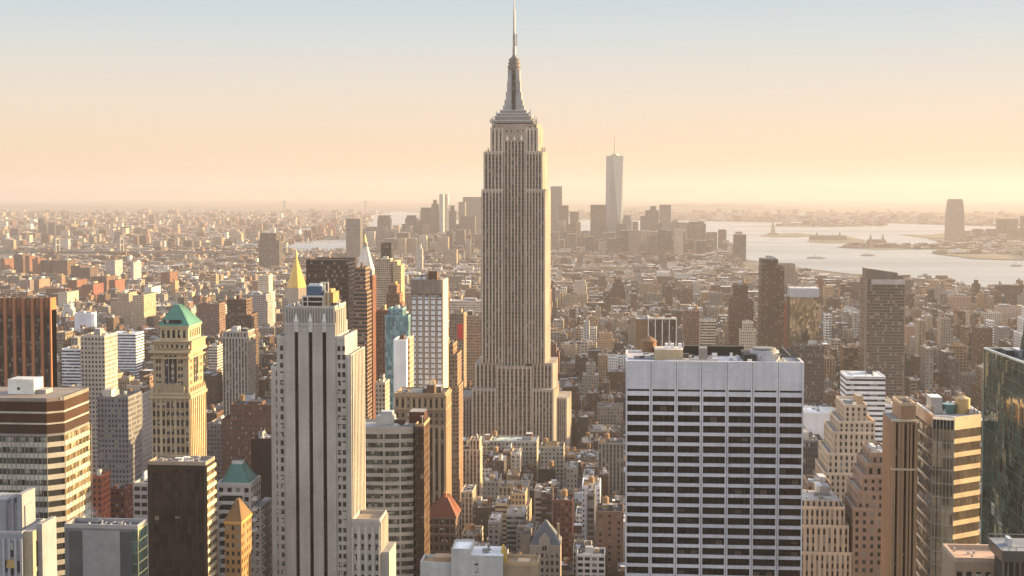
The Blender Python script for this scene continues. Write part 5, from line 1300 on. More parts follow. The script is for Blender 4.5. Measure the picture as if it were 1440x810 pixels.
# centre left: the cluster round the white-windowed tower
tower('office_tower', 'broad dark brown ribbon-windowed slab behind the limestone tower', 'skyscraper', 'broad dark brown slab', 430.5, 490, 367, D=1250, dep=40, col=(.10, .066, .056), sty=(2.0, 3.9, 1.0, .5, 0), gls=(.018, .014, .013), roofc=TAR, n=0)
tower('apartment_tower', 'banded brown tower, wider of the slim pair right of the dark slab', 'skyscraper', 'slim banded tower', 499, 514, 378, D=1150, dep=20, col=(.24, .17, .13), sty=(2.4, 3.4, 1.0, .5, .0), n=1, tiers=[(497, 516, 412, -.8)])
tower('apartment_tower', 'slim red-brown brick tower with blank side, right of the banded tower', 'skyscraper', 'slim red-brown tower', 514.5, 524, 390, D=1180, dep=18, col=(.18, .095, .075), sty=(4.0, 3.6, .14, .2, 0), n=1)
tower('apartment_tower', 'brown stepped tower with glowing yellow cap storey near the white-windowed tower', 'skyscraper', 'yellow-capped brown tower', 546, 558, 402, D=1450, dep=20, col=(.24, .15, .11), sty=FINE, gls=(.05, .04, .03), n=1, cap=(.5, .38, .12), tiers=[(543, 562, 414, -1), (541, 565, 428, -2)])
tower('brick_building', 'broad brown brick flank left of the teal glass tower', 'skyscraper', None, 526, 548, 438, D=1200, dep=24, col=(.22, .145, .11), sty=FINE, n=2)
tower('glass_tower', 'teal glass tower with setback balconies behind the blank white slab', 'skyscraper', 'teal glass tower', 546, 566, 436, D=1010, dep=18, col=(.2, .3, .32), sty=BLANK, mat='glass_teal', n=1, tiers=[(541, 574, 446, -1)])
tower('office_building', 'blank white slab with a ladder of small windows along its right edge', 'skyscraper', 'blank white slab', 553, 571, 480, D=860, dep=20, col=(.60, .59, .58), sty=BLANK, n=1)
tower('apartment_tower', 'narrow windowed strip tower hugging the white slab', 'building', None, 571.1, 576, 478, D=866, dep=16, col=(.45, .37, .27), sty=(1.6, 3.3, .55, .55, 0), n=0)
tower('stone_building', 'pale sunlit loft block in front of the teal glass tower', 'building', None, 527, 541, 540, D=960, dep=18, col=(.42, .36, .29), sty=FINE, n=2)
def white_windowed():
    D = 905; x0, x1 = X(577.5, D), X(622.5, D); zt = Z(394, D, 600); dep = 26; c = (.33, .28, .235)
    b = B('office_tower', 'tower of square windows coloured white for their glint under a blank scalloped crown', 'skyscraper', (x0 + x1) / 2, D + 13, 0)
    claim(x0, x1, D, D + dep, zt); mark('white-windowed tower', 600, 470)
    w = MB(); w.box(x0, x1, D, D + dep, 0, zt, 'stone', (.22, .2, .18), top='roof', tcol=GREY); zc = Z(413, D, 600); n = 5; bw = (x1 - x0) / n
    for i in range(n): 
        a, e = x0 + bw * i, x0 + bw * (i + 1)
        for q in range(6):
            f0, f1 = q / 6, (q + 1) / 6; w.wall((a + (e - a) * f0, D - .2 - .9 * math.sin(math.pi * f0)), (a + (e - a) * f1, D - .2 - .9 * math.sin(math.pi * f1)), zc, zt + .4, 'stone', (.28, .24, .21))
    for i in range(n + 1):
        x = x0 + bw * i; w.box(max(x - .8, x0 - .02), min(x + .8, x1 + .02), D - .8, D - .001, 0, zc - .4, 'stone', c)
    for k in range(45):
        z = zc - 4.2 - k * 3.55
        if z < 5: break
        w.box(x0, x1, D - .5, D - .002, z, z + .8, 'stone', (.24, .21, .185), bottom=True)
    w.box(x1 + .001, x1 + .3, D, D + dep, 0, zt, 'stone', (.55, .47, .36), top='stone'); b.part('wall', w)
    b.panels('window', [('x', x0 + bw * i + .85 + q * (bw - 1.7) / 2, D, zc - 3.35 - (k - 1) * 3.55 - 3.55, (bw - 1.9) / 2, 2.65) for k in range(42) for i in range(n) for q in (0, 1)], 'glass_glint')
    b.panels('dark_window', [('x', x0 + bw * i + 1, D, zc - 2.6, bw - 2, 2.3) for i in range(n)], 'glass')
    rooftop(b, x0 + 1, x1 - 1, D + 1, D + dep - 1, zt, random.Random(77), 5)
white_windowed()
tower('apartment_tower', 'stepped brown brick building leaning behind the white-windowed tower', 'building', None, 627, 637, 486, D=1050, dep=26, col=(.27, .19, .14), sty=FINE, n=1, tiers=[(627, 643, 500, -1), (627, 645, 545, -1.5)])
tower('office_building', 'wide pale office block with heavy cornice left of the great tower', 'building', 'wide corniced block', 653, 677, 445, D=1500, dep=30, col=(.36, .29, .23), sty=FINE, n=1, tiers=[(652, 677, 470, -1)])
def red_banner():
    D = 1450
    b = tower('office_building', 'brown corner block with a tall plain red banner on its front', 'building', None, 632, 652, 442, D=D, dep=26, col=(.30, .24, .19), sty=FINE, n=1)
    t = MB(); t.box(X(643, D), X(651, D), D - .5, D - .1, Z(478, D), Z(456, D), 'plain', (.55, .07, .09), bottom=True); b.part('banner', t)
red_banner()
tower('office_building', 'white-topped long block between the white-windowed tower and the great tower', 'building', None, 632, 677, 424, D=2000, dep=24, col=(.47, .42, .37), sty=(2.8, 3.6, .55, .5, 0), roofc=(.5, .5, .5), n=4)
tower('apartment_tower', 'beige balcony tower below the gold-tipped clock tower', 'skyscraper', None, 527, 549, 365, D=1900, dep=24, col=(.42, .34, .27), sty=(2.6, 3.2, .7, .5, 0), n=1, tiers=[(526, 550, 390, -1)])
tower('apartment_tower', 'slim almost black tower behind the beige balcony tower', 'skyscraper', 'slim black tower', 536, 550.5, 343, D=2150, dep=24, col=(.06, .045, .04), sty=(1.4, 3.4, .7, .6, .7), n=0)
tower('apartment_tower', 'sun-gold twin-topped apartment tower right of the slim black tower', 'skyscraper', None, 554, 559, 368, D=1900, dep=30, col=(.48, .38, .25), sty=FINE, n=0, tiers=[(553, 564, 374, -.6)])

def gold_pyramid():
    D = 2000; xs = lambda u: X(u, D); zz = lambda v: Z(v, D, 414); xc = xs(413.5); r = 13.5
    b = B('gold_pyramid_tower', 'stone tower capped by a tall gleaming gold octagonal pyramid', 'skyscraper', xc, D + 14, -1)
    claim(xs(394), xs(434), D, D + 30, zz(405)); mark('gold pyramid tower', 413, 385)
    w = MB(); w.frustum(xc, D + 15, -1, zz(405), 17, 17, 8, 'facade', (.36, .31, .27), rot=math.pi / 8); w.box(xs(396), xs(432), D + 2, D + 28, -1, zz(420), 'facade', (.36, .32, .28), (3, 3.5, .5, .6, .3)); b.part('wall', w)
    p = MB(); p.frustum(xc, D + 15, zz(405), zz(364), 15, 1.8, 8, 'gold', (.50, .35, .12), rot=math.pi / 8); ro = b.part('roof', p)
    p = MB(); p.frustum(xc, D + 15, zz(364), zz(357), 1.6, 1.4, 8, 'gold', (.5, .36, .13)); p.frustum(xc, D + 15, zz(357), zz(352), 1.5, 0, 8, 'gold', (.5, .36, .13)); b.part('lantern', p, ro)
gold_pyramid()
def clock_tower():
    D = 2200; xs = lambda u: X(u, D); zz = lambda v: Z(v, D, 511); x0, x1 = xs(500), xs(523)
    b = B('clock_tower', 'slender pale tower with steep white pyramid and gold lantern tip', 'skyscraper', (x0 + x1) / 2, D + 12, -1)
    claim(x0, x1, D, D + 26, zz(378)); mark('gold-tipped clock tower', 511, 365)
    w = MB(); w.box(x0, x1, D, D + 26, -1, zz(380), 'facade', (.42, .38, .34), (3, 3.6, .4, .55, 0)); w.box(x0 - 1, x1 + 1, D - 1, D + 27, zz(380), zz(378), 'plain', (.5, .46, .42), bottom=True); b.part('wall', w)
    r = MB(); xm = (x0 + x1) / 2; r.hip(x0 + 1, x1 - 1, D + 1, D + 25, zz(378), zz(348), xm - 4.2, xm + 4.2, D + 9, D + 17, 'plain', (.56, .52, .47)); ro = b.part('roof', r)
    l = MB(); l.box(xm - 3.6, xm + 3.6, D + 9.5, D + 16.5, zz(348), zz(341), 'plain', (.35, .31, .28)); b.part('lantern', l, ro)
    g = MB(); g.frustum(xm, D + 13, zz(341), zz(336), 3.0, 2.0, 8, 'gold', (.5, .36, .13)); g.frustum(xm, D + 13, zz(336), zz(329), 1.6, .2, 8, 'gold', (.5, .36, .13)); b.part('gold_tip', g, ro)
clock_tower()

# small named blocks round the foot of the great tower
tower('stone_building', 'long low building with pale glazed roof in front of the great tower', 'building', 'pale glass-roofed block', 688, 755, 622, D=1180, dep=26, col=(.36, .33, .29), sty=(3.4, 4, .5, .5, 0), roofc=(.46, .50, .48), n=2, tk=1)
tower('stone_building', 'narrow pale tower with stepped head left of the glass-roofed block', 'building', None, 660, 674, 620, D=1085, dep=16, col=(.50, .42, .34), sty=STRIP, n=1, tiers=[(645, 675, 634, -1)])
tower('office_building', 'grey-green block with roof mast right of the glass-roofed block', 'building', None, 760, 793, 630, D=1160, dep=22, col=(.34, .32, .28), sty=GRID, n=2, tk=1)
tower('stone_building', 'white painted narrow loft block in the low roofs left of the white slab', 'building', 'white painted loft', 819, 845, 686, D=900, dep=26, col=(.60, .60, .62), sty=(2.6, 3.5, .4, .4, 0), roofc=(.55, .55, .56), n=2, tk=1)
tower('stone_building', 'columned grey block with two golden water tanks left of the white slab', 'building', None, 842, 878, 625, D=1080, dep=22, col=(.26, .24, .22), sty=STRIP, n=1, tk=1)
tower('stone_building', 'cream block with square windows right of the great tower', 'building', None, 783, 818, 566, D=1500, dep=24, col=(.48, .41, .33), sty=(4, 3.8, .6, .55, 0), n=2, tk=1)
tower('stone_building', 'long grey corniced building by the park, right of the great tower', 'building', None, 785, 838, 541, D=1640, dep=26, col=(.30, .27, .24), sty=(3, 3.8, .5, .5, 0), n=3)
tower('stone_building', 'dark brown building with mansard roof beside a white loft near the park', 'building', None, 789, 814, 512, D=1900, dep=20, col=(.28, .23, .19), sty=GRID, n=2)
tower('stone_building', 'bright white loft building beside the dark mansard near the park', 'building', None, 814, 827, 509, D=1890, dep=18, col=(.62, .61, .58), sty=GRID, n=1)
tower('stone_building', 'rounded wedge-shaped tan building standing free near the park', 'building', None, 823, 839, 485, D=1950, dep=30, col=(.46, .38, .29), sty=(2.6, 3.4, .8, .5, 0), n=1)
tower('stone_building', 'white gridded loft with big windows above the wedge-shaped building', 'building', None, 817, 839, 462, D=2100, dep=26, col=(.52, .48, .43), sty=(3.2, 3.8, .65, .6, 0), n=2)
tower('brick_building', 'grey stone block with sloped black billboard frame below the great tower', 'building', None, 757, 781, 662, D=1100, dep=16, col=(.05, .047, .045), sty=BLANK, n=1, tk=1)
tower('brick_building', 'dark brick block with orange side wall right of the gabled house', 'building', None, 778, 806, 706, D=860, dep=18, col=(.19, .10, .075), sty=FINE, n=2, tk=1)
tower('brick_building', 'plain brown block standing against the white gridded slab', 'building', None, 839, 878, 722, D=820, dep=22, col=(.23, .16, .12), sty=(5, 3.7, .3, .4, 0), n=2, tk=1)
tower('brick_building', 'low white balconied house at the bottom edge by the white slab', 'building', None, 812, 852, 782, D=800, dep=16, col=(.52, .51, .50), sty=WIDE, n=3)
tower('brick_building', 'red gabled old house glowing between the ribbon slab and the bronze slab', 'building', None, 125, 139, 672, D=700, dep=12, col=(.30, .125, .08), sty=FINE, n=1)
tower('brick_building', 'dark red house with steep roof right of the glowing gabled house', 'building', None, 150, 171, 690, D=720, dep=12, col=(.16, .07, .06), sty=FINE, n=1)
tower('office_building', 'pale balconied block peeking out left of the dark bronze slab', 'building', None, 184, 204, 682, D=640, dep=14, col=(.40, .36, .33), sty=(3.2, 3.8, .8, .5, 0), n=1)

# ---- downtown, six kilometres off
DT = 6300
def dtower(label, u0, u1, v, D=DT, col=(.2, .2, .21), sty=(3, 3.8, .8, .6, .5), tiers=None, gls=(.04, .045, .05), dep=45, n=0, name='downtown_tower', cat='skyscraper', group='towers of the far downtown cluster'):
    return tower(name, label, cat, None, u0, u1, v, D=D, dep=dep, col=col, sty=sty, gls=gls, tiers=tiers, n=n, par=False, group=group)
DK = (.09, .085, .085); MD = (.17, .155, .14); LT = (.32, .30, .275); BR = (.15, .105, .085)
dtower('pale slab with bright right edge just right of the great tower', 774, 790, 262, col=LT)
dtower('red-brown slab in front of the pale bright-edged slab', 786, 799, 289, col=BR, D=6100)
dtower('short square tower right of the red-brown slab', 801, 813, 298, col=MD)
dtower('broad glass block directly left of the tapering glass tower', 830, 854, 288, col=MD, D=6400)
dtower('dark domed office tower in front of the tapering glass tower base', 866, 880, 315, col=DK, D=6000)
dtower('round-shouldered pale tower right of the tapering glass tower', 876, 886, 303, col=LT, tiers=[(874, 888, 309, -1)])
dtower('stepped tower with pointed pyramid top right of the tapering tower', 914, 922, 290, col=MD, tiers=[(907, 926, 296, -1), (900, 926, 304, -2)])
dtower('plain tall slab right of the pointed-top tower', 927, 943, 288, col=LT)
dtower('pale stepped slab left half of the broad downtown pair', 952, 968, 313, col=LT, tiers=[(948, 968, 323, -1)])
dtower('broad dark flat-topped tower right half of the downtown pair', 968, 990, 312, col=DK, tiers=[(966, 992, 315, -1)], D=6000)
dtower('low tan block right of the broad dark tower', 992, 1004, 331, col=MD)
dtower('narrow brown slab at the shore end of downtown', 1010, 1021, 323, col=BR, D=6100)
dtower('small cream tower beside the narrow brown shore slab', 1021, 1029, 342, col=(.5, .42, .33), D=5900)
dtower('wide stepped brick telephone building left of the pale spire', 812, 835, 334, col=BR, D=5800, tiers=[(807, 840, 343, -1)])
dtower('grey blank block in front of the tapering glass tower', 856, 873, 351, col=MD, D=5200, sty=GRID)
dtower('dark glass block with a gold-lit corner below the pointed tower', 897, 923, 331, col=DK, D=5700)
dtower('long low brown apartment block below the plain tall slab', 923, 962, 337, col=BR, D=5700, sty=FINE)
dtower('short dark office block right of the telephone building', 874, 888, 335, col=DK, D=5900)
dtower('dark stepped tower left of the needle-topped tower', 592, 608, 292, col=DK, tiers=[(588, 610, 310, -1)])
dtower('needle-topped grey tower in the left downtown group', 609.5, 614, 281, col=MD, tiers=[(607, 617, 287, -1), (605, 618, 300, -2)])
dtower('left one of the twin bright silver slabs', 618, 623.5, 273, col=(.55, .53, .5), D=6200, gls=(.2, .2, .2))
dtower('right one of the twin bright silver slabs', 624.5, 630, 273, col=(.55, .53, .5), D=6260, gls=(.2, .2, .2))
dtower('slim tapering tower right of the twin silver slabs', 633, 638, 289, col=MD, tiers=[(631, 640, 297, -1)])
dtower('pale slab beside the broad downtown slab near the great tower', 645, 654, 284, col=LT)
dtower('broad pale slab partly hidden by the great tower', 651, 678, 277, col=(.36, .33, .3), D=6500)
dtower('brown flat-topped tower in front of the broad pale slab', 648, 668, 304, col=BR, D=5900)
dtower('dark square tower with notched top left of the downtown group', 532, 548, 303, col=DK, tiers=[(531, 549, 308, -1)])
dtower('grey massive block below the notched dark tower', 515, 543, 319, col=MD, D=6000)
dtower('round-topped dark tower in the left downtown group', 572, 584, 303, col=DK, tiers=[(570, 586, 307, -1)])
dtower('low wide grey block below the round-topped tower', 545, 568, 326, col=MD, D=5900)
dtower('pyramid-capped municipal tower below the round-topped tower', 572, 578, 318, col=LT, tiers=[(566, 586, 328, -1)], D=5800)
dtower('stepped pale office tower below the twin silver slabs', 596, 610, 331, col=LT, D=5700, tiers=[(592, 614, 338, -1)])
dtower('tall grey bridge-side slab with dark left half', 487, 507, 308, col=(.21, .20, .20), D=4700)
dtower('dark cubic block by the river, left of the grey bridge-side slab', 366, 389, 328, col=(.12, .085, .08), D=4300, dep=50, tiers=[(364, 393, 338, -1)])
dtower('small white cylinder-topped tower below the dark stepped tower', 587, 592, 344, col=(.6, .57, .52), D=4200, dep=20, tiers=[(584, 594, 350, -1)])
dtower('gold-tinged office block below the slim tapering tower', 626, 642, 351, col=(.42, .35, .27), D=4600)
dtower('dull brown slab behind the white cylinder-topped tower', 620, 640, 335, col=BR, D=5600)
rdt = random.Random(19)
def freedom():
    D = 6350; xs = lambda u: X(u, D); zz = lambda v: Z(v, D, 863); x0, x1 = xs(853), xs(874.5); dep = x1 - x0; z0 = zz(341); z1 = zz(219)
    b = B('tapering_glass_tower', 'tallest far tower of tapering silver glass with a thin spire', 'skyscraper', (x0 + x1) / 2, D + dep / 2, drop(0, D))
    claim(x0, x1, D, D + dep, z1); mark('tapering glass tower', 863, 270)
    w = MB(); cx, cy = (x0 + x1) / 2, D + dep / 2; h = dep / 2
    lo = [(cx - h, cy - h), (cx + h, cy - h), (cx + h, cy + h), (cx - h, cy + h)]; hi = [(cx, cy - h), (cx + h, cy), (cx, cy + h), (cx - h, cy)]
    a = math.radians(-14)
    rot = lambda p: (cx + (p[0] - cx) * math.cos(a) - (p[1] - cy) * math.sin(a), cy + (p[0] - cx) * math.sin(a) + (p[1] - cy) * math.cos(a))
    lo = [rot(p) for p in lo]; hi = [rot((cx + (p[0] - cx) * 1.16, cy + (p[1] - cy) * 1.16)) for p in hi]
    w.prism(lo, drop(0, D), z0, 'glass_silver', (.2, .2, .2), top=None)
    for i in range(4):
        w.face([(*lo[i], z0), (*lo[(i + 1) % 4], z0), (*hi[i], z1)], 'glass_silver', (.2, .2, .2)); w.face([(*lo[(i + 1) % 4], z0), (*hi[(i + 1) % 4], z1), (*hi[i], z1)], 'glass_silver', (.2, .2, .2))
    w.face([(*p, z1) for p in hi], 'roof', GREY); b.part('wall', w)
    r = MB(); r.frustum(cx, cy, z1, z1 + 6, 19, 19, 20, 'metal', (.3, .29, .28)); r.frustum(cx, cy, z1 + 6, z1 + 10, 12, 11, 20, 'metal', (.3, .29, .28)); b.part('roof_ring', r)
    s = MB(); s.frustum(cx, cy, z1 + 6, zz(198), 2.6, 1.7, 8, 'metal', (.32, .3, .28)); s.frustum(cx, cy, zz(198), zz(180), 1.6, .4, 8, 'metal', (.32, .3, .28)); b.part('spire', s)
freedom()
def dmass():
    """low and middling downtown blocks too many to tell apart"""
    m = MB()
    for i in range(330):
        u = rdt.uniform(500, 1035) if rdt.random() < .8 else rdt.uniform(545, 700); Dd = rdt.uniform(5000, 6900)
        v = rdt.uniform(322, 354); w = rdt.uniform(18, 48); x = X(u, Dd); zt = max(Z(v, Dd, u), 18)
        if Dd > 6300 and u > 990: continue
        c = rdt.choice([DK, MD, LT, BR, (.33, .27, .22), (.46, .41, .35)])
        m.box(x, x + w, Dd, Dd + w * .9, drop(0, Dd) - 1, zt, 'facade', c, rdt.choice([GRID, FINE, STRIP, CURT]), (.04, .04, .045), rdt.random(), tcol=GREY)
    for i in range(60):
        u = rdt.choice([rdt.uniform(565, 676), rdt.uniform(776, 850), rdt.uniform(880, 985)]); Dd = rdt.uniform(5900, 6700); v = rdt.uniform(311, 332); w = rdt.uniform(20, 40); x = X(u, Dd)
        c = rdt.choice([DK, MD, LT, BR, (.25, .2, .165)])
        z = Z(v, Dd, u); m.box(x, x + w, Dd, Dd + w * .9, drop(0, Dd) - 1, z, 'facade', c, rdt.choice([GRID, FINE, STRIP, CURT]), (.04, .04, .045), rdt.random(), tcol=GREY)
        if rdt.random() < .5: m.box(x + w * .2, x + w * .8, Dd + w * .2, Dd + w * .7, z, z + rdt.uniform(6, 16), 'facade', c, GRID, (.04, .04, .045), rdt.random(), tcol=GREY)
    tag(m.build('downtown_buildings'), 'crowded lesser blocks round the feet of the far downtown towers', 'buildings', kind='stuff')
dmass()

# ---- across the Hudson
def jc():
    D = 7300; xs = lambda u: X(u, D)
    b = B('riverside_tower', 'solitary tall rounded glass tower on the far river bank', 'skyscraper', xs(1342), D + 25, drop(xs(1342), D))
    mark('solitary riverside tower', 1342, 320)
    w = MB(); z = drop(xs(1342), D); lv = [(355, 1330, 1355.5), (305, 1330.5, 1355), (290, 1332, 1353.5), (281.5, 1333, 1352.5)]
    for (va, a0, a1), (vb, b0, b1) in zip(lv, lv[1:]):
        za, zb2 = (z if va == 355 else Z(va, D, 1342)), Z(vb, D, 1342)
        w.hip(xs(a0), xs(a1), D, D + 50, za, zb2, xs(b0), xs(b1), D + 3, D + 47, 'facade', (.22, .20, .19))
    b.part('wall', w); t = MB(); t.box(xs(1333.5), xs(1352), D + 8, D + 42, Z(281.5, D, 1342), Z(280, D, 1342), 'metal', MD); b.part('roof', t)
jc()
for lab, a, c, v, D in (('left shorter slab in the row right of the solitary riverside tower', 1369, 1381, 322, 7300), ('second short slab in the row right of the solitary riverside tower', 1388, 1400, 322, 7350), ('tallest flat-topped slab of the riverside row', 1402, 1415, 308, 7500), ('dark notched slab next to the tallest riverside slab', 1417, 1430, 308, 7450),
                        ('last riverside slab cut by the right picture edge', 1436, 1446, 304, 7500), ('broad low dark block under the riverside slabs', 1418, 1446, 321, 7200)):
    dtower(lab, a, c, v, D=D, col=DK, name='riverside_tower', group='towers of the far river bank')
jm = MB(); rj = random.Random(23)
for i in range(90):
    u = rj.uniform(1355, 1470); Dd = rj.uniform(6950, 8200); x = X(u, Dd); w = rj.uniform(20, 60); z = drop(x, Dd)
    jm.box(x, x + w, Dd, Dd + w, z, z + rj.uniform(10, 30), 'facade', rj.choice([MD, BR, LT]), GRID, DG, rj.random(), tcol=GREY)
tag(jm.build('riverbank_buildings'), 'low hazy blocks lining the far river bank on the right', 'buildings', kind='stuff')
dtower('long white ferry shed at the river edge on the right', 1421, 1450, 357, D=6400, col=(.55, .5, .42), sty=GRID, name='ferry_shed', cat='shed', group=None, dep=40)

# ---- towers in the housing estates and across the East River
EST = 'brick slabs of the riverside housing estates'
for i, (a, c, v, h, col, lab) in enumerate([
        (1, 10, 364, 60, BRICK, 'orange-sided estate slab at the left margin'), (20, 35, 358, 62, BR, 'tallest estate slab near the left margin, stepped roof'), (36, 45, 360, 60, BRICK, 'estate slab right of the tallest one'), (46, 57, 364, 60, BRICK, 'orange-edged estate slab, third from the left margin'),
        (57, 72, 366, 55, BR, 'wide dim estate slab below the bridge'), (74, 98, 366, 55, BR, 'long brown estate slab under the bridge deck'), (28, 45, 394, 52, (.24, .2, .19), 'grey-brown cubic slab above the orange-brown pier tower'), (48, 58, 393, 52, (.3, .22, .18), 'small tan slab right of the grey-brown cubic slab'),
        (94, 111, 394, 55, BRICK, 'brick slab with broad sunny side wall, below the bridge tower'), (117, 134, 400, 52, (.25, .12, .1), 'lowest red estate slab of the bright row'), (128, 141, 389, 56, BRICK, 'second slab of the bright red row'), (141, 153, 389, 56, (.2, .13, .1), 'tall dark-fronted slab in the bright red row'),
        (153, 165, 394, 54, (.27, .14, .1), 'last slab of the bright red row'), (81, 97, 411, 48, (.45, .4, .33), 'pale stepped apartment house above the white grid-fronted tower'), (184, 191, 369, 65, (.34, .33, .34), 'slender grey tower standing alone in the low roofs'), (150, 165, 366, 60, (.36, .33, .33), 'grey stepped tower below the bridge roadway'),
        (226, 242, 383, 48, BRICK, 'lone red apartment slab in the flat roofs'), (100, 116, 374, 50, BR, 'shadowed twin slab left of the stepped tower'), (112, 130, 377, 48, BR, 'dim slab behind the bright red row'), (176, 192, 434, 45, (.5, .44, .36), 'pale loft tower left of the buff gold-sided tower'),
        (203, 216, 404, 44, (.5, .5, .5), 'white drum-like block with bulging top among low roofs')]):
    tower('apartment_slab', lab, 'apartment block', None, a, c - 3, v, h=h, dep=60, col=col, sty=(2.6, 3.0, .4, .45, 0), n=1, group=EST, par=False)
BKN = 'towers on the far side of the bridge'
for a, c, v, D, col, lab in [(55, 63, 307, 7200, DK, 'tallest dark tower beyond the bridge'), (69, 78, 313, 7200, DK, 'dark tower with peaked top beyond the bridge'), (80, 93, 317, 7100, BR, 'broad red-tinged tower right of the peaked tower'), (15, 27, 322, 7000, DK, 'dark block left of the white-fronted block'), (30, 46, 328, 6800, (.45, .42, .38), 'white-fronted block left of the tallest dark tower'),
                             (47, 55, 328, 7000, BR, 'low brown block joined to the tallest dark tower'), (104, 118, 325, 6900, DK, 'paired dark slab beyond the bridge, left one'), (119, 127, 325, 6950, DK, 'paired dark slab beyond the bridge, right one'), (102, 112, 332, 6700, (.3, .26, .22), 'short lit slab before the paired dark slabs'), (162, 173, 326, 6900, MD, 'tower behind the bridge pylon'),
                             (173, 178, 321, 7200, (.5, .43, .33), 'thin pale pinnacle beside the tower behind the pylon'), (192, 201, 335, 6600, BR, 'squat brown tower right of the pylon'), (246, 264, 300, 14000, MD, 'wide faint slab on the hazy skyline'), (337, 350, 300, 14500, MD, 'faint block on the skyline left of the suspension towers'),
                             (284, 297, 334, 8000, DK, 'twin dark block beside the river bend'), (192, 205, 317, 10000, (.5, .42, .33), 'cream estate towers far beyond the bridge'), (220, 240, 318, 10500, (.5, .42, .33), 'row-like cream estate slab far beyond the bridge')]:
    dtower(lab, a, c, v, D=D, col=col, sty=FINE, name='far_tower', cat='tower block', group=BKN)

# ---- bridges
def bridge(label, ua, ub, vdeck, vtop, D, D2=None, u_ends=(0, 400), wide=16, thick=5, vsag=None, pylon_w=12, short=None, deckcol=(.16, .15, .15)):
    D2 = D2 or D
    b = B('suspension_bridge', label, 'bridge', X((ua + ub) / 2, D), D, drop(X(ua, D), D))
    zd = lambda d, u: Z(vdeck, d, u)
    fy = lambda u: D + (D2 - D) * (u - ua) / (ub - ua)
    dk = MB(); us = [u_ends[0] + (u_ends[1] - u_ends[0]) * i / 40 for i in range(41)]
    for p, q in zip(us, us[1:]):
        yp, yq = fy(p), fy(q); dk.bar((X(p, yp), yp, zd(yp, p)), (X(q, yq), yq, zd(yq, q)), thick, 'plain', deckcol)
    b.part('deck', dk)
    for u in (ua, ub):
        y = fy(u); x = X(u, y); zt = Z(vtop, y, u)
        t = MB()
        for s in (-1, 1): t.box(x - pylon_w / 2, x + pylon_w / 2, y + s * wide - 4, y + s * wide + 4, drop(x, y), zt, 'metal', (.30, .29, .28))
        for f in (.35, .7, .97):
            z = drop(x, y) + (zt - drop(x, y)) * f; t.box(x - pylon_w * .4, x + pylon_w * .4, y - wide + 4, y + wide - 4, z - 3, z + 3, 'metal', (.30, .29, .28), bottom=True)
        # open lattice legs seen across the line of the bridge
        b.part('pylon', t)
    for s in (-1, 1):
        c = MB(); pts = []
        for i in range(61):
            u = u_ends[0] + (u_ends[1] - u_ends[0]) * i / 60; y = fy(u)
            if u < ua: f = max(0, (u - (ua - (ub - ua) * .45)) / ((ub - ua) * .45)); v = vdeck - (vdeck - vtop) * f ** 1.4
            elif u > ub: f = max(0, 1 - (u - ub) / ((ub - ua) * .45)); v = vdeck - (vdeck - vtop) * f ** 1.4
            else:
                t = 2 * (u - ua) / (ub - ua) - 1; v = vdeck - (vdeck - vtop) * (.06 + .94 * t * t)
            pts.append((X(u, y), y + s * wide, Z(v, y, u)))
        for p, q in zip(pts, pts[1:]):
            c.bar(p, q, .9, 'metal', (.3, .29, .28))
            if (p[2] + q[2]) / 2 > zd(D, ua) + 2: c.bar(p, (p[0], p[1], zd(p[1], ua)), .25, 'metal', (.3, .29, .28))
        b.part('cable', c)
    if short: mark(short, (ua + ub) / 2, vdeck)
bridge('long grey suspension bridge with lattice towers crossing the river on the left', 80, 170, 355, 335, 4900, u_ends=(-60, 360), thick=4.5, short='river suspension bridge')
bridge('distant suspension bridge with two tall faint towers on the horizon', 401, 515, 297.5, 282, 17000, u_ends=(330, 600), thick=7, wide=18, pylon_w=30)

# ---- the statue on its island, boats, harbour cranes
def statue():
    x, y = onground(1087, 331); z = drop(x, y) + 4; s = y / F
    b = B('statue', 'tiny green robed statue with raised arm on a tall stone pedestal', 'statue', x, y, z)
    p = MB(); p.box(x - 28, x + 28, y - 28, y + 28, z - 1, z + 9, 'plain', (.3, .27, .24)); p.hip(x - 13, x + 13, y - 13, y + 13, z + 9, z + 45, x - 8, x + 8, y - 8, y + 8, 'plain', (.36, .32, .28)); b.part('pedestal', p)
    f = MB(); f.frustum(x, y, z + 45, z + 75, 7, 4.2, 12, 'plain', (.2, .26, .22)); f.frustum(x, y, z + 75, z + 80, 2.6, 2.2, 10, 'plain', (.2, .26, .22)); f.frustum(x, y, z + 80, z + 83, 3.2, 3.4, 10, 'plain', (.2, .26, .22))
    f.bar((x + 3, y, z + 72), (x + 6.5, y, z + 90), 1.5, 'plain', (.2, .26, .22)); f.frustum(x + 6.5, y, z + 90, z + 94, 1.6, 1.0, 8, 'gold', (.5, .38, .12)); b.part('figure', f)
statue()
for lab, u, v, L in (('tug-like dark ferry crossing the bay below the wooded island', 1148, 364, 70), ('small grey ferry near the long pier in the bay', 1221, 360, 55), ('pale little boat far out beside the statue island', 1044, 345, 45), ('white ferry close to the right river bank', 1430, 375, 40)):
    x, y = onground(u, v); z = drop(x, y) + 1.5
    b = B('ferry', lab, 'boat', x, y, z, 'boats on the bay')
    h = MB(); h.prism([(x - L / 2, y - 5), (x + L * .38, y - 5), (x + L / 2, y), (x + L * .38, y + 5), (x - L / 2, y + 5)], z - .5, z + 4, 'plain', (.3, .28, .27)); b.part('hull', h)
    c = MB(); c.box(x - L * .35, x + L * .25, y - 4, y + 4, z + 4, z + 8, 'plain', (.6, .58, .55)); c.box(x - L * .2, x + L * .1, y - 3, y + 3, z + 8, z + 10.5, 'plain', (.6, .58, .55)); b.part('cabin', c)
    t = MB(); t.frustum(x - L * .08, y, z + 10.5, z + 14, 1.5, 1.4, 8, 'plain', (.25, .12, .08)); b.part('funnel', t)
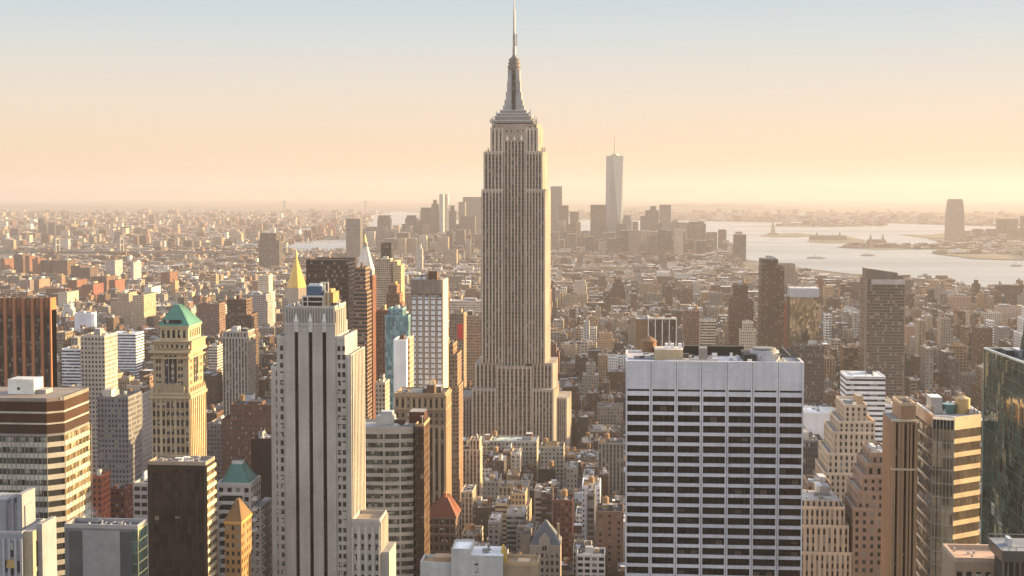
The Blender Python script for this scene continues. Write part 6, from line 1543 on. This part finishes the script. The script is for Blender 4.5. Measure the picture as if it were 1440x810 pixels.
for lab, u in (('leftmost red dockside crane beyond the river', 452), ('tall red dockside crane with raised jib beyond the river', 461), ('right red dockside crane beyond the river', 468)):
    x, y = onground(u, 333); z = drop(x, y); b = B('dock_crane', lab, 'crane', x, y, z, 'red cranes of the container port'); m = MB()
    for dx in (-12, 12):
        for dy in (-8, 8): m.bar((x + dx, y + dy, z), (x + dx * .7, y + dy, z + 45), 1.3, 'plain', (.35, .12, .09))
    m.box(x - 14, x + 14, y - 9, y + 9, z + 42, z + 47, 'plain', (.35, .12, .09)); b.part('gantry', m)
    j = MB(); j.bar((x, y, z + 45), (x + 30, y, z + 100), 1.6, 'plain', (.35, .12, .09)); j.bar((x - 8, y, z + 45), (x - 4, y, z + 72), 1.5, 'plain', (.35, .12, .09)); j.bar((x - 4, y, z + 72), (x + 28, y, z + 96), .6, 'plain', (.35, .12, .09)); b.part('jib', j)
# fort-like building on the island and the terminal on the pier
for lab, u, v, w, h, nm, cat in (('long low building with towers on the wooded island', 1165, 338, 190, 22, 'island_hall', 'building'), ('gabled ferry terminal on the long pier', 1233, 347, 90, 30, 'pier_terminal', 'building')):
    x, y = onground(u, v); z = drop(x, y) + 3; b = B(nm, lab, cat, x, y, z); m = MB(); m.box(x - w / 2, x + w / 2, y, y + 30, z, z + h * .6, 'facade', (.34, .24, .19), GRID)
    r = MB(); r.hip(x - w / 2, x + w / 2, y, y + 30, z + h * .6, z + h, x - w / 2 + 8, x + w / 2 - 8, y + 14, y + 16, 'plain', (.2, .17, .15)); b.part('wall', m); b.part('roof', r)
    for q in (-.3, .3):
        t = MB(); t.box(x + w * q - 5, x + w * q + 5, y - 3, y + 7, z, z + h * 1.25, 'plain', (.36, .26, .2)); t.frustum(x + w * q, y + 2, z + h * 1.25, z + h * 1.9, 6, .5, 8, 'plain', (.2, .26, .22)); b.part('tower', t)

# ---- trees of the square
def leafy(x, y, h, label, rr, group='trees of the little square'):
    z = drop(x, y) + .15; b = B('tree', label, 'tree', x, y, z, group); t = MB(); t.frustum(x, y, z, z + h * .5, .42, .2, 7, 'bark')
    for k in range(6):
        a = rr.uniform(0, 6.28); t.bar((x, y, z + h * rr.uniform(.3, .5)), (x + math.cos(a) * h * .3, y + math.sin(a) * h * .3, z + h * rr.uniform(.6, .9)), .1, 'bark')
    b.part('trunk', t); c = MB()
    cl = [(x + rr.gauss(0, h * .17), y + rr.gauss(0, h * .17), z + h * rr.uniform(.45, .95), h * rr.uniform(.1, .2)) for _ in range(11)]
    for k in range(420):
        q = rr.choice(cl); d = Vector((rr.gauss(0, 1), rr.gauss(0, 1), rr.gauss(0, 1))).normalized() * q[3] * rr.random() ** .4
        p = Vector(q[:3]) + d; s = rr.uniform(.35, .75); u = Vector((rr.gauss(0, 1), rr.gauss(0, 1), rr.gauss(0, 1))).normalized(); w = u.orthogonal().normalized()
        c.face([tuple(p + u * s), tuple(p + w * s * .6), tuple(p - u * s), tuple(p - w * s * .6)], 'leaves')
    b.part('crown', c)
rt = random.Random(41); spots = []
while len(spots) < 26:
    x, y = rt.uniform(-88, 14), rt.uniform(1750, 1876)
    if all((x - a) ** 2 + (y - b_) ** 2 > 130 for a, b_ in spots): spots.append((x, y))
for x, y in spots: leafy(x, y, rt.uniform(13, 19), 'bare brownish tree in the dark clump of the little square', rt)
FOOT.append((-95, 20, 1745, 1880))
pk = MB(); pk.box(-92, 17, 1747, 1878, -.5, .17, 'island'); po = pk.build('park_lawn'); po['kind'] = 'structure'

# ---- steam drifting off two roofs
def steam(x, y, z, sx, sy, sz, dens):
    mt = bpy.data.materials.new('steam'); mt.use_nodes = True; nt = mt.node_tree; nt.nodes.clear(); n = N(nt)
    o = n.new('ShaderNodeOutputMaterial'); v = n.new('ShaderNodeVolumePrincipled'); v.inputs['Color'].default_value = (.95, .95, .95, 1)
    tc_ = n.new('ShaderNodeTexCoord'); ln = n.new('ShaderNodeVectorMath', operation='LENGTH'); n.put(ln.inputs[0], tc_.outputs['Object'])
    f = n.math('MULTIPLY', n.rng(ln.outputs['Value'], .2, .95, 1, 0), n.rng(n.noise(tc_.outputs['Object'], 2.6, 4, .6), .45, .7, 0, 1))
    n.put(v.inputs['Density'], n.math('MULTIPLY', f, dens)); nt.links.new(v.outputs[0], o.inputs['Volume'])
    bm = bmesh.new(); bmesh.ops.create_icosphere(bm, subdivisions=3, radius=1); me = bpy.data.meshes.new('steam'); bm.to_mesh(me); bm.free(); me.materials.append(mt)
    ob = bpy.data.objects.new('steam', me); COL.objects.link(ob); ob.location = (x, y, z); ob.scale = (sx, sy, sz); return ob
tag(steam(X(118, 462), 461, Z(722, 461, 118), 5.5, 3.5, 4.0, .28), 'pale steam puff drifting over the grey metal-clad box', 'steam', kind='stuff')
tag(steam(X(603, 772), 776, Z(543, 776, 603), 6, 4, 7, .15), 'thin steam rising from the columned crown roof', 'steam', kind='stuff')
# ------------------------------------------------------------------ the ordinary buildings
rg = random.Random(11)
def pip(poly, x, y):
    c = False; k = len(poly)
    for i in range(k):
        x0, y0 = poly[i]; x1, y1 = poly[i - 1]
        if (y0 > y) != (y1 > y) and x < (x1 - x0) * (y - y0) / (y1 - y0) + x0: c = not c
    return c
WPOLY = [pix(p) for _, p in WATERS]; LPOLY = [pix(p) for p in LANDS]
def inwater(x, y): return any(pip(p, x, y) for p in WPOLY) and not any(pip(p, x, y) for p in LPOLY)
PALS = [((.21, .12, .088), 'red brick'), ((.16, .105, .08), 'dark brown brick'), ((.27, .185, .135), 'russet brick'), ((.40, .33, .25), 'tan brick'),
        ((.47, .42, .36), 'pale limestone'), ((.30, .28, .26), 'grey stone'), ((.62, .60, .57), 'whitewashed'), ((.12, .11, .11), 'charcoal'), ((.42, .30, .20), 'ochre brick')]
PW = [11, 17, 9, 14, 11, 13, 6, 10, 6]
STYS = [(3.2, 3.5, .42, .52, 0), (2.6, 3.3, .45, .5, 0), (4.2, 3.8, .7, .58, 0), (3.0, 3.6, .5, .62, .6), (3.0, 3.4, 1.0, .45, 0), (2.2, 3.4, .5, .55, .35), (5.0, 3.9, .8, .62, 0)]
SW = [30, 24, 16, 10, 6, 10, 8]
RCOL = [TAR, (.10, .10, .10), (.20, .19, .18), (.33, .33, .34), (.50, .50, .52), (.14, .11, .09), (.26, .20, .16)]
def height(x, y):
    q = rg.random()
    if y < 1350: h = 17 + 32 * q ** 1.5 + (rg.random() < .06) * rg.uniform(10, 30)
    elif y < 1900: h = 20 + 38 * q ** 1.8 + (rg.random() < .05) * rg.uniform(15, 45)
    elif y < 3000: h = 15 + 34 * q ** 2 + (rg.random() < .04) * rg.uniform(15, 50)
    elif y < 4600: h = 14 + 11 * q ** 2 + (rg.random() < .035) * rg.uniform(15, 45)
    elif y < 5600: h = 15 + 12 * q ** 2 + (rg.random() < .05) * rg.uniform(15, 45)
    else: h = 25 + 60 * q ** 2
    if x > 300 and 1000 < y < 3200: h += 8 + (rg.random() < .08) * rg.uniform(20, 60)
    if x < -420 and y > 2000: h *= .8
    vc = 425 if y < 2500 else 388 if y < 4600 else 352
    u = project(x, y, 0)[0]
    if 635 < u < 885: vc = 640 if y < 1290 else 545 if y < 1500 else 470 if y < 2000 else vc
    elif u >= 885 and y < 1500: vc = 545
    elif u <= 635 and y < 1500: vc = 520
    h = min(h, (CAM_H - (vc - 265) * y / F) * (.85 + .15 * rg.random()) / (1.12 if h > 60 else 1))
    if y > 4600: h = min(h, 30)
    return max(h, 9)
PARK = (-95, 20, 1745, 1880)
def taken(x0, x1, y0, y1):
    if x1 > PARK[0] and x0 < PARK[1] and y1 > PARK[2] and y0 < PARK[3]: return True
    return any(x1 > a - 1 and x0 < b - -1 and y1 > c - 1 and y0 < d + 1 for a, b, c, d in FOOT)
RECS = []; BLOCKS = []
SHORE_E = [(480, -1190), (2200, -1190), (3000, -1500), (3600, -2050), (4600, -2300), (5400, -1900), (6200, -1350), (7200, -700)]
def east_limit(y):
    for (a, p), (b, q) in zip(SHORE_E, SHORE_E[1:]):
        if a <= y <= b: return p + (q - p) * (y - a) / (b - a)
    return -700
def seen(x, y, pad):
    u, v = project(x, y, 0)
    return -pad < u < 1440 + pad
for i in range(len(AVES) - 1):
    for y0 in STREETS:
        sh = 0 if y0 < 2300 else 55 if y0 < 3300 else -60 if y0 < 4300 else 30; gp = 14 if y0 < 1500 else 8
        a0, a1 = AVES[i] + gp + sh, AVES[i + 1] - gp + sh; b0, b1 = y0 + 9, y0 + 71
        if y0 < 480 or y0 > 7000: continue
        xm, ym = (a0 + a1) / 2, (b0 + b1) / 2
        if not (seen(a0, ym, 130) or seen(a1, ym, 130)): continue
        if inwater(a0, ym) or inwater(a1, ym) or inwater(xm, ym) or a0 < east_limit(ym): continue
        BLOCKS.append((a0, a1, b0, b1))
        for row in (0, 1):
            x = a0 + 3
            while x < a1 - 8:
                w = rg.choice([7, 8, 8, 9, 11, 12, 14, 16, 18, 22, 28]) * (1.7 if y0 > 2600 else 1.0)
                w = min(w, a1 - 3 - x)
                if w < 6: break
                dep = rg.uniform(22, 28.5); h = height(x, ym)
                ya, yb = (b0 + 2.5, b0 + 2.5 + dep) if row == 0 else (b1 - 2.5 - dep, b1 - 2.5)
                if w > 26 and rg.random() < .4: h += 10
                if rg.random() < .03: x += w; continue
                x1 = x + w - (.03 if rg.random() < .8 else 2.0)
                if not taken(x, x1, ya, yb):
                    RECS.append(dict(x0=x, x1=x1, y0=ya, y1=yb, h=h, pal=rg.choices(range(len(PALS)), PW)[0], sty=rg.choices(STYS, SW)[0], roof=rg.choice(RCOL),
                                     rnd=rg.random(), seed=rg.randrange(1 << 30), j=rg.uniform(.6, 1.05)))
                x += w
bk = MB()
for a0, a1, b0, b1 in BLOCKS:
    zb = drop(a0, b0)
    bk.box(a0, a1, b0, b1, zb - .5, zb + .15, 'pavement')
bk.build('pavement')['kind'] = 'structure'

def shape(r):
    """volumes of one ordinary building: list of (x0,x1,y0,y1,z0,z1)"""
    q = random.Random(r['seed']); x0, x1, y0, y1, h = r['x0'], r['x1'], r['y0'], r['y1'], r['h']
    zb = drop(x0, y0) + .15; out = []
    w = x1 - x0
    if h > 42 and w > 13 and q.random() < .6:
        s = h * q.uniform(.62, .85); ins = q.uniform(2, 4)
        out = [(x0, x1, y0, y1, zb, zb + s), (x0 + ins, x1 - ins, y0 + ins, y1 - 1.0, zb + s, zb + h)]
        if h > 60 and w > 18: 
            z = zb + h; out.append((x0 + ins * 2, x1 - ins * 2, y0 + ins * 2, y1 - 3, z, z + h * .12))
    elif w > 18 and q.random() < .3:
        c = q.uniform(.35, .65) * w; d = q.uniform(6, 12)
        out = [(x0, x0 + c, y0, y1, zb, zb + h), (x0 + c, x1, y0 + d, y1, zb, zb + h * q.uniform(.8, .97))]
    else: out = [(x0, x1, y0, y1, zb, zb + h)]
    return out
def emit_mass(r, mb, detail):
    q = random.Random(r['seed'] + 5); col = tuple(min(c * r['j'], .8) for c in PALS[r['pal']][0]); g = q.choice([DG, (.03, .028, .025), (.05, .05, .052)])
    vols = shape(r); s = r['sty']
    for k, (x0, x1, y0, y1, z0, z1) in enumerate(vols):
        mb.box(x0, x1, y0, y1, z0, z1, 'facade', col, s, g, r['rnd'], tcol=r['roof'])
        if detail > 1: mb.parapet(x0, x1, y0, y1, z1, q.uniform(.7, 1.4), .4, 'plain', tuple(c * 1.1 for c in col))
    x0, x1, y0, y1, z0, z1 = vols[-1]; w = x1 - x0; d = y1 - y0
    for _ in range(q.choice([0, 1, 1, 2, 2]) if detail else q.choice([0, 1, 1])):
        bw = w * q.uniform(.15, .4); bd = d * q.uniform(.12, .3); bx = q.uniform(x0 + .6, x1 - bw - .6); by = q.uniform(y0 + 1, y1 - bd - 1)
        mb.box(bx, bx + bw, by, by + bd, z1, z1 + q.uniform(2, 5.5), 'plain', q.choice([col, GREY, TAN, BROWN, SILVER, PALE]), top='roof', tcol=q.choice(RCOL))
    if detail and w > 8 and q.random() < .38:
        tx, ty, rr = q.uniform(x0 + 3, x1 - 3), q.uniform(y0 + 3, y1 - 3), q.uniform(1.5, 2.2)
        zz = z1 + q.uniform(2.5, 6); c = q.choice([(.26, .17, .11), (.2, .14, .1), (.32, .24, .17)])
        mb.frustum(tx, ty, zz, zz + 3.6, rr, rr * .95, 8, 'plain', c, cap=False); mb.frustum(tx, ty, zz + 3.6, zz + 5, rr * 1.1, 0, 8, 'plain', c)
        for dx, dy in ((-1, -1), (1, -1), (1, 1), (-1, 1)): mb.box(tx + dx - .15, tx + dx + .15, ty + dy - .15, ty + dy + .15, z1, zz, 'plain', (.1, .09, .08))
    if detail:
        for _ in range(q.choice([2, 4, 6])):
            a = q.uniform(.7, 1.8); bx = q.uniform(x0 + .6, x1 - 2.4); by = q.uniform(y0 + 1, y1 - 2.4)
            mb.box(bx, bx + a * 1.4, by, by + a, z1, z1 + a * q.uniform(.5, 1.1), 'metal', q.choice([SILVER, GREY, WHITE, DKGREY]))

# which of them show largest from the camera: a coarse depth raster of all walls and roofs
RW, RH = 720, 405
def raster(items):
    zb = np.full((RH, RW), 1e9); idm = np.full((RH, RW), -1, dtype=np.int32)
    for i, (x0, x1, y0, y1, h) in enumerate(items):
        q = [project(x, y, z) for x in (x0, x1) for y in (y0,) for z in (0, h)]
        us = [p[0] for p in q]; vs = [p[1] for p in q]; back = [project(x, y1, h)[1] for x in (x0, x1)]
        a, b_ = int(min(us) / 2), int(math.ceil(max(us) / 2)); c, d = int(min(vs + back) / 2), int(math.ceil(max(vs) / 2))
        a = max(a, 0); b_ = min(b_, RW); c = max(c, 0); d = min(d, RH)
        if a >= b_ or c >= d: continue
        sub = zb[c:d, a:b_]; m = sub > y0
        sub[m] = y0; idm[c:d, a:b_][m] = i
    return idm
items = [(r['x0'], r['x1'], r['y0'], r['y1'], r['h']) for r in RECS]
n0 = len(items)
items += [(a, b_, c, d, h) for a, b_, c, d, h in FOOTH]
idm = raster(items)
cnt = np.bincount(idm[idm >= 0].ravel(), minlength=len(items))[:n0]
order = np.argsort(-cnt)
NIND = 230
INDIV = [int(i) for i in order[:NIND] if cnt[i] >= 6]
ind = set(INDIV)
GROUPNAME = 'ordinary blocks along the side streets'
def storeys(h): return max(3, int(round(h / 3.7)))
WORDS = {3: 'three', 4: 'four', 5: 'five', 6: 'six', 7: 'seven', 8: 'eight', 9: 'nine', 10: 'ten', 11: 'eleven', 12: 'twelve'}
def individual(i):
    r = RECS[i]; q = random.Random(r['seed'] + 5); pal, pname = PALS[r['pal']]; col = tuple(min(c * r['j'], .8) for c in pal)
    vols = shape(r); x0, x1, y0, y1, z0, z1 = vols[0]
    b = B('city_building', '', 'building', (x0 + x1) / 2, (y0 + y1) / 2, z0, GROUPNAME)
    g = q.choice([DG, (.03, .028, .025), (.05, .05, .052)])
    wall = MB(); roof = MB()
    for k, (x0, x1, y0, y1, z0, z1) in enumerate(vols):
        wall.prism([(x0, y0), (x1, y0), (x1, y1), (x0, y1)], z0, z1, 'facade', col, r['sty'], g, r['rnd'], top=None)
        ph = q.uniform(.7, 1.4); pc = tuple(min(c * 1.12, .8) for c in col)
        wall.parapet(x0, x1, y0, y1, z1, ph, .4, 'plain', pc)
        if q.random() < .5:
            zc = z1 - q.uniform(.4, 4.2); wall.box(x0 - .35, x1 + .35, y0 - .5, y0 - .01, zc, zc + .6, 'plain', pc, bottom=True)
        if q.random() < .35:
            zc = z0 + q.uniform(.3, .8) * (z1 - z0); wall.box(x0 - .2, x1 + .2, y0 - .3, y0 - .01, zc, zc + .4, 'plain', pc, bottom=True)
        roof.face([(x0, y0, z1), (x1, y0, z1), (x1, y1, z1), (x0, y1, z1)], 'roof', r['roof'])
        if q.random() < .6:
            a = q.uniform(.25, .6); xx = x0 + (x1 - x0) * q.uniform(.05, .35); yy = y0 + (y1 - y0) * q.uniform(.05, .35)
            roof.face([(xx, yy, z1 + .02), (xx + (x1 - x0) * a, yy, z1 + .02), (xx + (x1 - x0) * a, yy + (y1 - y0) * a, z1 + .02), (xx, yy + (y1 - y0) * a, z1 + .02)], 'roof', q.choice(RCOL))
    b.part('wall', wall); b.part('roof', roof)
    x0, x1, y0, y1, z0, z1 = vols[-1]; w = x1 - x0; d = y1 - y0; feats = []
    nb = q.choice([1, 1, 2, 2, 3]) if w > 9 else q.choice([0, 1])
    for k in range(nb):
        t = MB(); bw = w * q.uniform(.15, .36); bd = d * q.uniform(.12, .28); bx = q.uniform(x0 + .6, x1 - bw - .6); by = q.uniform(y0 + 1, y1 - bd - 1)
        t.box(bx, bx + bw, by, by + bd, z1, z1 + q.uniform(2.2, 5.5) + k * .02, 'plain', q.choice([col, GREY, TAN, BROWN, SILVER, PALE]), top='roof', tcol=q.choice(RCOL))
        b.part('bulkhead', t)
    if w > 9 and q.random() < .5:
        tank(b, q.uniform(x0 + 3, x1 - 3), q.uniform(y0 + 3, y1 - 3), z1 + .02, q.uniform(1.6, 2.3), 3.8, q.choice([(.26, .17, .11), (.2, .14, .1), (.34, .25, .17)])); feats.append('a water tank')
    t = MB()
    for _ in range(q.choice([8, 14, 20])):
        a = q.uniform(.7, 1.9); bx = q.uniform(x0 + .6, x1 - 2.6); by = q.uniform(y0 + 1, y1 - 2.6)
        t.box(bx, bx + a * 1.4, by, by + a, z1 + .02, z1 + a * q.uniform(.5, 1.1), 'metal', q.choice([SILVER, GREY, WHITE, DKGREY]))
    for _ in range(q.choice([1, 2, 4])):
        bx = q.uniform(x0 + 1, x1 - 1); by = q.uniform(y0 + 1, y1 - 1); t.bar((bx, by, z1), (bx, by, z1 + q.uniform(2, 5)), .1, 'metal', GREY)
    for _ in range(q.choice([1, 2, 3])):
        bx = q.uniform(x0 + .8, x1 - 3); by = q.uniform(y0 + 1, y1 - 3); L = q.uniform(2, max(2.5, min(9, w * .5)))
        if q.random() < .5: t.box(bx, min(bx + L, x1 - .6), by, by + .6, z1 + .05, z1 + .65, 'metal', q.choice([SILVER, GREY]), bottom=True)
        else: t.box(bx, bx + .6, by, min(by + L, y1 - .6), z1 + .06, z1 + .7, 'metal', q.choice([SILVER, GREY]), bottom=True)
    b.part('roof_vents', t, kind='stuff')
    if len(vols) > 1 and vols[1][4] > vols[0][4] + 5: feats.append('a set-back top')
    if not feats: feats.append('a dark flat roof' if sum(r['roof']) < .5 else 'a pale flat roof')
    r['b'] = b; r['feat'] = ' and '.join(feats); r['pn'] = pname
    u0, v0 = project((vols[0][0] + vols[0][1]) / 2, vols[0][2], vols[0][5])
    r['uv'] = (u0, v0)
for i in INDIV: individual(i)
# labels: colour, storeys, roof, then the nearest named building and, among look-alikes, the order away from it
ORD = ['nearest', 'second', 'third', 'fourth', 'fifth', 'sixth', 'seventh', 'eighth', 'ninth', 'tenth']
byk = {}
for i in INDIV:
    r = RECS[i]; u, v = r['uv']
    nm, lu, lv = min(LANDMARKS, key=lambda L: ((L[1] - u) ** 2 + (L[2] - v) ** 2))
    r['lm'] = (nm, lu, lv); side = 'left of' if u < lu - 12 else 'right of' if u > lu + 12 else 'in line with'
    r['side'] = side; byk.setdefault((r['pn'], r['feat'], nm, side), []).append(r)
for (pn, ft, nm, side), rs in byk.items():
    rs.sort(key=lambda r: (r['uv'][0] - r['lm'][1]) ** 2 + (r['uv'][1] - r['lm'][2]) ** 2)
    for k, r in enumerate(rs):
        ft2 = ft.replace('a water tank and a set-back top', 'tank and set-back top').replace('a ', '')
        if len(rs) == 1: lab = f"{pn} block with {ft2}, {side} the {nm}"
        else: lab = f"{pn} block with {ft2}, {ORD[min(k, 9)]} {side} the {nm}"
        if len(lab.split()) > 16: lab = lab.replace(' block', '').replace('with tank and set-back top', 'set-back tank building')
        if len(lab.split()) > 16: lab = ' '.join(lab.replace(' and set-back top', '').split()[:16])
        r['b'].o['label'] = lab
# the rest: every other roof of the city as one mass
mm = MB()
for i, r in enumerate(RECS):
    if i in ind: continue
    emit_mass(r, mm, 2 if r['y0'] < 2000 else 1 if r['y0'] < 3400 else 0)
tag(mm.build('city_buildings'), 'countless small brick and stone buildings filling the streets to the shore', 'buildings', kind='stuff')
# across the rivers
fm = MB(); rf = random.Random(5); made = 0
while made < 15000:
    u = rf.uniform(-60, 1500); v = 293 + 75 * rf.random() ** 1.7
    x, y = onground(u, v)
    if y > 15500 or y < 5500 or (east_limit(y) < x and y < 7200) or inwater(x, y): continue
    if u > 600 and not any(pip(p, x, y) for p in LPOLY) and v > 318: continue
    if any(pip(p, x, y) for p in LPOLY[:3]) : continue
    if pip(LPOLY[3], x, y) and u < 1360: continue
    s = y / 6000; w = rf.uniform(14, 42) * max(1, s ** .6); d = rf.uniform(14, 40) * max(1, s ** .6); h = rf.uniform(7, 20) + (rf.random() < .05) * rf.uniform(10, 40)
    c = rf.choices([p[0] for p in PALS], PW)[0]; zb = drop(x, y) - 1; jj = rf.uniform(.7, 1.1)
    fm.box(x, x + w, y, y + d, zb, zb + h, 'facade', tuple(min(k * jj, .8) for k in c), rf.choice(STYS), DG, rf.random(), tcol=rf.choice(RCOL))
    made += 1
tag(fm.build('far_buildings'), 'mass of low buildings across the rivers fading into haze', 'buildings', kind='stuff')
